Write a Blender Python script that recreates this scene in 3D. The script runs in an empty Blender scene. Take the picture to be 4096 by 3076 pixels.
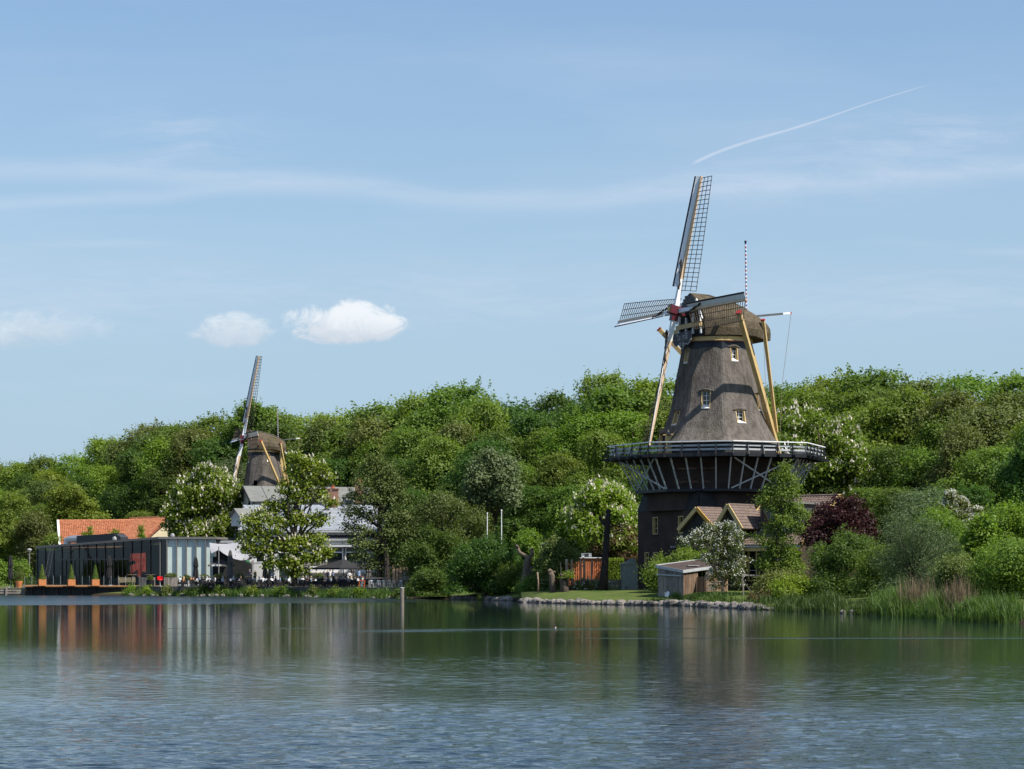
import bpy, math, random
import numpy as np
from mathutils import Vector, Matrix

SC = bpy.context.scene
COL = SC.collection
R = math.radians
random.seed(7)

# ------------------------------------------------------------------ camera
F, CX, HY, CAMZ = 9000.0, 2048.0, 2290.0, 3.0      # focal length / horizon row of the photograph (4096 px wide), eye height
cam_d = bpy.data.cameras.new('camera')
cam = bpy.data.objects.new('camera', cam_d)
COL.objects.link(cam)
cam.location = (0, 0, CAMZ)
cam.rotation_euler = (R(90), 0, 0)
cam_d.sensor_width = 36.0
cam_d.lens = 36.0 * F / 4096.0
cam_d.shift_y = (HY - 1538.0) / 4096.0
cam_d.clip_start = 1.0
cam_d.clip_end = 12000.0
SC.camera = cam

# ------------------------------------------------------------------ world
SUN_AZ, SUN_EL = 58.0, 53.0       # degrees: azimuth from the camera's back towards its right, elevation
sdir = Vector((math.sin(R(SUN_AZ)) * math.cos(R(SUN_EL)), -math.cos(R(SUN_AZ)) * math.cos(R(SUN_EL)), math.sin(R(SUN_EL))))
world = bpy.data.worlds.new('World')
SC.world = world
world.use_nodes = True
wt = world.node_tree
for n in list(wt.nodes):
    wt.nodes.remove(n)


class E:
    """tiny expression wrapper round shader math nodes"""
    def __init__(s, tree, sock):
        s.t, s.s = tree, sock

    def _op(s, op, *a):
        n = s.t.nodes.new('ShaderNodeMath')
        n.operation = op
        for i, x in enumerate((s,) + a):
            if isinstance(x, E):
                s.t.links.new(x.s, n.inputs[i])
            else:
                n.inputs[i].default_value = float(x)
        return E(s.t, n.outputs[0])

    def __add__(s, o): return s._op('ADD', o)
    __radd__ = __add__
    def __sub__(s, o): return s._op('SUBTRACT', o)
    def __mul__(s, o): return s._op('MULTIPLY', o)
    __rmul__ = __mul__
    def __truediv__(s, o): return s._op('DIVIDE', o)
    def pow(s, o): return s._op('POWER', o)
    def max(s, o): return s._op('MAXIMUM', o)
    def min(s, o): return s._op('MINIMUM', o)

    def gauss(s, w):                       # exp(-(s/w)^2)
        q = s * (1.0 / w)
        q = q * q * -1.0
        b = E(s.t, s.t.nodes.new('ShaderNodeValue').outputs[0])
        b.s.default_value = math.e
        return b.pow(q)

    def smooth(s, a, b, lo=0.0, hi=1.0):
        n = s.t.nodes.new('ShaderNodeMapRange')
        n.interpolation_type = 'SMOOTHSTEP'
        s.t.links.new(s.s, n.inputs[0])
        for i, x in enumerate((a, b, lo, hi)):
            n.inputs[i + 1].default_value = x
        return E(s.t, n.outputs[0])

    def curve(s, pts):                     # piecewise curve through points, any range
        xs = [p[0] for p in pts]; ys = [p[1] for p in pts]
        x0, x1, y0, y1 = min(xs), max(xs), min(ys), max(ys)
        n = s.t.nodes.new('ShaderNodeFloatCurve')
        c = n.mapping.curves[0]
        q = [((x - x0) / (x1 - x0), (y - y0) / (y1 - y0)) for x, y in pts]
        while len(c.points) < len(q):
            c.points.new(.5, .5)
        for p, (x, y) in zip(c.points, q):
            p.location = (x, y)
        n.mapping.update()
        t = (s - x0) * (1.0 / (x1 - x0))
        s.t.links.new(t.s, n.inputs['Value'])
        return E(s.t, n.outputs[0]) * (y1 - y0) + y0


def noise(tree, vec, scale, detail=4, rough=.55, dist=0.0):
    n = tree.nodes.new('ShaderNodeTexNoise')
    n.inputs['Scale'].default_value = scale
    n.inputs['Detail'].default_value = detail
    n.inputs['Roughness'].default_value = rough
    n.inputs['Distortion'].default_value = dist
    if vec is not None:
        tree.links.new(vec, n.inputs['Vector'])
    return E(tree, n.outputs[0])


def comb(tree, x, y, z=0.0):
    n = tree.nodes.new('ShaderNodeCombineXYZ')
    for i, a in enumerate((x, y, z)):
        if isinstance(a, E):
            tree.links.new(a.s, n.inputs[i])
        else:
            n.inputs[i].default_value = a
    return n.outputs[0]


def build_world():
    t = wt
    out = t.nodes.new('ShaderNodeOutputWorld')
    bg = t.nodes.new('ShaderNodeBackground')
    bg.inputs[1].default_value = 0.086
    t.links.new(bg.outputs[0], out.inputs[0])
    sky = t.nodes.new('ShaderNodeTexSky')
    sky.sky_type = 'NISHITA'
    sky.sun_disc = False
    sky.sun_elevation = R(SUN_EL)
    sky.sun_rotation = R(180 - SUN_AZ)
    sky.air_density = 1.15
    sky.dust_density = 0.7
    sky.ozone_density = 1.6
    sky.altitude = 0
    tc = t.nodes.new('ShaderNodeTexCoord')
    sep = t.nodes.new('ShaderNodeSeparateXYZ')
    t.links.new(tc.outputs['Generated'], sep.inputs[0])
    x, y, z = (E(t, sep.outputs[i]) for i in range(3))
    az = x._op('ARCTAN2', y)                 # radians, 0 = due north (+Y), growing to the east
    el = z._op('ARCSINE')
    a = (az + az * az * az * .333) * F + CX   # the same angles as slopes, in 1/9000
    b = (el + el * el * el * .333) * (az * az * .5 + 1.0) * (-F) + HY
    warp = noise(t, comb(t, az * 6.0, el * 14.0), 1.0, 3) - .5
    fib = noise(t, comb(t, az * 5.0 + warp * .6, el * 60.0 + warp * 2.0), 1.0, 5, .6)
    fib2 = noise(t, comb(t, az * 16.0 + warp * 2.0, el * 110.0 + warp * 5.0, 3.1), 1.0, 8, .72)
    # high cirrus bands
    c1 = a.curve([(-2500, 640), (0, 690), (700, 708), (1400, 735), (2000, 800), (2300, 795), (2800, 745), (3400, 728), (4096, 672), (6500, 560)])
    band = (b + warp * 90.0 + (fib2 - .5) * 40.0 - c1).gauss(40.0) * .55
    c2 = a.curve([(-2500, 960), (0, 818), (600, 792), (1100, 748), (1700, 760), (2400, 850), (6500, 900)])
    band2 = (b + warp * 60.0 + (fib2 - .5) * 30.0 - c2).gauss(28.0) * a.smooth(1700, 500) * .5
    c3 = a.curve([(-2500, 1020), (0, 985), (900, 965), (1800, 962), (2700, 935), (4096, 1010), (6500, 1050)])
    band3 = (b + warp * 70.0 + (fib2 - .5) * 30.0 - c3).gauss(18.0) * fib.smooth(.4, .7) * .4
    wisp = (b - 560.0).gauss(120.0) * (a - 700.0).gauss(330.0) * .55 + (b - 560.0).gauss(110.0) * (a - 3700.0).gauss(520.0) * .6
    veil = (b + warp * 120.0 - 1190.0).gauss(150.0) * .42 + (b - 740.0).gauss(130.0) * (a - 3100.0).gauss(900.0) * .35
    cir = (band + band2 + band3 + wisp * fib2.smooth(.35, .7) + veil * .5) * (fib2 * 1.3 + fib * .5 - .1) + veil * fib2.smooth(.35, .75) * .7
    general = noise(t, comb(t, az * 2.2 + warp * .5, el * 16.0, 7.0), 1.0, 5, .6).smooth(.48, .85) * .4
    # contrail
    cc = a.curve([(2600, 742), (2760, 660), (2900, 598), (3250, 490), (3500, 405), (3730, 335), (3900, 283)])
    wid = a.smooth(2750, 3750, 9.0, 2.6)
    q = (b + (fib2 - .5) * 7.0 - cc) / wid
    con = (q * q).smooth(1.0, 0.0) * a.smooth(2752, 2800) * a.smooth(3765, 3600) * (fib2 * .5 + .5)
    cirrus = ((cir + general) * .52 + con * .5).min(.8)
    # fair-weather cumulus
    lump = noise(t, comb(t, az * 55.0, el * 75.0, 1.7), 1.0, 8, .68, .6)
    def puff(px, py, rx, ryt, ryb, amp, soft):
        dx = (a - px) * (1.0 / rx)
        dy = b - py
        dyn = (dy.min(0.0) * (1.0 / ryt)) + (dy.max(0.0) * (1.0 / ryb))
        r2 = dx * dx + dyn * dyn
        return (r2 * -1.0 + 1.0 + (lump - .5) * 2.5).smooth(0.0, soft) * amp
    p1 = puff(1395, 1312, 268, 122, 70, .90, .62)
    p2 = puff(930, 1332, 186, 100, 60, .62, .85)
    p3 = puff(90, 1330, 400, 110, 75, .50, 1.4)
    p4 = puff(3160, 1400, 130, 55, 40, .22, 1.4)
    p5 = puff(-1900, 1240, 420, 130, 80, .7, .8)
    p6 = puff(5900, 1200, 380, 120, 80, .7, .8)
    cum = p1.max(p2).max(p3).max(p4).max(p5).max(p6)
    m0 = t.nodes.new('ShaderNodeMix'); m0.data_type = 'RGBA'
    t.links.new(el.smooth(R(17), R(1), .12, .85).s, m0.inputs[0])
    sb = t.nodes.new('ShaderNodeMix'); sb.data_type = 'RGBA'; sb.blend_type = 'MULTIPLY'
    sb.inputs[0].default_value = 1.0
    t.links.new(sky.outputs[0], sb.inputs[6])
    sb.inputs[7].default_value = (.92, 1.04, 1.16, 1)
    t.links.new(sb.outputs[2], m0.inputs[6])
    m0.inputs[7].default_value = (3.35, 4.65, 6.05, 1)
    m1 = t.nodes.new('ShaderNodeMix'); m1.data_type = 'RGBA'
    t.links.new(cirrus.s, m1.inputs[0])
    t.links.new(m0.outputs[2], m1.inputs[6])
    m1.inputs[7].default_value = (6.1, 6.6, 7.6, 1)
    m2 = t.nodes.new('ShaderNodeMix'); m2.data_type = 'RGBA'
    t.links.new(cum.s, m2.inputs[0])
    t.links.new(m1.outputs[2], m2.inputs[6])
    m3 = t.nodes.new('ShaderNodeMix'); m3.data_type = 'RGBA'
    t.links.new(((lump - .5) * 1.2 + (b - 1350.0) * (-1.0 / 150.0)).smooth(-.3, .7).s, m3.inputs[0])
    m3.inputs[6].default_value = (4.7, 5.3, 6.1, 1)
    m3.inputs[7].default_value = (7.6, 7.9, 8.2, 1)
    t.links.new(m3.outputs[2], m2.inputs[7])
    t.links.new(m2.outputs[2], bg.inputs[0])


build_world()

# ------------------------------------------------------------------ sun, exposure
sun_d = bpy.data.lights.new('sun', 'SUN')
sun_d.energy = 5.0
sun_d.angle = R(0.53)
sun_d.color = (1.0, .955, .88)
sun = bpy.data.objects.new('sun', sun_d)
COL.objects.link(sun)
sun.rotation_euler = sdir.to_track_quat('Z', 'Y').to_euler()
sun.location = (0, 0, 90)
SC.cycles.max_bounces = 5
SC.cycles.diffuse_bounces = 2
SC.cycles.glossy_bounces = 3
SC.cycles.transmission_bounces = 3
vs = SC.view_settings
vs.view_transform = 'Standard'
vs.look = 'None'
vs.exposure = 0.5
vs.gamma = 1.0
vs.use_curve_mapping = False


# ------------------------------------------------------------------ helpers
def W(px, py, Y):
    """point at depth Y seen at photo pixel (px, py)"""
    return Vector(((px - CX) / F * Y, Y, CAMZ + (HY - py) / F * Y))


def WX(px, Y):
    return (px - CX) / F * Y


def WZ(py, Y):
    return CAMZ + (HY - py) / F * Y


def tag(o, label=None, cat=None, group=None, kind=None):
    if label: o['label'] = label
    if cat: o['category'] = cat
    if group: o['group'] = group
    if kind: o['kind'] = kind
    return o


def empty(name, loc, rz=0.0, label=None, cat=None, group=None):
    o = bpy.data.objects.new(name, None)
    o.empty_display_size = .3
    o.location = loc
    o.rotation_euler = (0, 0, rz)
    COL.objects.link(o)
    return tag(o, label, cat, group)


def mobj(name, me, parent=None):
    o = bpy.data.objects.new(name, me)
    COL.objects.link(o)
    if parent is not None:
        o.parent = parent
    return o


def copy_tree(o, parent=None):
    c = o.copy()
    COL.objects.link(c)
    c.parent = parent
    for ch in o.children:
        copy_tree(ch, c)
    return c


class MB:
    def __init__(s):
        s.v, s.f, s.m = [], [], []

    def add(s, vs_, fs, mi=0):
        k = len(s.v)
        s.v += [tuple(p) for p in vs_]
        s.f += [tuple(i + k for i in f) for f in fs]
        s.m += [mi] * len(fs)
        return s

    def box(s, c, d, rot=None, mi=0):
        c = Vector(c)
        q = []
        for z in (-.5, .5):
            for x, y in ((-.5, -.5), (.5, -.5), (.5, .5), (-.5, .5)):
                p = Vector((x * d[0], y * d[1], z * d[2]))
                q.append(c + (rot @ p if rot else p))
        return s.add(q, [(3, 2, 1, 0), (4, 5, 6, 7), (0, 1, 5, 4), (1, 2, 6, 5), (2, 3, 7, 6), (3, 0, 4, 7)], mi)

    def beam(s, p, q, w, h, up=(0, 0, 1), mi=0, w2=None, h2=None):
        p, q = Vector(p), Vector(q)
        d = (q - p).normalized()
        u = Vector(up)
        a = d.cross(u)
        if a.length < 1e-4:
            a = d.cross(Vector((0, 1, 0)))
        a.normalize()
        b = a.cross(d).normalized()
        w2 = w if w2 is None else w2
        h2 = h if h2 is None else h2
        pts = []
        for c, ww, hh in ((p, w, h), (q, w2, h2)):
            for i, j in ((-.5, -.5), (.5, -.5), (.5, .5), (-.5, .5)):
                pts.append(c + a * (i * ww) + b * (j * hh))
        return s.add(pts, [(0, 1, 2, 3), (7, 6, 5, 4), (1, 0, 4, 5), (2, 1, 5, 6), (3, 2, 6, 7), (0, 3, 7, 4)], mi)

    def tube(s, pts, rad, n=8, mi=0, cap=True):
        pts = [Vector(p) for p in pts]
        if not hasattr(rad, '__len__'):
            rad = [rad] * len(pts)
        vv, ff = [], []
        ref = Vector((.31, .95, .07))
        for i, p in enumerate(pts):
            d = (pts[min(i + 1, len(pts) - 1)] - pts[max(i - 1, 0)]).normalized()
            a = d.cross(ref)
            if a.length < .05:
                a = d.cross(Vector((1, 0, 0)))
            a.normalize()
            b = d.cross(a)
            for k in range(n):
                t = 2 * math.pi * k / n
                vv.append(p + (a * math.cos(t) + b * math.sin(t)) * rad[i])
        for i in range(len(pts) - 1):
            for k in range(n):
                k2 = (k + 1) % n
                ff.append((i * n + k, i * n + k2, (i + 1) * n + k2, (i + 1) * n + k))
        if cap:
            ff.append(tuple(range(n - 1, -1, -1)))
            ff.append(tuple(range((len(pts) - 1) * n, len(pts) * n)))
        return s.add(vv, ff, mi)

    def lathe(s, prof, n=12, c=(0, 0, 0), mi=0, sq=1.0):
        vv, ff = [], []
        for r, z in prof:
            for k in range(n):
                t = 2 * math.pi * k / n
                vv.append((c[0] + r * math.cos(t), c[1] + r * math.sin(t) * sq, c[2] + z))
        for i in range(len(prof) - 1):
            for k in range(n):
                k2 = (k + 1) % n
                ff.append((i * n + k, i * n + k2, (i + 1) * n + k2, (i + 1) * n + k))
        ff.append(tuple(range(n - 1, -1, -1)))
        ff.append(tuple(range((len(prof) - 1) * n, len(prof) * n)))
        return s.add(vv, ff, mi)

    def prism(s, poly, vec, mi=0):
        poly = [Vector(p) for p in poly]
        vec = Vector(vec)
        n = len(poly)
        nrm = Vector((0, 0, 0))
        for i in range(n):
            nrm += poly[i].cross(poly[(i + 1) % n])
        if nrm.dot(vec) > 0:
            poly.reverse()
        v2 = poly + [p + vec for p in poly]
        ff = [tuple(range(n)), tuple(range(2 * n - 1, n - 1, -1))]
        for i in range(n):
            j = (i + 1) % n
            ff.append((j, i, n + i, n + j))
        return s.add(v2, ff, mi)

    def ellipsoid(s, c, r, nu=10, nv=7, mi=0):
        prof = []
        vv, ff = [], []
        for i in range(1, nv):
            t = math.pi * i / nv
            for k in range(nu):
                a = 2 * math.pi * k / nu
                vv.append((c[0] + r[0] * math.sin(t) * math.cos(a), c[1] + r[1] * math.sin(t) * math.sin(a), c[2] - r[2] * math.cos(t)))
        for i in range(nv - 2):
            for k in range(nu):
                k2 = (k + 1) % nu
                ff.append((i * nu + k, i * nu + k2, (i + 1) * nu + k2, (i + 1) * nu + k))
        b = len(vv)
        vv += [(c[0], c[1], c[2] - r[2]), (c[0], c[1], c[2] + r[2])]
        for k in range(nu):
            k2 = (k + 1) % nu
            ff.append((b, k2, k))
            ff.append((b + 1, (nv - 2) * nu + k, (nv - 2) * nu + k2))
        return s.add(vv, ff, mi)

    def mesh(s, name, mats, smooth=False):
        me = bpy.data.meshes.new(name)
        me.from_pydata(s.v, [], s.f)
        if not isinstance(mats, (list, tuple)):
            mats = [mats]
        for m in mats:
            me.materials.append(m)
        if len(mats) > 1:
            me.polygons.foreach_set('material_index', s.m)
        if smooth:
            me.polygons.foreach_set('use_smooth', [True] * len(me.polygons))
        me.update()
        return me

    def build(s, name, mats, parent=None, smooth=False):
        return mobj(name, s.mesh(name, mats, smooth), parent)


def rot_z(a):
    return Matrix.Rotation(a, 3, 'Z')


# ------------------------------------------------------------------ materials
def new_mat(name):
    m = bpy.data.materials.new(name)
    m.use_nodes = True
    t = m.node_tree
    return m, t, t.nodes['Principled BSDF']


def M(name, col, rough=.7, var=.18, scale=3.0, bump=0.0, bscale=None, metal=0.0, stretch=(1, 1, 1), spec=.35, col2=None, rand=0.0, dist=.03):
    """procedural paint / wood / stone: two tones mixed by noise, optional relief and per-object variation"""
    m, t, p = new_mat(name)
    tc = t.nodes.new('ShaderNodeTexCoord')
    mp = t.nodes.new('ShaderNodeMapping')
    mp.inputs['Scale'].default_value = stretch
    t.links.new(tc.outputs['Object'], mp.inputs[0])
    n = noise(t, mp.outputs[0], scale, 6, .6)
    mix = t.nodes.new('ShaderNodeMix'); mix.data_type = 'RGBA'
    f = n.smooth(.3, .7)
    t.links.new(f.s, mix.inputs[0])
    c = col
    d = col2 if col2 else tuple(min(1.0, x * (1 + var)) for x in c)
    a = c if col2 else tuple(x * (1 - var) for x in c)
    mix.inputs[6].default_value = (*a, 1)
    mix.inputs[7].default_value = (*d, 1)
    src = mix.outputs[2]
    if rand:
        oi = t.nodes.new('ShaderNodeObjectInfo')
        hs = t.nodes.new('ShaderNodeHueSaturation')
        t.links.new((E(t, oi.outputs['Random']) * (2 * rand) + (1 - rand)).s, hs.inputs['Value'])
        t.links.new(src, hs.inputs['Color'])
        src = hs.outputs[0]
    t.links.new(src, p.inputs['Base Color'])
    p.inputs['Roughness'].default_value = rough
    p.inputs['Metallic'].default_value = metal
    p.inputs['Specular IOR Level'].default_value = spec
    if bump:
        bn = noise(t, mp.outputs[0], bscale or scale * 4, 5, .65)
        b = t.nodes.new('ShaderNodeBump')
        b.inputs['Strength'].default_value = bump
        b.inputs['Distance'].default_value = dist
        t.links.new(bn.s, b.inputs['Height'])
        t.links.new(b.outputs[0], p.inputs['Normal'])
    return m


def leaf_mat(name, c1, c2, trans=.38, hue=.018, val=.15, tcol=None):
    """leaf: two tones picked per leaf, a little variation per plant, light through the blade"""
    m = bpy.data.materials.new(name)
    m.use_nodes = True
    t = m.node_tree
    for n in list(t.nodes):
        t.nodes.remove(n)
    out = t.nodes.new('ShaderNodeOutputMaterial')
    at = t.nodes.new('ShaderNodeAttribute')
    at.attribute_name = 'tone'
    mix = t.nodes.new('ShaderNodeMix'); mix.data_type = 'RGBA'
    t.links.new(at.outputs['Fac'], mix.inputs[0])
    mix.inputs[6].default_value = (*c1, 1)
    mix.inputs[7].default_value = (*c2, 1)
    oi = t.nodes.new('ShaderNodeObjectInfo')
    hs = t.nodes.new('ShaderNodeHueSaturation')
    rnd = E(t, oi.outputs['Random'])
    t.links.new((rnd * (2 * val) + (1 - val)).s, hs.inputs['Value'])
    t.links.new(((rnd * 7.31)._op('FRACT') * (2 * hue) + (.5 - hue)).s, hs.inputs['Hue'])
    t.links.new(mix.outputs[2], hs.inputs['Color'])
    d = t.nodes.new('ShaderNodeBsdfPrincipled')
    t.links.new(hs.outputs[0], d.inputs['Base Color'])
    d.inputs['Roughness'].default_value = .55
    d.inputs['Specular IOR Level'].default_value = .25
    tr = t.nodes.new('ShaderNodeBsdfTranslucent')
    tm = t.nodes.new('ShaderNodeMix'); tm.data_type = 'RGBA'; tm.blend_type = 'MULTIPLY'
    tm.inputs[0].default_value = 1.0
    t.links.new(hs.outputs[0], tm.inputs[6])
    tm.inputs[7].default_value = (*(tcol or (1.5, 1.6, .7)), 1)
    t.links.new(tm.outputs[2], tr.inputs[0])
    ms = t.nodes.new('ShaderNodeMixShader')
    ms.inputs[0].default_value = trans
    t.links.new(d.outputs[0], ms.inputs[1])
    t.links.new(tr.outputs[0], ms.inputs[2])
    t.links.new(ms.outputs[0], out.inputs[0])
    return m


def glass_mat(name, tint, rough=.03):
    """window glass at a distance: mirror-like pane over a dim interior tone"""
    m, t, p = new_mat(name)
    p.inputs['Base Color'].default_value = (*tint, 1)
    p.inputs['Roughness'].default_value = rough
    p.inputs['Specular IOR Level'].default_value = .6
    p.inputs['IOR'].default_value = 1.5
    return m


MAT = {}
MAT['bark'] = M('bark', (.075, .058, .042), .9, .35, 4, .6, 9, stretch=(1, 1, .25))
MAT['bark_pale'] = M('bark_pale', (.25, .18, .12), .9, .3, 5, .5, 10, stretch=(1, 1, .3))
MAT['bark_dark'] = M('bark_dark', (.035, .028, .022), .9, .3, 4, .5, 9)
MAT['white'] = M('white_paint', (.78, .78, .77), .5, .05, 2)
MAT['white2'] = M('white_plaster', (.60, .59, .575), .8, .06, 1.2, .1)
MAT['black'] = M('black_paint', (.014, .015, .017), .5, .3, 3)
MAT['steel'] = M('grey_steel', (.3, .3, .29), .45, .12, 4, metal=.4)
MAT['dark_steel'] = M('dark_steel', (.06, .062, .065), .45, .2, 4, metal=.3)
MAT['glass'] = glass_mat('window_glass', (.012, .016, .018))
# ------------------------------------------------------------------ water and land
SHORE_PX = [(-2500, 2367), (-1200, 2369), (-500, 2372), (0, 2377), (300, 2381), (500, 2383), (750, 2385), (900, 2386), (1200, 2389), (1500, 2393), (1640, 2395), (1800, 2397),
            (1950, 2401), (2075, 2405), (2085, 2410), (2300, 2416), (2550, 2421), (2720, 2423), (2860, 2430), (3000, 2437), (3150, 2444),
            (3300, 2451), (3500, 2461), (3700, 2473), (3900, 2487), (4096, 2496)]
SHORE = []
for px, py in SHORE_PX:
    Y = F * CAMZ / (py - HY)
    SHORE.append((WX(px, Y), Y))
SHORE += [(33.5, 112), (40, 84), (58, 50), (95, 10), (170, -60), (400, -200), (1200, -600)]


def shore_y(x):
    for (x0, y0), (x1, y1) in zip(SHORE, SHORE[1:]):
        if x0 <= x <= x1:
            return y0 + (y1 - y0) * (x - x0) / (x1 - x0)
    return SHORE[0][1] if x < SHORE[0][0] else SHORE[-1][1]


LAND_D = np.array([0, 1.0, 2.2, 5, 9, 14, 22, 45, 120, 600, 5000])
LAND_Z = np.array([-.45, .12, .36, .62, .95, 1.15, 1.25, 1.4, 1.6, 2, 2])


def build_land():
    m, t, p = new_mat('ground_soil')
    tc = t.nodes.new('ShaderNodeTexCoord')
    n1 = noise(t, tc.outputs['Object'], .25, 6, .65)
    n2 = noise(t, tc.outputs['Object'], 9.0, 4, .7)
    r = t.nodes.new('ShaderNodeMix'); r.data_type = 'RGBA'
    t.links.new((n1 * .6 + n2 * .6).smooth(.42, .72).s, r.inputs[0])
    r.inputs[6].default_value = (.048, .070, .018, 1)
    r.inputs[7].default_value = (.095, .125, .028, 1)
    worn = t.nodes.new('ShaderNodeMix'); worn.data_type = 'RGBA'          # worn, straw coloured patches
    n3 = noise(t, tc.outputs['Object'], .9, 7, .7, .6)
    t.links.new((n3.smooth(.52, .70) * .75).s, worn.inputs[0])
    t.links.new(r.outputs[2], worn.inputs[6])
    worn.inputs[7].default_value = (.150, .140, .055, 1)
    sepz = t.nodes.new('ShaderNodeSeparateXYZ')
    t.links.new(tc.outputs['Object'], sepz.inputs[0])
    mud = t.nodes.new('ShaderNodeMix'); mud.data_type = 'RGBA'            # bare wet mud at the waterline
    t.links.new((E(t, sepz.outputs[2]) + (n3 - .5) * .5).smooth(.42, .18).s, mud.inputs[0])
    t.links.new(worn.outputs[2], mud.inputs[6])
    mud.inputs[7].default_value = (.040, .030, .020, 1)
    t.links.new(mud.outputs[2], p.inputs['Base Color'])
    p.inputs['Roughness'].default_value = .95
    p.inputs['Specular IOR Level'].default_value = .1
    # dense shoreline
    pts = []
    for (x0, y0), (x1, y1) in zip(SHORE, SHORE[1:]):
        k = max(1, int(math.hypot(x1 - x0, y1 - y0) / 4)) if abs(x0) < 200 else 2
        for i in range(k):
            f = i / k
            pts.append((x0 + (x1 - x0) * f, y0 + (y1 - y0) * f))
    pts.append(SHORE[-1])
    rng = random.Random(3)
    vv, ff = [], []
    n = len(LAND_D)
    for i, (x, y) in enumerate(pts):
        # outward direction: north on the left, swinging to the east along the right bank
        f = min(1, max(0, (x - 12) / 22.0))
        ang = R(90 - 62 * f * f * (3 - 2 * f))
        dx, dy = math.cos(ang), math.sin(ang)
        for d, z in zip(LAND_D, LAND_Z):
            j = 0 if d in (0,) else .25 * min(1, d / 6)
            vv.append((x + dx * d + rng.uniform(-j, j), y + dy * d + rng.uniform(-j, j), z + rng.uniform(-.05, .05)))
    for i in range(len(pts) - 1):
        for k in range(n - 1):
            ff.append((i * n + k, (i + 1) * n + k, (i + 1) * n + k + 1, i * n + k + 1))
    b = MB()
    b.add(vv, ff)
    o = b.build('ground', m, smooth=True)
    tag(o, kind='structure')
    return o


build_land()


def land_z(x, y):
    """approximate ground height"""
    f = min(1, max(0, (x - 12) / 22.0))
    ang = R(90 - 62 * f * f * (3 - 2 * f))
    d = max(0, (y - shore_y(x)) * max(.3, math.sin(ang)))
    return float(np.interp(d, LAND_D, LAND_Z))


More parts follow.
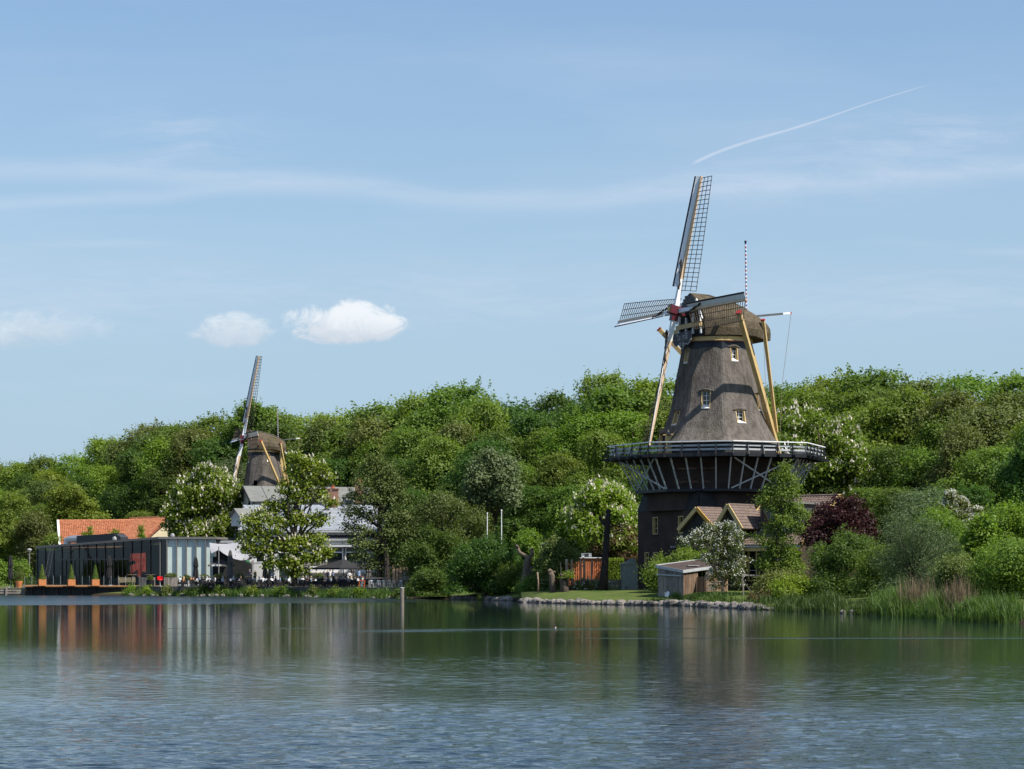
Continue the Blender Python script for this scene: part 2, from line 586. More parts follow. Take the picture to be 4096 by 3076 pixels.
def build_water():
    m, t, p = new_mat('lake_water')
    p.inputs['Base Color'].default_value = (.010, .020, .024, 1)
    p.inputs['Roughness'].default_value = .035
    p.inputs['IOR'].default_value = 1.333
    p.inputs['Specular IOR Level'].default_value = .5
    tc = t.nodes.new('ShaderNodeTexCoord')
    sep = t.nodes.new('ShaderNodeSeparateXYZ')
    t.links.new(tc.outputs['Object'], sep.inputs[0])
    x, y = E(t, sep.outputs[0]), E(t, sep.outputs[1])
    # ripples: short crests running across the view, three sizes
    w = noise(t, comb(t, x * .09, y * .09, 5.0), 1.0, 2) - .5
    r1 = noise(t, comb(t, x * 1.6 + w * 2.0, y * 3.4 + x * .4), 1.0, 3, .55)
    r2 = noise(t, comb(t, x * 4.6, y * 8.0 - x * 1.0, 2.0), 1.0, 3, .6)
    r3 = noise(t, comb(t, x * .22, y * .55, 9.0), 1.0, 2, .5)
    # breeze: open water is rougher, the lee of the wood is calm, with a few cat's-paws and a swimming bird's wake
    lee = y.smooth(60, 105, .20, .07)
    pawn = noise(t, comb(t, x * .035 + w * .4, y * .16, 1.0), 1.0, 3, .6)
    paw = pawn.smooth(.62, .74) * .35
    left = (y - x * .64 + w * 14.0).smooth(226, 242) * x.smooth(-4, -16)
    near = (y + x * .14 + pawn * 14.0).smooth(62, 47) * .5
    wake = (y - 118.0 - (x - 10.0) * (x - 10.0) * -.008).gauss(3.2) * x.smooth(-11, -2) * x.smooth(14, 6) * pawn.smooth(.35, .6) * .8
    wake2 = (y - 102.5).gauss(.7) * x.smooth(0, 9) * .7
    amp = lee + paw * .6 + near + wake + wake2
    t.links.new((left * .24 + paw * .12 + wake * .22 + wake2 * .2 + .03).s, p.inputs['Roughness'])
    h = r1 * .55 + r2 * .30 + r3 * .9
    b = t.nodes.new('ShaderNodeBump')
    b.inputs['Distance'].default_value = .10
    t.links.new((amp * .9).min(1.0).s, b.inputs['Strength'])
    t.links.new(h.s, b.inputs['Height'])
    t.links.new(b.outputs[0], p.inputs['Normal'])
    # one sheet: open water in front of the viewer has real wavelets, the rest is flat
    s = 3000
    x0, x1, y0, y1 = -27.0, 27.0, 22.0, 92.0
    nx, ny = 450, 860
    xs, ys = np.linspace(x0, x1, nx), np.linspace(y0, y1, ny)
    X, Yg = np.meshgrid(xs, ys)
    rng = np.random.default_rng(5)
    H = np.zeros_like(X)
    for i in range(44):
        lam = .26 * (1.05 / .26) ** rng.uniform(0, 1)
        th = R(-68) + rng.normal() * .6
        k = 2 * math.pi / lam
        st = .030 * (1.0 if lam < .7 else .6)
        ph = k * (X * math.cos(th) + Yg * math.sin(th)) + rng.uniform(0, 6.28)
        H += st / k * np.sin(ph + .35 * np.sin(ph))
    def sm(v, a, b):
        q = np.clip((v - a) / (b - a), 0, 1)
        return q * q * (3 - 2 * q)
    gust = .75 + .35 * np.sin(X * .21 + Yg * .13 + 1.0) * np.sin(Yg * .31 - X * .07)
    q = Yg + .14 * X + 1.6 * np.sin(X * .33) + 1.1 * np.sin(X * .9 + Yg * .4)
    amp = (.07 + .20 * (1 - sm(q, 58, 88)) + .73 * (1 - sm(q, 40, 55))) * gust
    edge = sm(X, x0, x0 + 3) * (1 - sm(X, x1 - 3, x1)) * sm(Yg, y0, y0 + 3) * (1 - sm(Yg, y1 - 3, y1))
    H *= amp * edge
    V = np.stack([X, Yg, H], 2).reshape(-1, 3)
    idx = np.arange(nx * ny).reshape(ny, nx)
    Q = np.stack([idx[:-1, :-1], idx[:-1, 1:], idx[1:, 1:], idx[1:, :-1]], 2).reshape(-1, 4)
    ext = np.array([(-s, -s, 0), (s, -s, 0), (s, 700, 0), (-s, 700, 0), (x0, y0, 0), (x1, y0, 0), (x1, y1, 0), (x0, y1, 0)], float)
    b0 = len(V)
    V = np.concatenate([V, ext])
    Q = np.concatenate([Q, b0 + np.array([(0, 1, 5, 4), (1, 2, 6, 5), (2, 3, 7, 6), (3, 0, 4, 7)])])
    me = bpy.data.meshes.new('water')
    me.vertices.add(len(V)); me.vertices.foreach_set('co', V.reshape(-1).astype(np.float32))
    me.loops.add(len(Q) * 4); me.loops.foreach_set('vertex_index', Q.reshape(-1).astype(np.int32))
    me.polygons.add(len(Q)); me.polygons.foreach_set('loop_start', np.arange(0, len(Q) * 4, 4, dtype=np.int32))
    me.polygons.foreach_set('use_smooth', np.ones(len(Q), dtype=bool))
    me.update(calc_edges=True)
    me.materials.append(m)
    tag(mobj('water', me), kind='structure')


build_water()

# ------------------------------------------------------------------ plants
MAT['leaf_mid'] = leaf_mat('leaf_mid', (.092, .150, .024), (.168, .232, .038))
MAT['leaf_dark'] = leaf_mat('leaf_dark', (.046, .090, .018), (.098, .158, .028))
MAT['leaf_fresh'] = leaf_mat('leaf_fresh', (.118, .185, .020), (.200, .268, .036))
MAT['leaf_olive'] = leaf_mat('leaf_olive', (.092, .122, .030), (.160, .184, .052), .3)
MAT['leaf_grey'] = leaf_mat('leaf_grey', (.085, .125, .050), (.150, .190, .085), .28, tcol=(1.2, 1.3, .8))
MAT['leaf_yellow'] = leaf_mat('leaf_yellow', (.115, .150, .018), (.190, .215, .035))
MAT['leaf_chestnut'] = leaf_mat('leaf_chestnut', (.100, .160, .016), (.225, .270, .036))
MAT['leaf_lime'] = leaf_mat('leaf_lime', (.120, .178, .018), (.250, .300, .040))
MAT['leaf_purple'] = leaf_mat('leaf_purple', (.024, .009, .011), (.050, .018, .020), .25, tcol=(1.5, .7, .7))
MAT['leaf_brown'] = leaf_mat('leaf_brown', (0.084, 0.054, 0.024), (0.132, 0.096, 0.042), .25, tcol=(1.2, 1, .7))
MAT['reed'] = leaf_mat('reed_blade', (.058, .105, .020), (.105, .165, .034), .3)
MAT['reed_dark'] = leaf_mat('reed_dark', (.035, .070, .016), (.070, .115, .026), .25)
MAT['reed_dry'] = leaf_mat('dry_reed', (.15, .115, .06), (.23, .18, .10), .2, tcol=(1, 1, .9))
MAT['petal'] = leaf_mat('white_petal', (.62, .56, .42), (.80, .74, .62), .25, hue=.005, val=.05, tcol=(1, 1, .9))
MAT['petal_white'] = leaf_mat('may_petal', (.60, .60, .50), (.80, .80, .74), .25, hue=.005, val=.05, tcol=(1, 1, .9))


def quads_mesh(name, V, mat, tone):
    """V: (n,4,3) array of quads"""
    n = V.shape[0]
    me = bpy.data.meshes.new(name)
    me.vertices.add(n * 4)
    me.vertices.foreach_set('co', V.reshape(-1).astype(np.float32))
    me.loops.add(n * 4)
    me.loops.foreach_set('vertex_index', np.arange(n * 4, dtype=np.int32))
    me.polygons.add(n)
    me.polygons.foreach_set('loop_start', np.arange(0, n * 4, 4, dtype=np.int32))
    me.update(calc_edges=True)
    a = me.attributes.new('tone', 'FLOAT', 'FACE')
    a.data.foreach_set('value', tone.astype(np.float32))
    me.materials.append(mat)
    return me


def nrmz(a):
    return a / np.maximum(1e-9, np.linalg.norm(a, axis=1, keepdims=True))


def leaves(P, Nn, size, rng, aspect=.62):
    n = len(P)
    Nn = nrmz(Nn)
    a = rng.normal(size=(n, 3))
    a = nrmz(a - Nn * np.sum(a * Nn, axis=1, keepdims=True))
    b = np.cross(Nn, a)
    s = size * rng.uniform(.6, 1.25, size=(n, 1))
    L, Wd = s * .5, s * .5 * aspect
    bend = Nn * s * .12
    V = np.stack([P - a * L - bend, P + b * Wd, P + a * L - bend, P - b * Wd], axis=1)
    return V


def crown_points(lobes, n, rng, sigma, per=13, low=-.55, shell=.70, inside=.42):
    """leaf clumps on the outside of overlapping lobes; lobes (k,6) = centre, radii"""
    L = np.array(lobes, float)
    c, r = L[:, :3], L[:, 3:]
    area = (r[:, 0] * r[:, 1] + r[:, 0] * r[:, 2] + r[:, 1] * r[:, 2])
    nc = max(4, n // per)
    out_p, out_d = [], []
    need = nc
    while need > 0:
        k = rng.choice(len(L), size=need * 3, p=area / area.sum())
        d = nrmz(rng.normal(size=(need * 3, 3)))
        d[:, 2] = np.where(d[:, 2] < low, -d[:, 2], d[:, 2])
        p = c[k] + d * r[k] * rng.uniform(shell, 1.06, size=(need * 3, 1))
        q = ((p[:, None, :] - c[None]) / r[None])
        ins = (np.sum(q * q, axis=2) < inside)
        ins[np.arange(len(k)), k] = False
        ok = ~ins.any(axis=1)
        out_p.append(p[ok][:need]); out_d.append(d[ok][:need])
        need -= min(need, int(ok.sum()))
    cp, cd = np.concatenate(out_p), np.concatenate(out_d)
    idx = rng.integers(0, len(cp), size=n)
    sg = sigma * rng.uniform(.55, 1.35, size=len(cp))
    P = cp[idx] + rng.normal(size=(n, 3)) * sg[idx][:, None] * np.array([1, 1, .7])
    D = cd[idx] * .9 + rng.normal(size=(n, 3)) * .5 + np.array([0, 0, .35])
    tone = np.clip(rng.uniform(0, 1, len(cp))[idx] * .55 + rng.uniform(0, .45, n), 0, 1)
    return P, D, tone, cp, cd


def limb_mesh(base, r0, lobes, rng, trunk_top, mat, lean=(0, 0), n=8, twigs=0, bend=.35):
    b = MB()
    base = Vector(base)
    top = base + Vector((lean[0], lean[1], trunk_top))
    mid = base.lerp(top, .5) + Vector((rng.uniform(-.15, .15), rng.uniform(-.15, .15), 0))
    flare = base - Vector((0, 0, .4))
    b.tube([flare, base + Vector((0, 0, .25)), mid, top], [r0 * 1.5, r0 * 1.08, r0 * .85, r0 * .62], n)
    for lb in lobes:
        c = Vector(lb[:3])
        f = rng.uniform(.55, 1.0)
        s = base.lerp(top, f)
        if c.z < s.z:
            s = base.lerp(top, max(.2, min(1, (c.z - base.z) / max(.5, trunk_top) * .8)))
        m1 = s.lerp(c, .5) + Vector((rng.uniform(-.3, .3), rng.uniform(-.3, .3), bend * (c - s).length * .3))
        rr = r0 * rng.uniform(.22, .4)
        b.tube([s, m1, c], [rr * 1.25, rr * .8, rr * .3], 6)
        for _ in range(twigs):
            e = c + Vector((rng.uniform(-1, 1) * lb[3], rng.uniform(-1, 1) * lb[4], rng.uniform(-.4, 1) * lb[5])) * .85
            b.tube([m1.lerp(c, .6), e], [rr * .4, rr * .12], 4)
    return b.mesh('trunk', mat, True)


def spikes(P, h, r, rng, lean=.25):
    """upright flower candles as small four-sided double cones -> (n*8 quads as triangles folded)"""
    n = len(P)
    s = rng.uniform(.7, 1.25, size=(n, 1))
    up = nrmz(np.array([[0, 0, 1.0]]) + rng.normal(size=(n, 3)) * lean)
    a = nrmz(np.cross(up, rng.normal(size=(n, 3))))
    b = np.cross(up, a)
    top = P + up * h * s
    low = P + up * h * s * .28
    ring = [low + (a * math.cos(t) + b * math.sin(t)) * r * s for t in (0, 1.57, 3.14, 4.71)]
    qs = []
    for i in range(4):
        j = (i + 1) % 4
        qs.append(np.stack([P, ring[j], top, ring[i]], axis=1))
    return np.concatenate(qs)


def make_plant(name, lobes, base, n, size, mat, rng_seed, sigma=.4, trunk_r=.2, trunk_top=3.0, bark='bark', lean=(0, 0), per=13, blossom=None,
               low=-.55, twigs=0, crown='crown', stem='trunk', aspect=.62, shell=.7, inside=.42, sprays=None):
    """lobes and base in the plant's own coordinates (origin at its foot)"""
    rng = np.random.default_rng(rng_seed)
    pr = random.Random(rng_seed)
    P, D, tone, cp, cd = crown_points(lobes, n, rng, sigma, per, low, shell, inside)
    P[:, 2] = np.maximum(P[:, 2], .05)
    V = leaves(P, D, size, rng, aspect)
    # young shoots that break the outline
    ns = sprays if sprays is not None else max(10, n // 160)
    k = rng.choice(np.where(cd[:, 2] > -.35)[0], size=ns)
    sd = nrmz(cd[k] * .8 + rng.normal(size=(ns, 3)) * .35 + np.array([0, 0, .75]))
    ln = sigma * rng.uniform(1.2, 3.6, size=(ns, 1))
    per_s = 15
    f = np.repeat(rng.uniform(0, 1, (1, per_s)), ns, 0) * 1.0
    SP = (cp[k][:, None, :] + sd[:, None, :] * (ln * f)[:, :, None] + rng.normal(size=(ns, per_s, 3)) * (size * .35)).reshape(-1, 3)
    SP[:, 2] = np.maximum(SP[:, 2], .05)
    V = np.concatenate([V, leaves(SP, rng.normal(size=SP.shape) + np.array([0, 0, .6]), size * .85, rng, aspect)])
    tone = np.concatenate([tone, np.clip(rng.uniform(.3, 1, len(SP)), 0, 1)])
    me = quads_mesh(crown, V, MAT[mat], tone)
    root = empty(name, base)
    mobj(stem, limb_mesh((0, 0, 0), trunk_r, lobes, pr, trunk_top, MAT[bark], lean, twigs=twigs), root)
    mobj(crown, me, root)
    if blossom:
        cnt, h, r, bm = blossom
        ok = np.where(cd[:, 2] > -.25)[0]
        k = rng.choice(ok, size=cnt)
        bp = cp[k] + cd[k] * (sigma * .9) + rng.normal(size=(cnt, 3)) * sigma * .35
        Q = spikes(bp, h, r, rng)
        bo = mobj('blossom', quads_mesh('blossom', Q, MAT[bm], rng.uniform(0, 1, len(Q))), root)
        bo['kind'] = 'stuff'
    return root


def lobes_px(lst, Y, base, dep=.8, seed=1):
    """lobes given as (px, py, radius px[, ry px[, depth offset m]]) at depth Y -> local lobes"""
    rg = random.Random(seed)
    out = []
    for l in lst:
        px, py, rp = l[:3]
        ryp = l[3] if len(l) > 3 and l[3] else rp
        dy = l[4] if len(l) > 4 else rg.uniform(-.5, .5) * rp / F * Y
        p = W(px, py, Y)
        rr = rp / F * Y
        out.append((p.x - base[0], p.y - base[1] + dy, p.z - base[2], rr, rr * dep, ryp / F * Y))
    return out


def fill_lobes(outline, Y, base, rpx, seed, k, dep=.8, zdep=1.0):
    """scatter k lobes inside a pixel polygon"""
    rg = random.Random(seed)
    xs = [p[0] for p in outline]; ys = [p[1] for p in outline]
    def inside(x, y):
        c = False
        j = len(outline) - 1
        for i in range(len(outline)):
            xi, yi = outline[i]; xj, yj = outline[j]
            if (yi > y) != (yj > y) and x < (xj - xi) * (y - yi) / (yj - yi) + xi:
                c = not c
            j = i
        return c
    lst = []
    tries = 0
    while len(lst) < k and tries < 4000:
        tries += 1
        x, y = rg.uniform(min(xs), max(xs)), rg.uniform(min(ys), max(ys))
        r = rpx * rg.uniform(.7, 1.25)
        if not inside(x, y):
            continue
        q = .75 * r
        if not (inside(x + q, y) and inside(x - q, y) and inside(x, y - q)):
            continue
        if any(math.hypot(x - a[0], y - a[1]) < .55 * min(r, a[2]) for a in lst):
            continue
        wid = (max(xs) - min(xs)) / F * Y
        lst.append((x, y, r, r * rg.uniform(.7, .95), rg.uniform(-.38, .38) * wid * zdep))
    return lobes_px(lst, Y, base, dep, seed)


# ---- the wood: a handful of tree forms, each tree a copy with its own size, turn and leaf tone
def forest_form(seed, w, h, base_h, k, n, size, lob, sigma):
    rg = random.Random(seed)
    lobes = []
    for i in range(k):
        f = (i + .5) / k
        zz = base_h + (h - base_h) * (.06 + .90 * f)
        g = (zz - base_h) / (h - base_h)
        env = math.sin(math.pi * min(1, .16 + .80 * g)) ** .6
        a = i * 2.4 + rg.uniform(-.5, .5)
        rad = w * .5 * env * rg.uniform(.35, .85)
        r = lob * rg.uniform(.75, 1.3) * (.75 + .35 * env)
        lobes.append((rad * math.cos(a), rad * math.sin(a), min(zz, h - r * .8), r, r, r * rg.uniform(.62, .85)))
    lobes.append((0, 0, h - lob, lob, lob, lob * .9))
    for i in range(9):
        a = i * .7 + rg.uniform(-.2, .2)
        r = lob * rg.uniform(.8, 1.1)
        lobes.append((w * .36 * math.cos(a), w * .36 * math.sin(a), r * rg.uniform(.5, 1.6), r, r, r))
    o = make_plant('forest_tree', lobes, (0, 0, -500), n, size, 'leaf_mid', seed, sigma, .34, h * .55, per=16, low=-.7)
    return o, h, w


FORMS = [forest_form(11, 11.0, 22, 1.5, 26, 36000, .37, 2.3, .50),
         forest_form(12, 12.5, 22, 2.0, 34, 38000, .36, 2.0, .46),
         forest_form(13, 10.0, 22, 1.0, 22, 34000, .40, 2.5, .58),
         forest_form(14, 9.0, 22, 3.0, 30, 32000, .35, 1.8, .44),
         forest_form(15, 13.0, 22, 2.0, 24, 38000, .38, 2.7, .52)]
SKY_PX = [(-400, 1850), (0, 1845), (100, 1840), (200, 1832), (330, 1815), (420, 1765), (500, 1735), (560, 1705), (660, 1692), (740, 1690), (800, 1675), (880, 1672),
          (930, 1650), (1100, 1652), (1200, 1655), (1300, 1645), (1400, 1648), (1500, 1625), (1570, 1585), (1650, 1575), (1720, 1590),
          (1760, 1550), (1850, 1548), (1960, 1565), (2000, 1605), (2100, 1592), (2250, 1585), (2330, 1535), (2400, 1502), (2500, 1492), (2600, 1505),
          (2680, 1545), (2900, 1570), (3100, 1545), (3180, 1540), (3250, 1512), (3350, 1497), (3450, 1502), (3550, 1492), (3620, 1512), (3700, 1525), (3850, 1500),
          (4000, 1508), (4096, 1515), (4700, 1500)]
DB_PX = [(-400, 480), (0, 462), (600, 425), (1100, 385), (1700, 340), (2400, 315), (2700, 310), (3200, 290), (3700, 268), (4096, 250), (4700, 225)]


def interp(tab, x):
    return float(np.interp(x, [a for a, b in tab], [b for a, b in tab]))


def area_name(px):
    if px < 420: return 'behind the glass pavilion'
    if px < 900: return 'behind the orange tiled roof'
    if px < 1350: return 'behind the smaller windmill'
    if px < 1900: return 'behind the white restaurant'
    if px < 2500: return 'between the two windmills'
    if px < 3250: return 'behind the large windmill'
    return 'behind the tiled house and bank shrubs'


TONE_WORD = {'leaf_mid': 'mid green', 'leaf_dark': 'dark green', 'leaf_fresh': 'fresh light green', 'leaf_olive': 'olive green', 'leaf_grey': 'grey green', 'leaf_yellow': 'yellow green'}


def build_forest():
    rg = random.Random(21)
    used = [False] * len(FORMS)

    def put(px, topy, Y, wscale, tone, row):
        k = rg.randrange(len(FORMS))
        o, h, w = FORMS[k]
        if used[k]:
            o = copy_tree(o)
        used[k] = True
        x = WX(px, Y)
        g = 1.5
        H = WZ(topy, Y) - g
        s = H / h
        o.location = (x, Y, g)
        o.scale = (s * wscale, s * wscale, s)
        o.rotation_euler = (0, 0, rg.uniform(0, 6.28))
        for ch in o.children:
            if ch.name.startswith('crown'):
                ch.material_slots[0].link = 'OBJECT'
                ch.material_slots[0].material = MAT[tone]
        lab = '%s leafy tree in the %s %s' % (TONE_WORD[tone], row, area_name(px))
        tag(o, lab, 'tree', lab.replace('leafy tree', 'trees'))

    rows = [('wood skyline', 0, 0, .44), ('upper wood', 48, -9, .52), ('middle wood', 125, -18, .52), ('front wood', 245, -30, .58), ('wood edge', 400, -42, .62)]
    tones = {'wood skyline': ['leaf_mid', 'leaf_mid', 'leaf_olive', 'leaf_dark', 'leaf_fresh'],
             'upper wood': ['leaf_mid', 'leaf_mid', 'leaf_olive', 'leaf_dark', 'leaf_fresh'],
             'middle wood': ['leaf_mid', 'leaf_dark', 'leaf_olive', 'leaf_dark', 'leaf_fresh', 'leaf_mid'],
             'front wood': ['leaf_dark', 'leaf_mid', 'leaf_dark', 'leaf_mid', 'leaf_olive', 'leaf_dark'],
             'wood edge': ['leaf_dark', 'leaf_mid', 'leaf_dark']}
    for row, drop, dy, sp in rows:
        px = -330.0 + rg.uniform(0, 150)
        i = 0
        while px < 4420:
            Y = interp(DB_PX, px) + dy + rg.uniform(-4, 4)
            ty = interp(SKY_PX, px) + drop * (interp(DB_PX, 2400) / interp(DB_PX, px)) ** .6
            if drop:
                ty += rg.uniform(-38, 38) if drop > 60 else rg.uniform(-14, 22)
            else:
                ty += rg.uniform(-6, 10)
            H = WZ(ty, Y) - 1.5
            ws = rg.uniform(.92, 1.15) * (1.0 if H > 15 else 1.25)
            put(px, ty, Y, ws, rg.choice(tones[row]), row)
            px += 11.0 * (H / 22) * ws * F / Y * sp * rg.uniform(.8, 1.2)
            i += 1


build_forest()
# ------------------------------------------------------------------ shared building helpers
def plane_wall(b, o, du, width, z0, z1, holes=(), mi=0, thick=.0, dn=None):
    """vertical wall from o along du with rectangular holes (u0,u1,z0,z1); o is (x,y)"""
    us = sorted({0.0, width} | {h[0] for h in holes} | {h[1] for h in holes})
    zs = sorted({z0, z1} | {h[2] for h in holes} | {h[3] for h in holes})
    P = lambda u, z: (o[0] + du[0] * u, o[1] + du[1] * u, z)
    for i in range(len(us) - 1):
        for j in range(len(zs) - 1):
            um, zm = (us[i] + us[i + 1]) / 2, (zs[j] + zs[j + 1]) / 2
            if any(h[0] < um < h[1] and h[2] < zm < h[3] for h in holes):
                continue
            b.add([P(us[i], zs[j]), P(us[i + 1], zs[j]), P(us[i + 1], zs[j + 1]), P(us[i], zs[j + 1])], [(0, 1, 2, 3)], mi)


def window(parent, o, du, dn, u0, u1, z0, z1, fr_mat, bar_mat, depth=.14, fw=.08, cols=2, rows=3, sill=None, pane_mat=None, name='window', bw=.03):
    """window set back in a hole; dn points outward"""
    du, dn = Vector((du[0], du[1], 0)), Vector((dn[0], dn[1], 0))
    B = lambda u, d, z: Vector((o[0], o[1], 0)) + du * u + dn * d + Vector((0, 0, z))
    rot = Matrix((du, dn, Vector((0, 0, 1)))).transposed()
    b = MB()
    d0 = -depth
    um, zm = (u0 + u1) / 2, (z0 + z1) / 2
    for u in (u0 + fw / 2, u1 - fw / 2):
        b.box(B(u, d0 / 2 + .004, zm), (fw, depth, z1 - z0), rot)
    for z in (z0 + fw / 2, z1 - fw / 2):
        b.box(B(um, d0 / 2 + .002, z), (u1 - u0 - 2 * fw, depth, fw), rot)
    f = b.build(name, fr_mat, parent)
    mobj('pane', MB().box(B(um, d0 + .02, zm), (u1 - u0 - fw, .012, z1 - z0 - fw), rot).mesh('pane', pane_mat or MAT['glass']), f)
    if cols > 1 or rows > 1:
        b = MB()
        for i in range(1, cols):
            u = u0 + fw + (u1 - u0 - 2 * fw) * i / cols
            b.box(B(u, d0 + .045, zm), (bw, .03, z1 - z0 - 2 * fw), rot)
        for j in range(1, rows):
            z = z0 + fw + (z1 - z0 - 2 * fw) * j / rows
            b.box(B(um, d0 + .047, z), (u1 - u0 - 2 * fw, .03, bw), rot)
        b.build('glazing_bar', bar_mat, f)
    if sill:
        MB().box(B(um, .03, z0 - .05), (u1 - u0 + .12, .16, .07), rot).build('sill', sill, f)
    return f


def weathered(m, scale, lo, hi, tint):
    """large blotches of weather over an existing material's colour"""
    t = m.node_tree
    p = t.nodes['Principled BSDF']
    src = p.inputs['Base Color'].links[0].from_socket
    tc = t.nodes.new('ShaderNodeTexCoord')
    mp = t.nodes.new('ShaderNodeMapping'); mp.inputs['Scale'].default_value = (1, 1, .45)
    t.links.new(tc.outputs['Object'], mp.inputs[0])
    mx = t.nodes.new('ShaderNodeMix'); mx.data_type = 'RGBA'; mx.blend_type = 'MULTIPLY'
    t.links.new(noise(t, mp.outputs[0], scale, 6, .65, .4).smooth(lo, hi).s, mx.inputs[0])
    t.links.new(src, mx.inputs[6])
    mx.inputs[7].default_value = (*tint, 1)
    t.links.new(mx.outputs[2], p.inputs['Base Color'])


MAT['thatch'] = M('thatch', (.105, .090, .078), .95, .3, 2.2, 1.0, 7, stretch=(1, 1, .35), spec=.1, dist=.16, col2=(.178, .154, .134))
MAT['thatch_cap'] = M('cap_thatch', (.080, .062, .042), .95, .3, 3, 1.0, 9, spec=.1, dist=.12, col2=(.145, .115, .080))
weathered(MAT['thatch'], .55, .42, .72, (.70, .72, .66))
weathered(MAT['thatch_cap'], .6, .42, .72, (.66, .72, .55))
MAT['ochre'] = M('ochre_paint', (.56, .39, .165), .5, .08, 2)
MAT['stock_tan'] = M('tan_paint', (.62, .44, .28), .5, .08, 2)
MAT['maroon'] = M('maroon_paint', (.10, .012, .02), .4, .15, 3)
MAT['red'] = M('red_paint', (.36, .028, .03), .45, .1, 3)
MAT['gold'] = M('gold_leaf', (.8, .5, .1), .3, .05, 3, metal=.9)
MAT['slat'] = M('lattice_wood', (.075, .055, .040), .8, .25, 6)
MAT['cloth_dark'] = M('furled_canvas', (.035, .024, .018), .9, .3, 6, .5)
MAT['grey_paint'] = M('weathered_grey_paint', (.42, .43, .43), .6, .12, 3)
MAT['dark_board'] = M('dark_board', (.022, .021, .021), .7, .35, 3, .3, 12)
MAT['rope'] = M('rope', (.25, .2, .14), .9, .1, 9)
MAT['blue_black'] = M('blue_black_board', (.018, .022, .032), .5, .25, 3)
MAT['lever_grey'] = M('lever_grey', (.09, .095, .10), .7, .1, 3)
MAT['blue'] = M('blue_paint', (.03, .06, .30), .5, .1, 3)


def brick_mat(name, c1, c2, mortar, ang):
    m, t, p = new_mat(name)
    tc = t.nodes.new('ShaderNodeTexCoord')
    mp = t.nodes.new('ShaderNodeMapping')
    mp.vector_type = 'POINT'
    sep = t.nodes.new('ShaderNodeSeparateXYZ')
    t.links.new(tc.outputs['Object'], sep.inputs[0])
    x, y, z = (E(t, sep.outputs[i]) for i in range(3))
    u = x * math.cos(ang) + y * math.sin(ang) + (y * math.cos(ang) - x * math.sin(ang))
    br = t.nodes.new('ShaderNodeTexBrick')
    t.links.new(comb(t, u, z), br.inputs['Vector'])
    br.inputs['Scale'].default_value = 1.0
    br.inputs['Brick Width'].default_value = .22
    br.inputs['Row Height'].default_value = .075
    br.inputs['Mortar Size'].default_value = .008
    br.inputs['Color1'].default_value = (*c1, 1)
    br.inputs['Color2'].default_value = (*c2, 1)
    br.inputs['Mortar'].default_value = (*mortar, 1)
    n = noise(t, tc.outputs['Object'], .6, 5, .6)
    hs = t.nodes.new('ShaderNodeHueSaturation')
    t.links.new(n.smooth(.25, .75, .75, 1.25).s, hs.inputs['Value'])
    t.links.new(br.outputs[0], hs.inputs['Color'])
    t.links.new(hs.outputs[0], p.inputs['Base Color'])
    p.inputs['Roughness'].default_value = .9
    p.inputs['Specular IOR Level'].default_value = .15
    return m


MAT['brick_dark'] = brick_mat('dark_brick', (.050, .033, .028), (.070, .043, .035), (.060, .052, .046), R(27))
MAT['brick_red'] = brick_mat('red_brick', (.22, .085, .05), (.28, .11, .06), (.3, .27, .24), 0)


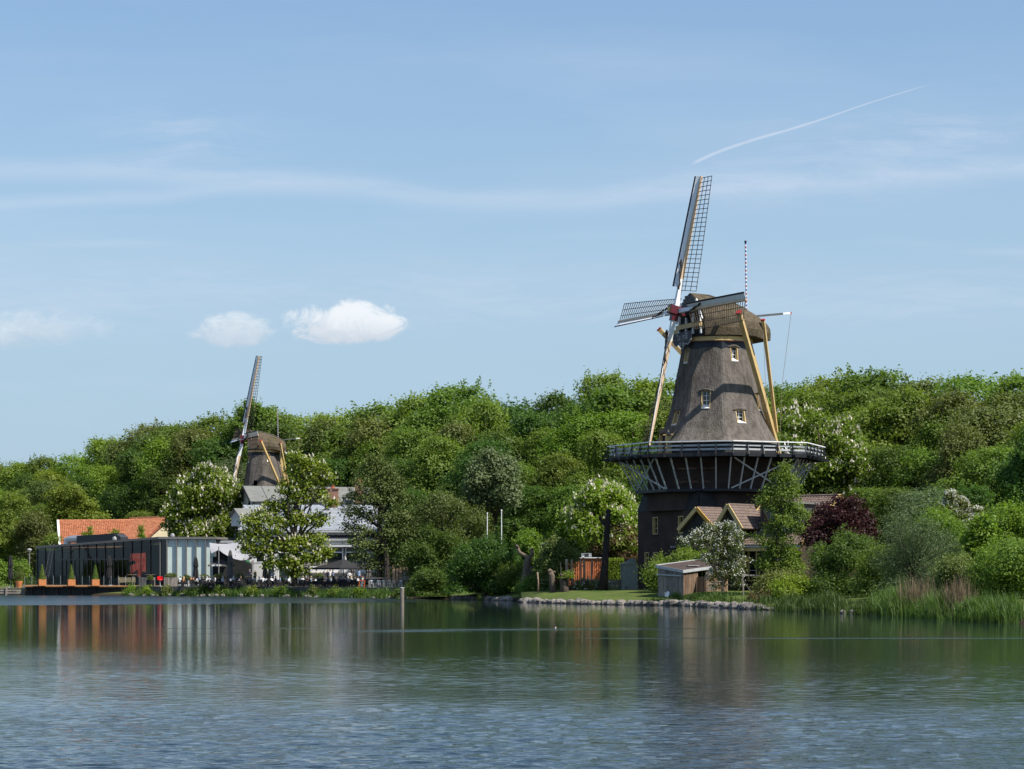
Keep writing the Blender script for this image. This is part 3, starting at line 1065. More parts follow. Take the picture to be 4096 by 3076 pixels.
# ------------------------------------------------------------------ windmills
def windmill(name, label, cx_px, Y0, g, zc, hubz, S, L, naz, tilt, beta, base_square, text, simple):
    """zc: height of the cap's rim; S: size of the body; L: sail length; naz: heading of the sails, degrees from -Y towards +X"""
    root = empty(name, (WX(cx_px, Y0), Y0, g), 0, label, 'windmill', 'thatched stage windmills')
    n = Vector((math.sin(R(naz)), -math.cos(R(naz)), 0))
    u = Vector((-n.y, n.x, 0))
    up = Vector((0, 0, 1))
    ST = 1.42 if simple else 1.0                     # the smaller mill is slimmer for its height
    Z = lambda z: zc + S * (z - 26.2 if z > 24 else (24 - 26.2) + (z - 24) * ST) - g      # body heights (metres of the larger mill) -> local
    A0 = R(3.0)

    def oct_pt(r, a_deg, z):
        a = R(a_deg)
        return Vector((math.sin(a) * r, -math.cos(a) * r, z))

    # --- tower: eight thatched faces with real window openings
    prof = [(25.35, 3.42), (24.6, 3.55), (23.5, 3.76), (22.2, 4.02), (20.8, 4.26), (19.6, 4.48), (18.6, 4.74), (17.8, 5.0), (17.0, 5.34), (16.4, 5.70), (15.9, 6.08), (15.55, 6.38)]
    Rz = lambda z: float(np.interp(-z, [-a for a, b in prof], [b for a, b in prof]))
    wins = {(0, 24.25): (.40, .72), (-1, 19.75): (.46, .88), (0, 18.1): (.50, .66), (1, 19.7): (.46, .85), (-2, 24.2): (.40, .72), (-2, 18.1): (.50, .72)}
    zs = {a for a, b in prof}
    for (k, zm), (hw, hh) in wins.items():
        zs |= {zm - hh, zm + hh}
    zs = sorted(zs, reverse=True)
    b = MB()
    for k in range(-4, 4):
        af = A0 + R(22.5 + 45 * k)
        nr = Vector((math.sin(af), -math.cos(af), 0)); td = Vector((math.cos(af), math.sin(af), 0))
        for i in range(len(zs) - 1):
            z1, z0 = zs[i], zs[i + 1]
            zmid = (z0 + z1) / 2
            hw = .46
            hole = False
            for (kk, zm), (w_, hh) in wins.items():
                if kk == k and zm - hh <= zmid <= zm + hh:
                    hole, hw = True, w_
            rows = []
            for z in (z0, z1):
                r = Rz(z)
                c = r * math.sin(R(22.5)); ap = r * math.cos(R(22.5))
                ls = [-c, -c * .93, -c * .6, -hw, hw, c * .6, c * .93, c]
                # slightly rounded arrises, slightly swollen faces
                ds = [-.05 * r * .3, 0, .03, .04, .04, .03, 0, -.05 * r * .3]
                rows.append([(nr * (ap + d) + td * l) * S + up * Z(z) for l, d in zip(ls, ds)])
            for j in range(7):
                if hole and j == 3:
                    continue
                b.add([rows[0][j], rows[0][j + 1], rows[1][j + 1], rows[1][j]], [(0, 1, 2, 3)])
    tw = b.build('tower', MAT['thatch'], root)
    for (k, zm), (hw, hh) in wins.items():
        if simple and zm < 20:
            continue
        af = A0 + R(22.5 + 45 * k)
        nr = Vector((math.sin(af), -math.cos(af), 0)); td = Vector((math.cos(af), math.sin(af), 0))
        at, ab = Rz(zm + hh) * math.cos(R(22.5)) + .04, Rz(zm - hh) * math.cos(R(22.5)) + .04
        ip = at - .20                                     # plane of the pane
        Q = lambda l, d, z: (nr * d + td * l) * S + up * Z(z)
        zsill = zm - hh + (hh * .45 if ab - ip > .35 else hh * .3)
        b = MB()
        for s_ in (-1, 1):                                # ochre cheeks, thick
            l0, l1 = s_ * hw, s_ * (hw - .07)
            pts = [Q(l0, ip, zm - hh), Q(l0, ab + .02, zm - hh), Q(l0, at + .03, zm + hh), Q(l0, ip, zm + hh)]
            b.prism(pts, (Q(l1, 0, 0) - Q(l0, 0, 0)))
        b.prism([Q(-hw, ip, zm + hh), Q(-hw, at + .03, zm + hh), Q(-hw, at + .03, zm + hh - .07), Q(-hw, ip, zm + hh - .07)], Q(hw, 0, 0) - Q(-hw, 0, 0))
        f = b.build('window', MAT['ochre'], root)
        rot = Matrix((td, nr, up)).transposed()
        zm2 = (zsill + zm + hh) / 2
        MB().box(Q(0, ip, zm2), (2 * hw * S, .02, (zm + hh - zsill) * S), rot).build('pane', MAT['glass'], f)
        b = MB()
        w2 = (hw - .07) * S
        for l in (-1, 0, 1):
            b.box(Q(0, ip + .03, zm2) + td * (l * w2 * .94), (.05, .03, (zm + hh - zsill) * S), rot)
        for q in range(4):
            b.box(Q(0, ip + .032, zsill + (zm + hh - .05 - zsill) * q / 3.0), (w2 * 1.9, .03, .045), rot)
        b.build('glazing_bar', MAT['white'], f)
        MB().prism([Q(-hw + .07, ip, zsill), Q(-hw + .07, ip, zm - hh), Q(-hw + .07, ab + .06, zm - hh), Q(-hw + .07, ab + .06, zm - hh + .06)], Q(hw - .07, 0, 0) - Q(-hw + .07, 0, 0)).build('sill', MAT['white'], f)
        # thatched eyebrow over the opening
        MB().tube([Q(-hw - .28, at + .02, zm + hh - .02), Q(-hw * .5, at + .10, zm + hh + .10), Q(hw * .5, at + .10, zm + hh + .10), Q(hw + .28, at + .02, zm + hh - .02)], [.05, .12, .12, .05], 6).build('thatch_hood', MAT['thatch'], f)
    # dormer door to the stage on the left
    af = A0 + R(22.5 - 90)
    nr = Vector((math.sin(af), -math.cos(af), 0)); td = Vector((math.cos(af), math.sin(af), 0))
    Q = lambda l, d, z: (nr * d + td * l) * S + up * Z(z)
    rot = Matrix((td, nr, up)).transposed()
    dr = MB()
    for s_ in (-1, 1):
        dr.prism([Q(s_ * .62, 4.9, 14.3), Q(s_ * .62, 6.25, 14.3), Q(s_ * .62, 6.1, 16.5), Q(s_ * .62, 5.0, 16.5)], td * (.09 * S))
    door = dr.build('stage_door', MAT['ochre'], root)
    MB().box(Q(0.04, 5.75, 15.35), (1.15 * S, .08, 2.1 * S), rot).build('door_leaf', MAT['blue_black'], door)
    MB().tube([Q(-.95, 5.8, 16.35), Q(-.4, 5.95, 16.75), Q(.45, 5.95, 16.75), Q(1.0, 5.8, 16.35)], [.12 * S, .3 * S, .3 * S, .12 * S], 7).build('thatch_hood', MAT['thatch'], door)
    # boarded foot of the tower behind the rail
    def ring(b, r0, z0, r1, z1, mi=0, seg=8, rot_=A0, cap=True):
        lo = [Vector((math.sin(rot_ + 2 * math.pi * i / seg) * r0 * S, -math.cos(rot_ + 2 * math.pi * i / seg) * r0 * S, Z(z0))) for i in range(seg)]
        hi = [Vector((math.sin(rot_ + 2 * math.pi * i / seg) * r1 * S, -math.cos(rot_ + 2 * math.pi * i / seg) * r1 * S, Z(z1))) for i in range(seg)]
        ff = [(i, (i + 1) % seg, seg + (i + 1) % seg, seg + i) for i in range(seg)]
        if cap:
            ff += [tuple(range(seg - 1, -1, -1)), tuple(range(seg, 2 * seg))]
        b.add(lo + hi, ff, mi)
    b = MB(); ring(b, 5.9, 14.0, 5.9, 15.7); b.build('foot_wall', MAT['dark_board'], root)
    # top curb: dark boards, maroon and ochre rings
    b = MB(); ring(b, 3.53, 24.75, 3.56, 25.45); b.build('top_curb', MAT['blue_black'], root)
    b = MB(); ring(b, 3.52, 25.45, 3.52, 25.56, seg=32); b.build('curb_band', MAT['maroon'], root)
    b = MB(); ring(b, 3.57, 25.56, 3.57, 25.98, seg=32); b.build('curb_ring', MAT['ochre'], root)
    b = MB(); ring(b, 3.66, 25.98, 3.72, 26.25, seg=32); b.build('cap_frame', MAT['dark_board'], root)

    # --- cap
    C = lambda s, t, z: (n * s + u * t) * S + up * Z(26.2 + z)
    secs = [(2.75, 4.15, 2.75), (2.0, 4.15, 3.2), (.8, 3.95, 3.7), (-.6, 3.65, 3.95), (-2.0, 3.25, 3.95), (-3.2, 2.78, 3.6), (-4.2, 2.25, 3.0), (-4.7, 1.95, 2.45)]
    shape = [(1.0, -.12), (1.02, .16), (.98, .38), (.78, .62), (.50, .82), (.23, .955), (.06, 1.0)]
    full = shape + [(-a, c) for a, c in reversed(shape)]
    vv, ff = [], []
    for s_, h, bw in secs:
        for tx, tz in full:
            drop = -.25 if s_ < -3 else 0
            vv.append(C(s_ + (.25 if tz > .8 and s_ > 2.5 else 0), bw * tx, (h * tz if tz > 0 else tz + drop)))
    m = len(full)
    for i in range(len(secs) - 1):
        for k in range(m - 1):
            ff.append((i * m + k, i * m + k + 1, (i + 1) * m + k + 1, (i + 1) * m + k))
    ff.append(tuple(range((len(secs) - 1) * m, len(secs) * m)))
    b = MB(); b.add(vv, ff)
    b.add([vv[i * m] for i in range(len(secs))] + [vv[i * m + m - 1] for i in range(len(secs) - 1, -1, -1)], [tuple(range(2 * len(secs)))])
    cap = b.build('cap', MAT['thatch_cap'], root)
    MB().tube([C(3.0, 0, 4.17), C(.8, 0, 4.07), C(-2.0, 0, 3.43), C(-3.2, 0, 2.93), C(-4.1, 0, 2.38)], .10 * S, 6).build('ridge_roll', MAT['thatch'], cap)
    # front of the cap: dark infill, overlapping black boards, white posts, ochre beam
    b = MB()
    b.prism([C(2.7, tx * 2.62, max(tz, -.02) * 4.0) for tx, tz in full], n * .1 * S)
    fr = b.build('cap_front', MAT['dark_board'], root)
    for i in range(7):
        z = 2.25 + i * .27
        w_ = float(np.interp(z / 4.15, [.38, .62, .82, .955, 1.0], [.98, .78, .50, .23, .06])) * 2.75 + .06
        MB().box(C(2.95 + .02 * i, 0, z), (.09 * S, w_ * 2 * S, .25 * S), Matrix((n, u, up)).transposed()).build('weather_board', MAT['blue_black'], fr)
    for t_ in (-2.35, -.75, .75, 2.35):
        MB().beam(C(2.98, t_, .05), C(2.98, t_ * .9, 2.15), .24 * S, .16 * S, n).build('white_post', MAT['white'], fr)
    for s_ in (-1, 1):
        MB().beam(C(3.05, s_ * 2.66, 1.4), C(3.1, s_ * 1.55, 3.45), .26 * S, .08 * S, n).build('verge_board', MAT['white'], fr)
    MB().beam(C(3.1, -2.5, 1.0), C(3.1, 2.5, 1.0), .3 * S, .45 * S).build('front_beam', MAT['ochre'], fr)
    # name board
    if text:
        pts = []
        for i in range(25):
            t_ = -1 + 2 * i / 24
            pts.append(C(3.78, t_ * 1.95, -.62 - .55 * (1 - abs(t_)) - .13 * math.cos(t_ * 3.0 * math.pi)))
        poly = pts + [C(3.78, 1.95, .32), C(3.78, -1.95, .32)]
        nb = MB().prism(poly, n * .06).build('name_board', MAT['blue_black'], root)
        edge = MB().tube([p + n * .07 for p in pts], .05, 5)
        edge.build('scroll_edge', MAT['grey_paint'], nb)
        for s_ in (-1, 1):
            sp = [C(3.86, s_ * (.28 + .22 * (1 - q / 26) * math.cos(q * .5)), -.83 + .24 * (1 - q / 26) * math.sin(q * .5)) for q in range(24)]
            MB().tube(sp, .03, 4).build('scroll', MAT['grey_paint'], nb)

        def letters(txt, t0, z, size):
            cu = bpy.data.curves.new('lettering', 'FONT')
            cu.body = txt
            cu.size = size
            cu.align_x = 'CENTER'
            cu.extrude = .012
            tmp = bpy.data.objects.new('lettering_tmp', cu)
            COL.objects.link(tmp)
            bpy.context.view_layer.update()
            me = bpy.data.meshes.new_from_object(tmp.evaluated_get(bpy.context.evaluated_depsgraph_get()))
            bpy.data.objects.remove(tmp)
            me.materials.clear()
            me.materials.append(MAT['grey_paint'])
            o = mobj('lettering', me, nb)
            pos = C(3.86, t0, z)
            mt = Matrix((u, up, n)).transposed().to_4x4()
            mt.translation = pos
            o.matrix_local = mt
        letters('DE STER', .15, -.42, .62)
        letters('1866', -1.0, .02, .34)
        letters('1969', 1.0, .02, .34)

    # --- windshaft, poll end, star
    HB = (n * (4.4 * S)) + up * (hubz - g)
    tz = R(tilt)
    ax = (n * math.cos(tz) + up * math.sin(tz)).normalized()
    wv = (up * math.cos(tz) - n * math.sin(tz)).normalized()
    MB().tube([HB - ax * 2.6 * S, HB + ax * .2], [.42 * S, .42 * S], 12).build('windshaft', MAT['dark_board'], root)
    hub = MB().box(HB, (.80 * S, .80 * S, 1.7 * S), Matrix((u, wv, ax)).transposed()).build('poll_end', MAT['maroon'], root)
    st = MB()
    for i in range(8):
        a = math.pi * i / 4
        d = (u * math.cos(a) + wv * math.sin(a))
        e = (u * -math.sin(a) + wv * math.cos(a))
        f0 = HB + ax * (.86 * S)
        st.add([f0 + d * .38 * S, f0 + e * .08 * S + ax * .03, f0 - e * .08 * S + ax * .03, f0 + ax * .07], [(0, 1, 3), (0, 3, 2)])
    st.build('gilt_star', MAT['gold'], hub)
    # --- four sails
    bt = R(beta)
    e0 = wv * math.cos(bt) + u * math.sin(bt)
    e1 = u * math.cos(bt) - wv * math.sin(bt)
    arms = [(e0, e1, .12), (e1, -e0, -.28), (-e0, -e1, .12), (-e1, e0, -.28)]
    for e, t, off in arms:
        h0 = HB + ax * (off * S + .05)
        P = lambda r, d=Vector((0, 0, 0)): h0 + e * r + d
        twist = lambda r: R(float(np.interp(r / L, [.15, 1.0], [30, 4])))
        td = lambda r: t * math.cos(twist(r)) - ax * math.sin(twist(r))
        # stock
        k = L / 13.5
        sail = MB().beam(P(3.1 * k), P(L), .36 * k, .34 * k, t, w2=.20 * k, h2=.20 * k).build('sail', MAT['stock_tan'], root)
        MB().beam(P(-.1), P(3.1 * k), .46 * k, .46 * k, t, w2=.37 * k, h2=.35 * k).build('stock_root', MAT['white'], sail)
        if e is arms[2][0]:
            MB().beam(P(.42 * k), P(1.05 * k), .66 * k, .6 * k, t).build('stock_clamp', MAT['maroon'], sail)
        W0 = 1.95 * k
        nb_ = 26 if not simple else 25
        r_in, r_out = .15 * L, .985 * L
        for i in range(nb_):
            r = r_in + (r_out - r_in) * i / (nb_ - 1)
            d = td(r)
            MB().beam(P(r) - d * .12, P(r) + d * (W0 + .06), .055 * k, .05 * k, e).build('lattice_bar', MAT['slat'], sail)
        for q in (1 / 3, 2 / 3, 1.0):
            pts = [P(r_in + (r_out - r_in) * i / 10) + td(r_in + (r_out - r_in) * i / 10) * (W0 * q) for i in range(11)]
            MB().tube(pts, .034 * k, 5).build('lattice_rail', MAT['slat'], sail)
        # leading board and its dark edge
        vb, eb = [], []
        for i in range(9):
            r = r_in + .3 * k + (L - .02 - r_in - .3 * k) * i / 8
            th = R(float(np.interp(i, [0, 8], [52, 34])))
            d = (-t * math.cos(th) + ax * math.sin(th)).normalized()
            q = d.cross(e).normalized()
            wd = .60 * k
            vb.append([P(r) + d * .1, P(r) + d * wd, P(r) + d * wd + q * .03, P(r) + d * .1 + q * .03])
            eb.append([P(r) + d * (wd + .002), P(r) + d * (wd + .17 * k), P(r) + d * (wd + .17 * k) + q * .05, P(r) + d * (wd + .002) + q * .05])
        for nm, arr, mt_ in (('wind_board', vb, MAT['white']), ('board_edge', eb, MAT['blue_black'])):
            b = MB()
            vv, ff = [p for row in arr for p in row], []
            for i in range(8):
                for j in range(4):
                    ff.append((i * 4 + j, i * 4 + (j + 1) % 4, (i + 1) * 4 + (j + 1) % 4, (i + 1) * 4 + j))
            ff += [(3, 2, 1, 0), (32, 33, 34, 35)]
            b.add(vv, ff)
            b.build(nm, mt_, sail)
        # furled canvas wound round the inner end
        pts = []
        for i in range(15):
            r = (2.0 + 3.6 * i / 14) * k
            th = -1.3 + 2.6 * i / 14
            pts.append(P(r) + (ax * .28 * k) - t * (.42 * k * math.sin(th)) + ax * (.06 * math.sin(i * 1.9)))
        MB().tube(pts, [.05 * k + .035 * k * (1 + math.sin(i * 1.3)) for i in range(15)], 6).build('furled_canvas', MAT['cloth_dark'], sail)
    # --- tail: spruits, braces, tail pole, brake lever
    foot = (n * -7.15) * S + up * Z(14.55)
    lf = [C(1.7, s_ * 7.9, .95) for s_ in (-1, 1)]
    sf = [C(-3.3, s_ * 3.6, .75) for s_ in (-1, 1)]
    MB().beam(lf[0], lf[1], .34 * S, .40 * S).build('long_spruit', MAT['ochre'], root)
    MB().beam(sf[0], sf[1], .32 * S, .38 * S).build('short_spruit', MAT['ochre'], root)
    MB().beam(C(-3.4, 0, .2), foot - up * .25, .5 * S, .5 * S).build('tail_pole', MAT['ochre'], root)
    for p in lf + sf:
        dd = (foot - p).normalized()
        q = foot + (p - foot).normalized() * (1.1 * S if p in lf else 2.6 * S)
        bw_ = (.42 if p in lf else .30) * S
        br = MB().beam(p - dd * .7 * S, q, bw_, bw_).build('brace', MAT['ochre'], root)
        MB().beam(p - dd * .85 * S, p - dd * .7 * S, bw_ * 1.15, bw_ * 1.15).build('brace_cap', MAT['red'], br)
    lv0, lv1 = C(-3.9, .3, 2.2), C(-8.3, .3, 2.75)
    lev = MB().beam(lv0, lv0.lerp(lv1, .78), .2 * S, .2 * S).build('brake_lever', MAT['lever_grey'], root)
    MB().beam(lv0.lerp(lv1, .78), lv0.lerp(lv1, .97), .2 * S, .2 * S).build('lever_end', MAT['white'], lev)
    MB().beam(lv0.lerp(lv1, .97), lv1, .21 * S, .21 * S).build('lever_tip', MAT['red'], lev)
    MB().tube([lv1 - up * .05, lv1.lerp(foot, .5) + n * .4, foot + up * 1.2], .022, 4).build('brake_rope', MAT['rope'], lev)
    MB().tube([sf[1] + n * .1, C(-3.6, 3.6, -7.5)], .02, 4).build('hanging_rope', MAT['rope'], root)
    # capstan wheel on the tail's foot
    cw = foot - n * .8 * S + up * .55
    wb = MB()
    for i in range(4):
        a = math.pi * i / 4 + .4
        d = u * math.cos(a) + up * math.sin(a)
        wb.beam(cw - d * 1.05 * S, cw + d * 1.05 * S, .08, .08, n)
    wb.build('capstan', MAT['white'], root)
    # striped pole on the cap
    fp0, fp1 = C(-3.25, .2, 2.6), C(-3.15, .2, 2.6) + up * (6.9 * S)
    b = MB()
    N_ = 36
    for i in range(N_):
        b.tube([fp0.lerp(fp1, i / N_), fp0.lerp(fp1, (i + 1) / N_)], .075 * S, 6, mi=(0, 1, 0, 2)[i % 4], cap=False)
    pole = b.build('striped_pole', [MAT['white'], MAT['red'], MAT['blue']], root)
    MB().ellipsoid(fp1 + up * .08, (.13 * S, .13 * S, .15 * S), 8, 6).build('pole_knob', MAT['black'], pole)

    # --- stage
    RO, RI, zd = 10.75, 5.7, 14.25
    b = MB()
    for k in range(8):
        a0, a1 = A0 + R(45 * k), A0 + R(45 * (k + 1))
        d0, d1 = Vector((math.sin(a0), -math.cos(a0), 0)), Vector((math.sin(a1), -math.cos(a1), 0))
        q = RI
        while q < RO - .05:
            q2 = min(RO, q + .235)
            pts = [(d0 * q) * S, (d0 * q2) * S, (d1 * q2) * S, (d1 * q) * S]
            b.prism([p + up * (Z(zd) - .07) for p in pts], up * .07)
            q += .262
    fl = b.build('stage_floor', MAT['dark_board'], root)
    fl['kind'] = 'stuff'
    for k in range(8):
        a0, a1 = A0 + R(45 * k), A0 + R(45 * (k + 1))
        d0, d1 = Vector((math.sin(a0), -math.cos(a0), 0)), Vector((math.sin(a1), -math.cos(a1), 0))
        c0, c1 = d0 * RO * S, d1 * RO * S
        i0, i1 = c0 * .985, c1 * .985
        MB().beam(c0 + up * (Z(zd) - .12), c1 + up * (Z(zd) - .12), .10, .34 * S).build('stage_edge', MAT['black'], root)
        MB().beam(c0 + up * (Z(zd) + 1.14 * S), c1 + up * (Z(zd) + 1.14 * S), .16 * S, .09 * S).build('handrail', MAT['white'], root)
        for zz in (.38, .76):
            MB().beam(i0 + up * (Z(zd) + zz * S), i1 + up * (Z(zd) + zz * S), .04, .17 * S).build('rail_board', MAT['grey_paint'], root)
        for j in range(5):
            f = j / 5.0
            p = c0.lerp(c1, f)
            od = p.normalized()
            ps = MB().beam(p + up * (Z(zd) - .25), p + up * (Z(zd) + 1.1 * S), .11 * S, .11 * S)
            ps.beam(p + od * .42 * S + up * (Z(zd) - .22), p + od * .05 + up * (Z(zd) + .72 * S), .07 * S, .07 * S)
            ps.build('rail_post', MAT['black'], root)
            # joist and strut
            MB().beam(p * .53 + up * (Z(zd) - .2), p + od * .45 * S + up * (Z(zd) - .2), .14 * S, .24 * S).build('joist', MAT['black'], root)
            bot = p.normalized() * (p.length * .742) + up * Z(11.0)
            MB().beam(bot, p * .9 + up * (Z(zd) - .32), .125 * S, .125 * S).build('strut', MAT['grey_paint'], root)
        if k in (0, 1, 6):
            p0, p1 = (d0 * RO * .9 * S).lerp(d1 * RO * .9 * S, .05), (d0 * RO * .9 * S).lerp(d1 * RO * .9 * S, .95)
            q0, q1 = (d0 * 8 * S).lerp(d1 * 8 * S, .05), (d0 * 8 * S).lerp(d1 * 8 * S, .95)
            MB().beam(p0 + up * (Z(zd) - .4), q1 + up * Z(11.05), .12 * S, .12 * S).build('cross_brace', MAT['grey_paint'], root)
            MB().beam(q0 + up * Z(11.05), p1 + up * (Z(zd) - .4), .12 * S, .12 * S).build('cross_brace', MAT['grey_paint'], root)
    b = MB(); ring(b, 8.05, 10.75, 8.05, 11.02, seg=8); b.build('strut_ledge', MAT['black'], root)
    # --- body below the stage
    zt = 10.85
    b = MB(); ring(b, 6.9, 9.0, 6.75, 14.1); b.build('drum', MAT['brick_dark'], root)
    if not base_square:
        b = MB(); ring(b, 8.0, (0 - Z(0) / S) if False else 26.2 + (0 - (zc - g)) / S, 7.7, 10.8); b.build('base_wall', MAT['brick_dark'], root)
        return root
    th = -17.7
    cs = [oct_pt(8.0 * S, th + 90 * i, 0) for i in range(4)]   # front corner, right, back, left
    zl = Z(9.06)
    for i in range(4):
        p0, p1 = cs[i], cs[(i + 1) % 4]
        du = (p1 - p0).normalized()
        wd = (p1 - p0).length
        dn = Vector((du.y, -du.x, 0))
        holes = []
        if i == 3:        # left face: runs from the left corner to the front corner
            for uu in (3.5, 8.5):
                holes.append((uu - .5, uu + .5, Z(6.75), Z(8.45)))
            for uu in (1.8, 3.5):
                holes.append((uu - .45, uu + .45, Z(3.2), Z(5.0)))
        b = MB()
        plane_wall(b, (p0.x, p0.y), du, wd, -.6, zl, holes)
        wl = b.build('base_wall', MAT['brick_dark'], root)
        for h in holes:
            window(root, (p0.x, p0.y), du, dn, h[0], h[1], h[2], h[3], MAT['ochre'], MAT['white'], .32, .09, 2, 3, MAT['dark_board'])
        MB().prism([p0 * 1.012 + up * (zl - .02), p1 * 1.012 + up * (zl - .02), p1 * .93 + up * Z(zt), p0 * .93 + up * Z(zt)], -dn * .15).build('skirt', MAT['dark_board'], root)
    b = MB().add([c * .99 + up * (Z(zt) - .02) for c in cs], [(0, 1, 2, 3)])
    b.build('base_roof', MAT['dark_board'], root)
    MB().box((cs[3].lerp(cs[0], .62) + Vector((-.15, -.15, 5.6 - g))), (.5, .2, .18), rot_z(R(25))).build('wall_lamp', MAT['grey_paint'], root)
    return root


STER = windmill('windmill', 'large thatched windmill on a dark brick base with a white railed stage', 2866, 232.0, 1.15, 27.25, 29.77, 1.045, 14.15, -66.6, 11.5, 1.5, True, True, False)
LELIE = windmill('windmill', 'smaller thatched windmill rising behind the grey roofed house', 1054, 330.0, 1.4, 21.0, 22.75, .655, 12.2, -74.0, 11.0, 1.5, False, False, True)
# ------------------------------------------------------------------ buildings
MAT['cream'] = M('cream_plaster', (.60, .52, .34), .85, .08, 1.5, .1)
MAT['tile_orange'] = M('orange_clay_tile', (.30, .105, .052), .8, .3, 2.6, .2, 20, col2=(.50, .20, .095))
MAT['tile_shade'] = M('dark_clay_tile', (.26, .075, .04), .85, .25, 2.5, .2, 20)
MAT['tile_brown'] = M('brown_concrete_tile', (.155, .110, .088), .85, .25, 3, .2, 20, rand=.14)
MAT['slate'] = M('grey_slate', (.29, .305, .33), .42, .12, 3, .15, 14, rand=.10, spec=.6)
MAT['felt'] = M('grey_roof_felt', (.165, .165, .15), .85, .12, 1.0, .1)
MAT['panel_green'] = M('pale_green_panel', (.54, .63, .59), .3, .04, .8, spec=.5)
MAT['pav_frame'] = M('bronze_grey_frame', (.20, .185, .17), .45, .1, 3, metal=.3)
MAT['mullion'] = M('dark_mullion', (.05, .055, .06), .45, .1, 3, metal=.3)
MAT['wood_deck'] = M('deck_wood', (.34, .17, .075), .7, .2, 3, .2, 14, stretch=(.3, 1, 1))
MAT['wood_grey'] = M('weathered_wood', (.22, .19, .165), .9, .35, 4, .5, 14, stretch=(1, 1, .2), rand=.22)
MAT['wood_brown'] = M('brown_wood', (.20, .13, .085), .85, .35, 4, .5, 14, stretch=(1, 1, .2), rand=.22)
MAT['wood_pale'] = M('pale_wood', (.50, .37, .25), .8, .15, 3, .2, 12, rand=.1)
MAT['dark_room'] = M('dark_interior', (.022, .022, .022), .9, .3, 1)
MAT['duct'] = M('galvanised_duct', (.45, .46, .47), .35, .1, 3, metal=.6)
MAT['canvas_white'] = M('white_canvas', (.31, .305, .315), .8, .04, 1)
MAT['canvas_black'] = M('black_canvas', (.022, .021, .022), .85, .3, 3, .2)
MAT['canvas_grey'] = M('grey_canvas', (.115, .108, .10), .85, .25, 3, .2)
MAT['paving'] = M('terrace_paving', (.10, .092, .084), .9, .15, 2)
MAT['red_shape'] = M('added_red_panel', (.42, .07, .045), .7, .35, 1.4, col2=(.60, .20, .14))  # brightened so the red shape shows on the sunless glazing
MAT['ochre_lichen'] = M('lichened_ochre', (.50, .27, .05), .8, .25, 5, .2, 14)
MAT['awning'] = M('dark_awning', (.030, .028, .040), .6, .2, 3)


def clear_glass(name, tint, k=.75):
    m = bpy.data.materials.new(name)
    m.use_nodes = True
    t = m.node_tree
    for n in list(t.nodes):
        t.nodes.remove(n)
    out = t.nodes.new('ShaderNodeOutputMaterial')
    tr = t.nodes.new('ShaderNodeBsdfTransparent')
    tr.inputs[0].default_value = (*tint, 1)
    gl = t.nodes.new('ShaderNodeBsdfGlossy')
    gl.inputs['Roughness'].default_value = .02
    gl.inputs[0].default_value = (.9, .95, .95, 1)
    fr = t.nodes.new('ShaderNodeLayerWeight')
    fr.inputs[0].default_value = .5
    mx = t.nodes.new('ShaderNodeMixShader')
    t.links.new((E(t, fr.outputs['Facing']).pow(4.0) * .5 + .015).s, mx.inputs[0])
    t.links.new(tr.outputs[0], mx.inputs[1])
    t.links.new(gl.outputs[0], mx.inputs[2])
    t.links.new(mx.outputs[0], out.inputs[0])
    return m


MAT['glass_clear'] = clear_glass('clear_glass', (.62, .68, .66))


def tile_mesh(name, du, dd, tw, th, mat, arch=.035, lift=.03):
    """one roof tile: arched across, tilted so that its foot lies over the next one; du across, dd downhill (unit)"""
    du, dd = Vector(du), Vector(dd)
    nn = du.cross(dd)
    if nn.z < 0:
        nn = -nn
    b = MB()
    xs = [0, .25, .5, .8, 1.0]
    hs = [0, arch, arch * 1.2, .2 * arch, 0]
    vv = []
    for v, l in ((0, .004), (1.04, lift)):
        for x, h in zip(xs, hs):
            vv.append(du * (x * tw) + dd * (v * th) + nn * (h + l))
    for x, h in zip(xs, hs):
        vv.append(du * (x * tw) + dd * (1.04 * th) + nn * -.005)
    ff = []
    for i in range(4):
        ff.append((i, i + 1, 6 + i, 5 + i))
        ff.append((5 + i, 6 + i, 11 + i, 10 + i))
    b.add(vv, ff)
    return b


def tile_roof(parent, o, du, dd, nu, nd, tw, th, mat, single, name='tile', keep=None, arch=.035, lift=.03, jit=.006, seed=1, stagger=False, inside=None):
    """lay tiles from corner o; those for which keep() holds are objects of their own (up to `single`), the others are one joined part"""
    tb = tile_mesh(name, du, dd, tw, th, mat, arch, lift)
    me = tb.mesh(name, mat)
    rest = MB()
    rg = random.Random(seed)
    du, dd = Vector(du), Vector(dd)
    cnt = 0
    for j in range(nd):
        for i in range(nu):
            off = (.5 if stagger and j % 2 else 0)
            p = Vector(o) + du * ((i + off) * tw) + dd * (j * th)
            if inside and not inside(p + du * tw * .5 + dd * th * .5):
                continue
            p = p + Vector((rg.uniform(-jit, jit), rg.uniform(-jit, jit), rg.uniform(-jit, jit)))
            if cnt < single and (keep is None or keep(p)):
                ob = mobj(name, me, parent)
                ob.location = p
                cnt += 1
            else:
                rest.add([Vector(v) + p for v in tb.v], tb.f)
    if rest.v:
        r = rest.build('roof_tiles' if 'tile' in name else 'slates', mat, parent)
        r['kind'] = 'stuff'


def slab(b, pts, t, mi=0):
    """thin slab on a polygon, thickness t downwards along its normal"""
    pts = [Vector(p) for p in pts]
    nn = (pts[1] - pts[0]).cross(pts[2] - pts[0]).normalized()
    if nn.z < 0:
        nn = -nn
    return b.prism(pts, -nn * t, mi)


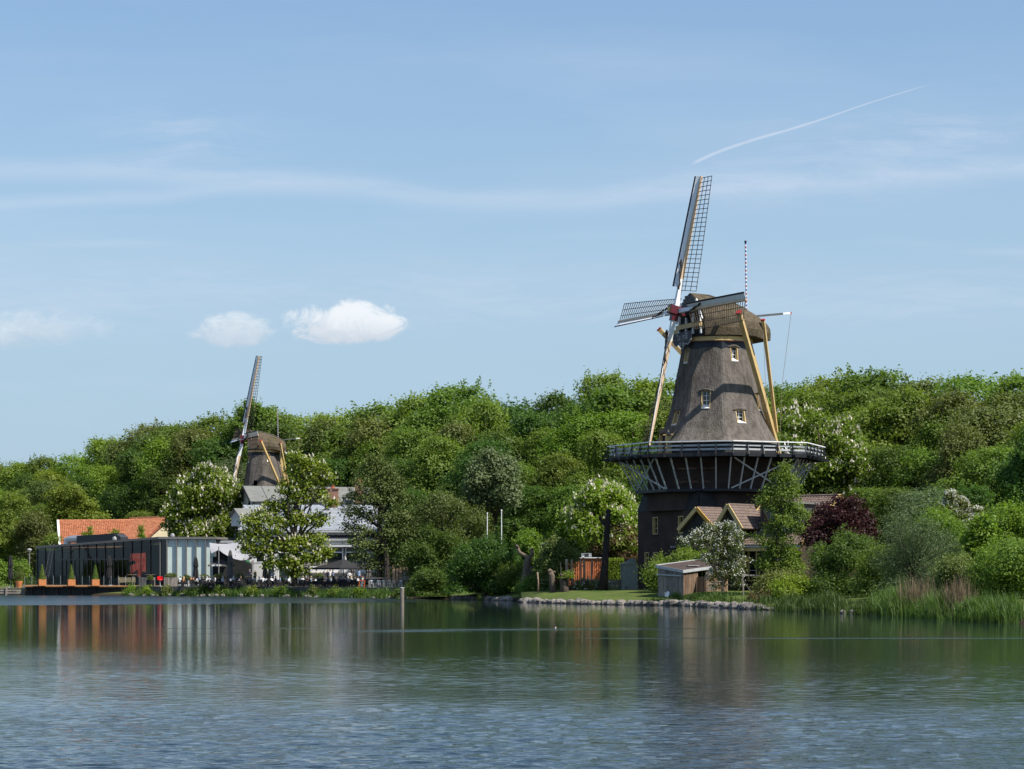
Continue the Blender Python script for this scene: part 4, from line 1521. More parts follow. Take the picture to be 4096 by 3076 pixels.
# ---- terrace: paved sheet behind the bank, raised rear part
def build_terrace():
    b = MB()
    pts = [W(545, 0, 291), W(640, 0, 288), W(900, 0, 284.5), W(1200, 0, 277), W(1500, 0, 266), W(1640, 0, 262.5), W(1660, 0, 301), W(545, 0, 301)]
    z = 1.22
    b.prism([(p.x, p.y, z) for p in pts], (0, 0, -1.4))
    tag(b.build('terrace', MAT['paving']), kind='structure')
    b = MB()
    p0, p1 = WX(985, 291), WX(1600, 291)
    b.box(((p0 + p1) / 2, 297, 1.35), (p1 - p0, 11, .5))
    tag(b.build('upper_terrace', MAT['paving']), kind='structure')


build_terrace()


# ---- glass pavilion on the water
def pavilion():
    c0 = Vector((WX(640, 300), 300, 0)); c1 = Vector((WX(862, 300), 300, 0)); le = Vector((WX(150, 322), 322, 0))
    root = empty('glass_pavilion', (c0.x, c0.y, 1.25), 0, 'flat roofed glass pavilion with pale green end panels beside the timber deck', 'pavilion')
    O = Vector((c0.x, c0.y, 1.25))
    zt0, zt1 = WZ(2147, 300), WZ(2185, 322)
    zb = 1.25
    br = Vector((c1.x + 7, 322, 0))
    top = [Vector((c0.x, c0.y, zt0)), Vector((c1.x, c1.y, zt0 - .03)), Vector((br.x, br.y, zt0 - .2)), Vector((le.x, le.y, zt1))]
    top = [p - O for p in top]
    ov = [top[0] + Vector((-.15, -.25, 0)), top[1] + Vector((.2, -.25, 0)), top[2] + Vector((.2, .2, 0)), top[3] + Vector((-.3, 0, 0))]
    b = MB(); b.prism(ov, (0, 0, -.3))
    b.build('roof', MAT['pav_frame'], root)
    # front: five pale panels between deep fins, dark slot at the corner
    wd = (c1 - c0).length
    slot = .95
    n = 5
    pw = (wd - slot) / n
    H = zt0 - zb - .33
    MB().box((slot * .5, .35, H / 2), (slot * .98, .05, H)).build('slot_pane', MAT['glass'], root)
    for i in range(n):
        x = slot + pw * (i + .5)
        MB().box((x, .22, H / 2), (pw * .97, .08, H)).build('panel', MAT['panel_green'], root)
    for i in range(n + 1):
        MB().box((slot + pw * i, .02, H / 2), (.13, .42, H)).build('fin', MAT['pav_frame'], root)
    MB().box((0.0, 0, H / 2), (.16, .16, H)).build('corner_post', MAT['pav_frame'], root)
    # lakeside glazing
    d = (le - c0); Lg = d.length; du = d.normalized()
    dn = Vector((-du.y, du.x, 0))
    if dn.y > 0: dn = -dn
    nb = 14
    rot = Matrix((du, dn, Vector((0, 0, 1)))).transposed()
    zt = lambda f: (zt0 + (zt1 - zt0) * f) - zb - .3
    ztr = WZ(2237, 308) - zb
    for i in range(nb):
        f0, f1 = i / nb, (i + 1) / nb
        p0, p1 = du * (Lg * f0), du * (Lg * f1)
        b = MB(); b.prism([p0, p1, p1 + Vector((0, 0, zt(f1))), p0 + Vector((0, 0, zt(f0)))], dn * .02)
        b.build('pane', MAT['glass_clear'], root)
        MB().beam(p0 + dn * .05, p0 + dn * .05 + Vector((0, 0, zt(f0))), .10, .16, dn).build('mullion', MAT['mullion'], root)
        if 3 <= i < 11:
            MB().beam(p0 + dn * .07 + Vector((0, 0, ztr)), p1 + dn * .07 + Vector((0, 0, ztr)), .1, .16).build('transom', MAT['mullion'], root)
            if i % 1 == 0:
                pm = p0.lerp(p1, .5)
                MB().beam(pm + dn * .06, pm + dn * .06 + Vector((0, 0, ztr)), .07, .1, dn).build('door_stile', MAT['mullion'], root)
    MB().beam(du * Lg + dn * .05, du * Lg + dn * .05 + Vector((0, 0, zt(1))), .16, .16, dn).build('corner_post', MAT['mullion'], root)
    # room inside
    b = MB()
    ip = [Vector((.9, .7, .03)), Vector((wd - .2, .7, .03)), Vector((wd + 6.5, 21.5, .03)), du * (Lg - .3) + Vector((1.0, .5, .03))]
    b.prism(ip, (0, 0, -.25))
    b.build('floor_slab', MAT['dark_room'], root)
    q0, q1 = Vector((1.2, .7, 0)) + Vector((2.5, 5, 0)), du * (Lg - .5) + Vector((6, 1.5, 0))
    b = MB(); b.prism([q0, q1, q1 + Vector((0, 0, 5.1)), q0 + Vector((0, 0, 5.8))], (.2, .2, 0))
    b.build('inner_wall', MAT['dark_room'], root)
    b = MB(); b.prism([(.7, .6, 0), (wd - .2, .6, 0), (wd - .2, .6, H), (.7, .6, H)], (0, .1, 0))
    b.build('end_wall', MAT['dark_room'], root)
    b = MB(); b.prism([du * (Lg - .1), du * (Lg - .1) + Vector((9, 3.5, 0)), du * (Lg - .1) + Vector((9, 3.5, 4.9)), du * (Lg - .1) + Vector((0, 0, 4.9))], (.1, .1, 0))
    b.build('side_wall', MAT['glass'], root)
    # red shape in the glass, added as a bright ragged panel on its outside
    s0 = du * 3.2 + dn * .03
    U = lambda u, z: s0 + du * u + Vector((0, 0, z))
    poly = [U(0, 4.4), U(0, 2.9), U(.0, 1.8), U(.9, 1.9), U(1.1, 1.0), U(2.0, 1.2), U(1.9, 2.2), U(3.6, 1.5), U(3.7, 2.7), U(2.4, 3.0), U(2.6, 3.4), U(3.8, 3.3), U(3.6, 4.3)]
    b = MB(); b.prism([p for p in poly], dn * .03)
    b.build('added_red_panel', MAT['red_shape'], root)
    # roof plant
    def on(px, py, Y): return W(px, py, Y) - O
    p0, p1 = on(326, 2160, 318), on(478, 2150, 311)
    b = MB().beam(p0, p1, 1.6, 1.15)
    u_ = b.build('roof_unit', MAT['black'], root)
    MB().beam(p1, on(497, 2156, 310.5), 1.5, 1.0, w2=1.5, h2=.5).build('roof_unit_hood', MAT['dark_steel'], u_)
    MB().tube([on(268, 2182, 319.5), on(270, 2160, 319.5), on(284, 2157, 319), on(326, 2156, 318)], .52, 10).build('roof_duct', MAT['duct'], root)
    for px, py, Y in ((458, 2157, 308), (690, 2144, 304)):
        MB().ellipsoid(on(px, py, Y), (.33, .33, .4), 10, 6).build('roof_vent', MAT['steel'], root)
    return root


pavilion()


# ---- timber deck over the water
def deck():
    z = 1.26
    f0, f1 = Vector((WX(98, 297), 297, z)), Vector((WX(560, 294.5), 294.5, z))
    b0, b1 = Vector((WX(98, 321), 321, z)), Vector((WX(640, 299.5), 299.5, z))
    root = empty('timber_deck', (f0.x, f0.y, 0), 0, 'orange brown timber deck standing on dark piles in front of the glass pavilion', 'deck')
    O = Vector((f0.x, f0.y, 0))
    # boards run along the front; the visible front ones are single planks
    n = 26
    for i in range(n):
        fa, fb = i / n, (i + .93) / n
        q = [f0.lerp(b0, fa), f1.lerp(b1, fa), f1.lerp(b1, fb), f0.lerp(b0, fb)]
        b = MB(); b.prism([p - O for p in q], (0, 0, -.05))
        b.build('deck_board', MAT['wood_deck'], root)
    MB().beam(f0 - O + Vector((0, -.03, -.09)), f1 - O + Vector((0, -.03, -.09)), .05, .14).build('edge_board', MAT['wood_deck'], root)
    MB().prism([f0 - O + Vector((.2, .5, -.06)), f1 - O + Vector((-.2, .5, -.06)), f1 - O + Vector((-.2, .5, -1.6)), f0 - O + Vector((.2, .5, -1.6))], (0, .1, 0)).build('fascia_wall', MAT['dark_board'], root)
    for i in range(17):
        p = f0.lerp(f1, (i + .3) / 17) - O
        MB().beam(p + Vector((0, .1, -.3)), p + Vector((0, 4, -.3)), .1, .26).build('joist', MAT['bark_dark'], root)
    for i in range(9):
        p = f0.lerp(f1, (i + .5) / 9) - O
        MB().tube([p + Vector((0, .35, -2.4)), p + Vector((0, .35, -.15))], .13, 8).build('pile', MAT['bark_dark'], root)
    # glass balustrade
    r = empty('glass_balustrade', (f0.x, f0.y, z), 0, 'frameless glass railing on thin steel posts along the edge of the timber deck', 'railing')
    n = 16
    for i in range(n + 1):
        p = f0.lerp(f1, i / n) - Vector((f0.x, f0.y, z)) + Vector((0, .12, 0))
        MB().beam(p - Vector((0, 0, .05)), p + Vector((0, 0, 1.32)), .055, .055).build('railing_post', MAT['steel'], r)
        if i < n:
            q = f0.lerp(f1, (i + 1) / n) - Vector((f0.x, f0.y, z)) + Vector((0, .12, 0))
            b = MB(); b.prism([p + Vector((.06, 0, .08)), q + Vector((-.06, 0, .08)), q + Vector((-.06, 0, 1.12)), p + Vector((.06, 0, 1.12))], (0, .015, 0))
            b.build('railing_pane', MAT['glass_clear'], r)
    # low jetty to the left
    j = empty('jetty', (WX(-60, 298), 298, 0), 0, 'low grey plank jetty with a boarded front left of the timber deck', 'jetty')
    for i in range(10):
        MB().box((1.6, .35 + i * .3, .92), (7.6, .27, .08)).build('jetty_board', MAT['wood_grey'], j)
    for zz in (.62, .3):
        MB().box((1.5, .12, zz), (7.4, .06, .22)).build('face_board', MAT['wood_grey'], j)
    for x in (-1.8, .5, 2.8, 5.15):
        MB().box((x, .1, .3), (.3 if x > 5 else .2, .3, 2.2 if x > 5 else 1.6)).build('jetty_post', MAT['wood_grey'], j)


deck()


# ---- house with the orange roof behind the pavilion
def orange_house():
    A = Vector((WX(233, 330), 330, WZ(2084, 330)))
    root = empty('farmhouse', (A.x, A.y, 1.4), 0, 'long low house with an orange clay tile roof and white verge behind the glass pavilion', 'house')
    O = Vector((A.x, A.y, 1.4))
    rd = Vector((.97, .25, 0)).normalized(); pd = Vector((.25, -.97, 0)).normalized()
    Ln, hw, drop = 15.4, 5.2, 4.1
    a, e = A - O, A - O + rd * Ln + Vector((0, 0, .25))
    f0, f1 = a + pd * hw - Vector((0, 0, drop)), e + pd * hw - Vector((0, 0, drop))
    k0, k1 = a - pd * hw - Vector((0, 0, drop)), e - pd * hw - Vector((0, 0, drop))
    sag = Vector((0, 0, -.18))
    b = MB(); slab(b, [a, e, f1, f0], .12); slab(b, [a, k0, k1, e], .12)
    rf = b.build('roof', MAT['tile_shade'], root)
    dd = (f0 - a).normalized()
    nu, nd = 60, 20
    tile_roof(rf, a + Vector((0, 0, .02)), (e - a).normalized(), dd, nu, nd, (e - a).length / nu, (f0 - a).length / nd, MAT['tile_orange'], 0, 'tile', None, .07, .07, .012, 5)
    MB().tube([a + Vector((0, 0, .06)), a.lerp(e, .5) + sag * .2 + Vector((0, 0, .05)), e + Vector((0, 0, .06))], .15, 7).build('ridge_tiles', MAT['tile_orange'], rf)
    for p, q in ((a, f0), (e, f1)):
        MB().beam(p + Vector((0, 0, .05)) - rd * .05, q + Vector((0, 0, .05)) - rd * .05, .3, .32).build('verge_board', MAT['white'], rf)
    for w0 in (k0, ):
        MB().beam(a - rd * .04, w0 - rd * .04, .2, .3).build('verge_board', MAT['cream'], rf)
    g = MB()
    g.prism([a + rd * .3 - Vector((0, 0, .1)), f0 + rd * .3 - pd * .5, Vector((f0.x, f0.y, 0)) + rd * .3 - pd * .5, Vector((k0.x, k0.y, 0)) + rd * .3 + pd * .5, k0 + rd * .3 + pd * .5], rd * .25)
    g.prism([f0 - pd * .5 + rd * .3, f1 - pd * .5, Vector((f1.x, f1.y, 0)) - pd * .5, Vector((f0.x, f0.y, 0)) - pd * .5 + rd * .3], -pd * .25)
    g.build('wall', MAT['cream'], root)
    wn = MB().box(a - Vector((0, 0, 1.6)) + rd * .25, (.1, .7, 1.0), Matrix((rd, pd, Vector((0, 0, 1)))).transposed())
    wn.build('gable_window', MAT['dark_steel'], root)
    # second house, gable end turned to the lake
    P = Vector((WX(683, 324), 324, WZ(2068, 324)))
    r2 = empty('cottage', (P.x, P.y, 1.4), 0, 'cream gabled cottage with a dark orange tiled roof beside the flowering chestnut', 'house')
    O = Vector((P.x, P.y, 1.4)); p = P - O
    rd = Vector((-.59, .81, 0)); pd = Vector((-.81, -.59, 0))
    hw, drop = 3.9, 3.2
    e = p + rd * 13
    L0, L1 = p + pd * hw - Vector((0, 0, drop)), e + pd * hw - Vector((0, 0, drop))
    R0, R1 = p - pd * hw - Vector((0, 0, drop)), e - pd * hw - Vector((0, 0, drop))
    b = MB(); slab(b, [p, e, L1, L0], .12); slab(b, [p, R0, R1, e], .12)
    rf = b.build('roof', MAT['tile_shade'], r2)
    nu, nd = 42, 16
    tile_roof(rf, p + Vector((0, 0, .02)), rd, (L0 - p).normalized(), nu, nd, 13 / nu, (L0 - p).length / nd, MAT['tile_orange'], 0, 'tile', None, .06, .06, .01, 6)
    MB().tube([p + Vector((0, 0, .06)), e + Vector((0, 0, .06))], .15, 7).build('ridge_tiles', MAT['tile_orange'], rf)
    b = MB()
    b.prism([p + rd * .25 - Vector((0, 0, .15)), L0 + rd * .25 - pd * .3, Vector((L0.x, L0.y, 0)) + rd * .25 - pd * .3, Vector((R0.x, R0.y, 0)) + rd * .25 + pd * .3, R0 + rd * .25 + pd * .3], rd * .25)
    b.build('wall', MAT['cream'], r2)
    MB().beam(p, L0, .1, .25).build('verge_board', MAT['tile_shade'], rf)


orange_house()


# ---- white restaurant with the slate roof
def restaurant():
    Y = 302.0
    xl, xr = WX(962, Y), WX(1575, Y)
    O = Vector((xl, Y, 1.5))
    root = empty('restaurant', O, 0, 'white lakeside restaurant with a pale slate roof and dark awnings behind the terrace', 'restaurant')
    X = lambda px: WX(px, Y) - O.x
    Zp = lambda py: WZ(py, Y) - O.z
    wd = xr - xl
    # front wall with its openings
    holes = []
    cols = [(1022, 1060), (1068, 1100), (1112, 1160), (1170, 1210), (1226, 1296), (1304, 1372), (1382, 1452), (1462, 1512), (1520, 1562)]
    zb, zm, zh = Zp(2266), Zp(2209), Zp(2187)
    for i, (a, c) in enumerate(cols):
        lo = Zp(2330) if i in (1, 2) else zb
        holes.append((X(a), X(c), lo, zh))
    b = MB()
    plane_wall(b, (0, 0), (1, 0), wd, -.5, Zp(2125), holes)
    plane_wall(b, (0, 12), (1, 0), wd, -.5, Zp(2125))
    plane_wall(b, (0, 12), (0, -1), 12, -.5, Zp(2125))
    plane_wall(b, (wd, 0), (0, 1), 12, -.5, Zp(2125))
    b.build('wall', MAT['white2'], root)
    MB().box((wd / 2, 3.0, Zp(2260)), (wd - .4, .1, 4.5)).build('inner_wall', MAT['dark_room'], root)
    for i, h in enumerate(holes):
        f = window(root, (0, 0), (1, 0), (0, -1), h[0], h[1], h[2], h[3], MAT['white'], MAT['white'], .22, .12, 1, 1)
        MB().box(((h[0] + h[1]) / 2, -.02, zm), (h[1] - h[0] - .2, .2, .16)).build('window_rail', MAT['white'], f)
        if i >= 4:
            MB().box(((h[0] + h[1]) / 2, .02, (zm + zh) / 2), (h[1] - h[0] - .28, .04, zh - zm - .2)).build('roller_blind', MAT['canvas_grey'], f)
    for i in range(4, len(cols) - 1):
        x = (X(cols[i][1]) + X(cols[i + 1][0])) / 2
        MB().box((x, -.12, (zb + zh) / 2), (.16, .14, zh - zb)).build('pilaster', MAT['dark_steel'], root)
    # white parapet bench below the windows, with its brackets
    x0, x1 = X(1214), X(1572)
    MB().box(((x0 + x1) / 2, -.35, Zp(2280)), (x1 - x0, .5, (2300 - 2268) * .0335)).build('parapet', MAT['white'], root)
    MB().box(((x0 + x1) / 2, -.42, Zp(2290.5)), (x1 - x0 + .02, .58, .07)).build('parapet_rail', MAT['wood_pale'], root)
    for i in range(6):
        MB().beam((x0 + (i + .5) * (x1 - x0) / 6, -.62, Zp(2274)), (x0 + (i + .5) * (x1 - x0) / 6 - .12, -.85, Zp(2287)), .12, .12).build('wall_lamp', MAT['grey_paint'], root)
    # awning cassette, fascia, sloping dark awning panels, gutter
    MB().box((X(1385), -.35, Zp(2184)), (X(1572) - X(1205), .3, .17)).build('awning_cassette', MAT['white'], root)
    MB().box((wd / 2, -.08, Zp(2171)), (wd, .14, .58)).build('fascia', MAT['grey_paint'], root)
    MB().box((wd / 2, -.2, Zp(2160.5)), (wd, .36, .2)).build('cornice', MAT['white'], root)
    for i in range(9):
        a, c = X(1190 + i * 42), X(1190 + (i + .97) * 42)
        b = MB(); b.prism([(a, -.4, Zp(2158)), (c, -.4, Zp(2158)), (c, .12, Zp(2138)), (a, .12, Zp(2138))], (0, -.05, .03))
        b.build('awning_panel', MAT['awning'], root)
    MB().box((X(1405), -.46, Zp(2159)), (X(1572) - X(1185), .1, .22)).build('awning_bar', MAT['grey_paint'], root)
    MB().box((wd / 2, -.42, Zp(2126)), (wd + .3, .35, .28)).build('gutter', MAT['grey_paint'], root)
    # slate roof, its slates laid in courses
    ez, rz = Zp(2124) + .1, Zp(2124) + .1 + 3.55
    ey, ry = -.45, 5.6
    b = MB(); slab(b, [(-.3, ey, ez), (wd + .3, ey, ez), (wd + .3, ry, rz), (-.3, ry, rz)], .15)
    b.prism([(-.25, ry, rz - .1), (wd + .25, ry, rz - .1), (wd + .25, 12, rz - .1), (-.25, 12, rz - .1)], (0, 0, -.2))
    rf = b.build('slate_roof', MAT['dark_steel'], root)
    dd = Vector((0, ey - ry, ez - rz)); sl = dd.length; dd.normalize()
    nd, nu = 17, int((wd + .4) / .46)
    lo, hi = X(1190), X(1425)
    tile_roof(rf, Vector((-.3, ry, rz + .02)), (1, 0, 0), dd, nu, nd, .46, sl / nd, MAT['slate'], 300, 'slate', lambda p: lo < p.x < hi, .006, .03, .004, 8, True)
    # upper floor block set back
    n_ = Vector((WX(1012, 308), 308, 0)) - O; f_ = Vector((WX(960, 316), 316, 0)) - O
    gd = (f_ - n_); gl = gd.length; gd.normalize()
    rd = Vector((gd.y, -gd.x, 0))
    Lr = 18.5
    n_.z = f_.z = 0
    ze, za = WZ(2000, 308) - O.z, WZ(1946, 312) - O.z
    z0 = 6.5
    A = n_ + gd * (gl / 2); A.z = za
    up = Vector((0, 0, 1))
    b = MB()
    b.prism([n_ + up * z0, n_ + up * ze, A - up * .1, f_ + up * ze, f_ + up * z0], rd * .3)
    b.prism([n_ + up * z0, n_ + up * ze, n_ + rd * Lr + up * ze, n_ + rd * Lr + up * z0], gd * .3)
    b.prism([n_ + rd * Lr + up * z0, n_ + rd * Lr + up * ze, A + rd * Lr - up * .1, f_ + rd * Lr + up * ze, f_ + rd * Lr + up * z0], -rd * .3)
    b.build('upper_wall', MAT['white2'], root)
    ovh = -rd * .5
    sl_ = (za - ze) / (gl / 2)
    eN, eF = n_ - gd * .6 + up * (ze - sl_ * .6), f_ + gd * .6 + up * (ze - sl_ * .6)
    b = MB(); slab(b, [A + ovh + up * .1, A + rd * Lr + up * .1, eN + rd * Lr + up * .1, eN + ovh + up * .1], .14)
    slab(b, [A + ovh + up * .1, eF + ovh + up * .1, eF + rd * Lr + up * .1, A + rd * Lr + up * .1], .14)
    ur = b.build('upper_roof', MAT['felt'], root)
    for p in (eN, eF):
        MB().beam(A + ovh * 1.06 + up * .02, p + ovh * 1.06 + up * .02, .1, .3).build('bargeboard', MAT['dark_steel'], ur)
    for i in range(1, 9):
        q = rd * (Lr * i / 9)
        MB().beam(A + q + up * .12, eN + q + up * .12, .06, .03).build('roof_seam', MAT['dark_steel'], ur)
    for fu in (.12, .3, .62, .82):
        c = n_ + rd * (Lr * fu) - gd * .02 + up * (ze - .95)
        MB().box(c, (1.6, .12, 1.0), Matrix((rd, gd, up)).transposed()).build('upper_window', MAT['glass'], root)
    MB().box(n_ + gd * (gl * .25) - rd * .03 + up * (ze - .8), (.12, 1.0, 1.4), Matrix((rd, gd, up)).transposed()).build('gable_window', MAT['glass'], root)
    # chimneys and flue pots
    for px, yb, yt, YY, s in ((1331, 2012, 1958, 307.5, 1.55), (1436, 1995, 1932, 311, 1.1)):
        zb_, zt_ = WZ(yb, YY) - O.z - .6, WZ(yt, YY) - O.z
        x = WX(px, YY) - O.x
        c = MB().box((x, YY - Y, (zb_ + zt_) / 2), (s * .95, s * .8, zt_ - zb_)).build('chimney', MAT['brick_red'], root)
        MB().box((x, YY - Y, zt_ + .06), (s * 1.08, s * .95, .14)).build('chimney_cap', MAT['brick_red'], c)
        MB().lathe([(.26, 0), (.3, .1), (.2, .3), (.24, .5)], 8, (x, YY - Y, zt_ + .12)).build('chimney_pot', MAT['tile_shade'], c)
    for px in (1375, 1406):
        x = WX(px, 307) - O.x
        zb_ = WZ(2018, 307) - O.z
        MB().lathe([(.22, 0), (.2, .5), (.14, .55), (.14, .75), (.26, .8), (.28, 1.0), (.16, 1.1)], 10, (x, 5.2, zb_)).build('flue_pot', MAT['dark_steel'], root)
    # small gabled porch on the left
    p = W(944, 2033, 303) - O
    q = Vector((p.x + 1.9, p.y + 1.6, p.z))
    b = MB()
    for s in (-1, 1):
        slab(b, [p + Vector((-.25, -.3, 0)), q + Vector((0, 0, 0)), q + Vector((s * .85, -s * .95, -1.1)), p + Vector((-.25 + s * .85, -.3 - s * .95, -1.1))], .1)
    pr = b.build('porch_roof', MAT['felt'], root)
    b = MB(); b.prism([p + Vector((0, 0, -.1)), p + Vector((.75, -.85, -1.05)), p + Vector((.75, -.85, -2.4)), p + Vector((-.75, .85, -2.4)), p + Vector((-.75, .85, -1.05))], (1.7, 1.5, 0))
    b.build('porch_wall', MAT['grey_paint'], root)
    # side wing to the left, low flat roof behind the tent
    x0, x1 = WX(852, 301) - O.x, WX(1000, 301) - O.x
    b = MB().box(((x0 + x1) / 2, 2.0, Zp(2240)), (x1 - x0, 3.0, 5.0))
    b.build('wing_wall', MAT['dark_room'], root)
    MB().box(((x0 + x1) / 2, 1.6, Zp(2167)), (x1 - x0 + .6, 4.6, .3)).build('wing_roof', MAT['grey_paint'], root)
    MB().box((X(1033), -1.0, Zp(2290)), (2.0, .5, 2.8)).build('garden_wall', MAT['white2'], root)
    MB().box((X(1033), -1.0, Zp(2248.5)), (2.1, .6, .12)).build('garden_wall_coping', MAT['white'], root)
    return root


restaurant()


# ---- white stretch tent
def stretch_tent():
    top = [(838, 2171, 298), (870, 2175, 298), (905, 2175, 298), (948, 2170, 298), (968, 2182, 296), (985, 2189, 295), (1003, 2179, 295), (1014, 2190, 294)]
    bot = [(846, 2214, 290), (875, 2199, 289.5), (893, 2213, 289.5), (912, 2224, 289.5), (940, 2236, 289.5), (962, 2241, 289.5), (988, 2239, 290), (1014, 2212, 292)]
    O = W(930, 2330, 293)
    root = empty('stretch_tent', O, 0, 'white stretch canopy tent with drooping edges beside the glass pavilion', 'tent')
    nv = 8
    vv, ff = [], []
    for a, c in zip(top, bot):
        p, q = W(*a), W(*c)
        for j in range(nv):
            f = j / (nv - 1)
            s = -.35 * math.sin(math.pi * f)
            vv.append(p.lerp(q, f) + Vector((0, 0, s)) - O)
    n = len(top)
    m = len(vv)
    vv += [v - Vector((0, 0, .03)) for v in vv]
    for i in range(n - 1):
        for j in range(nv - 1):
            q = (i * nv + j, (i + 1) * nv + j, (i + 1) * nv + j + 1, i * nv + j + 1)
            ff.append(q)
            ff.append(tuple(k + m for k in reversed(q)))
    b = MB(); b.add(vv, ff)
    b.build('canopy', MAT['canvas_white'], root, True)
    def st(px, py0, py1, Y, nm, r):
        MB().tube([W(px, py1, Y) - O, W(px, py0, Y) - O], r, 7).build(nm, MAT['steel'], root)
    st(875, 2186, 2345, 289.4, 'pole', .07)
    st(1012, 2190, 2330, 293.9, 'pole', .06)
    st(842, 2172, 2330, 298, 'pole', .06)
    # trailing corner with two small coloured marks
    c = MB(); c.prism([W(986, 2242, 290.0) - O, W(1013, 2233, 291.8) - O, W(1016, 2262, 291.5) - O], (0, .03, .02))
    c.build('corner_flap', MAT['canvas_grey'], root)
    for k, (a, bb, mt) in enumerate((((984, 2244), (999, 2247), M('green_mark', (.02, .3, .1), .6)), ((998, 2246), (1012, 2237), MAT['white']))):
        MB().beam(W(a[0], a[1], 289.8) - O, W(bb[0], bb[1], 289.8) - O, .04, .2).build('canopy_mark', mt, root)
    # low dark room and counter under it
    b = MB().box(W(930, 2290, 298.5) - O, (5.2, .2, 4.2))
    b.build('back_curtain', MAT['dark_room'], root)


stretch_tent()


# ---- tiled house in front of the large windmill
def tiled_house():
    rd, dh = Vector((.77, -.64, 0)).normalized(), Vector((-.64, -.77, 0)).normalized()
    A = Vector((24.2, 212, 10.05))
    O = Vector((23.5, 208, 1.2))
    K = 1.05
    root = empty('tiled_house', (O.x * K, O.y * K, CAMZ + (O.z - CAMZ) * K), 0, 'dark brick house with brown tiled gables and ochre bargeboards below the large windmill', 'house')
    root.scale = (K, K, K)
    up = Vector((0, 0, 1))
    a = A - O
    Ln, run, drop = 7.7, 6.6, 4.55
    e = a + rd * Ln
    f0, f1 = a + dh * run - up * drop, e + dh * run - up * drop
    k0, k1 = a - dh * 4.5 - up * drop * .7, e - dh * 4.5 - up * drop * .7
    b = MB(); slab(b, [a, e, f1, f0], .14); slab(b, [a, k0, k1, e], .14)
    rf = b.build('main_roof', MAT['tile_brown'], root)
    dd = (f0 - a).normalized()
    nu, nd = 26, 24
    sl = (f0 - a).length
    # dormer footprint on the slope is left free of tiles
    du0, du1, dv0, dv1 = 2.35, 6.3, 2.4, 6.1
    def free(p):
        q = p - a
        return not (du0 < q.dot(rd) < du1 and dv0 < q.dot(dd) < dv1)
    tile_roof(rf, a + up * .02, rd, dd, nu, nd, Ln / nu, sl / nd, MAT['tile_brown'], 300, 'tile', lambda p: (p - a).dot(rd) < 2.6 or (p - a).dot(rd) > 4.2, .035, .045, .005, 9, False, free)
    MB().tube([a + up * .06, e + up * .06], .13, 7).build('ridge_tiles', MAT['tile_brown'], rf)
    MB().beam(a - rd * .06 + up * .02, f0 - rd * .06 + up * .02, .1, .30).build('bargeboard', MAT['ochre'], rf)
    MB().beam(e + rd * .08 + up * .02, f1 + rd * .08 + up * .02, .16, .36).build('bargeboard', MAT['ochre'], rf)
    MB().beam(e + rd * .08 + up * .02, k1 + rd * .08 + up * .02, .16, .36).build('bargeboard', MAT['ochre'], rf)
    MB().beam(f0 - up * .12, f1 - up * .12, .16, .14).build('gutter', MAT['grey_paint'], rf)
    MB().beam(f0 - up * .38 - dh * .1, f1 - up * .38 - dh * .1, .06, .34).build('eaves_board', MAT['ochre'], rf)
    # walls
    w0, w1 = f0 - dh * .55 + rd * .3, f1 - dh * .55 - rd * .3
    b0, b1 = k0 + dh * .4 + rd * .3, k1 + dh * .4 - rd * .3
    zw = f0.z - .1
    b = MB()
    wd = (w1 - w0).length
    holes = [(1.35, 2.35, 1.0, 3.9), (4.4, 5.6, 1.2, 3.4)]
    plane_wall(b, (w0.x, w0.y), rd, wd, -.6, zw, holes)
    b.prism([Vector((w0.x, w0.y, -.6)), w0, a + rd * .3 - up * .15, b0, Vector((b0.x, b0.y, -.6))], rd * .22)
    b.prism([Vector((w1.x, w1.y, -.6)), w1, e - rd * .3 - up * .15, b1, Vector((b1.x, b1.y, -.6))], -rd * .22)
    plane_wall(b, (b1.x, b1.y), -rd, wd, -.6, zw + 1)
    b.build('wall', MAT['brick_dark'], root)
    for h in holes:
        window(root, (w0.x, w0.y), rd, dh, *h, MAT['ochre'], MAT['white'], .2, .1, 1, 3, MAT['dark_board'])
    # long box dormer
    S = lambda u_, v_, h=0: a + rd * u_ + dd * v_ + up * h
    top_z = S(0, dv0 - .55).z + .25
    fa, fb = S(du0, dv1), S(du1, dv1)
    ta, tb = S(du0, dv0 - .5), S(du1, dv0 - .5)
    dwd = du1 - du0
    ra, rb = Vector((fa.x, fa.y, top_z)), Vector((fb.x, fb.y, top_z))
    b = MB()
    b.prism([fa - up * .1, ra, Vector((ta.x, ta.y, top_z))], rd * .1)
    b.prism([fb - up * .1, rb, Vector((tb.x, tb.y, top_z))], -rd * .1)
    dm = b.build('dormer_cheek', MAT['dark_steel'], root)
    b = MB(); b.prism([ra + dh * .3 - rd * .25, rb + dh * .3 + rd * .25, Vector((tb.x, tb.y, top_z)) + rd * .25, Vector((ta.x, ta.y, top_z)) - rd * .25], up * .16)
    b.build('dormer_roof', MAT['felt'], root)
    MB().beam(ra + dh * .33 - rd * .25 + up * .02, rb + dh * .33 + rd * .25 + up * .02, .06, .36).build('dormer_fascia', MAT['ochre'], root)
    MB().beam(ra + dh * .33 - rd * .25 + up * .2, rb + dh * .33 + rd * .25 + up * .2, .1, .06).build('dormer_trim', MAT['white'], root)
    MB().beam(rb + rd * .28 + dh * .2 + up * .1, fb + rd * .1 + up * .15, .08, .12).build('dormer_trim', MAT['white'], root)
    hw = top_z - fa.z
    b = MB(); plane_wall(b, (fa.x, fa.y), rd, dwd, fa.z - .1, top_z, [(.15, dwd - .15, fa.z + .35, top_z - .12)])
    b.build('dormer_wall', MAT['dark_steel'], root)
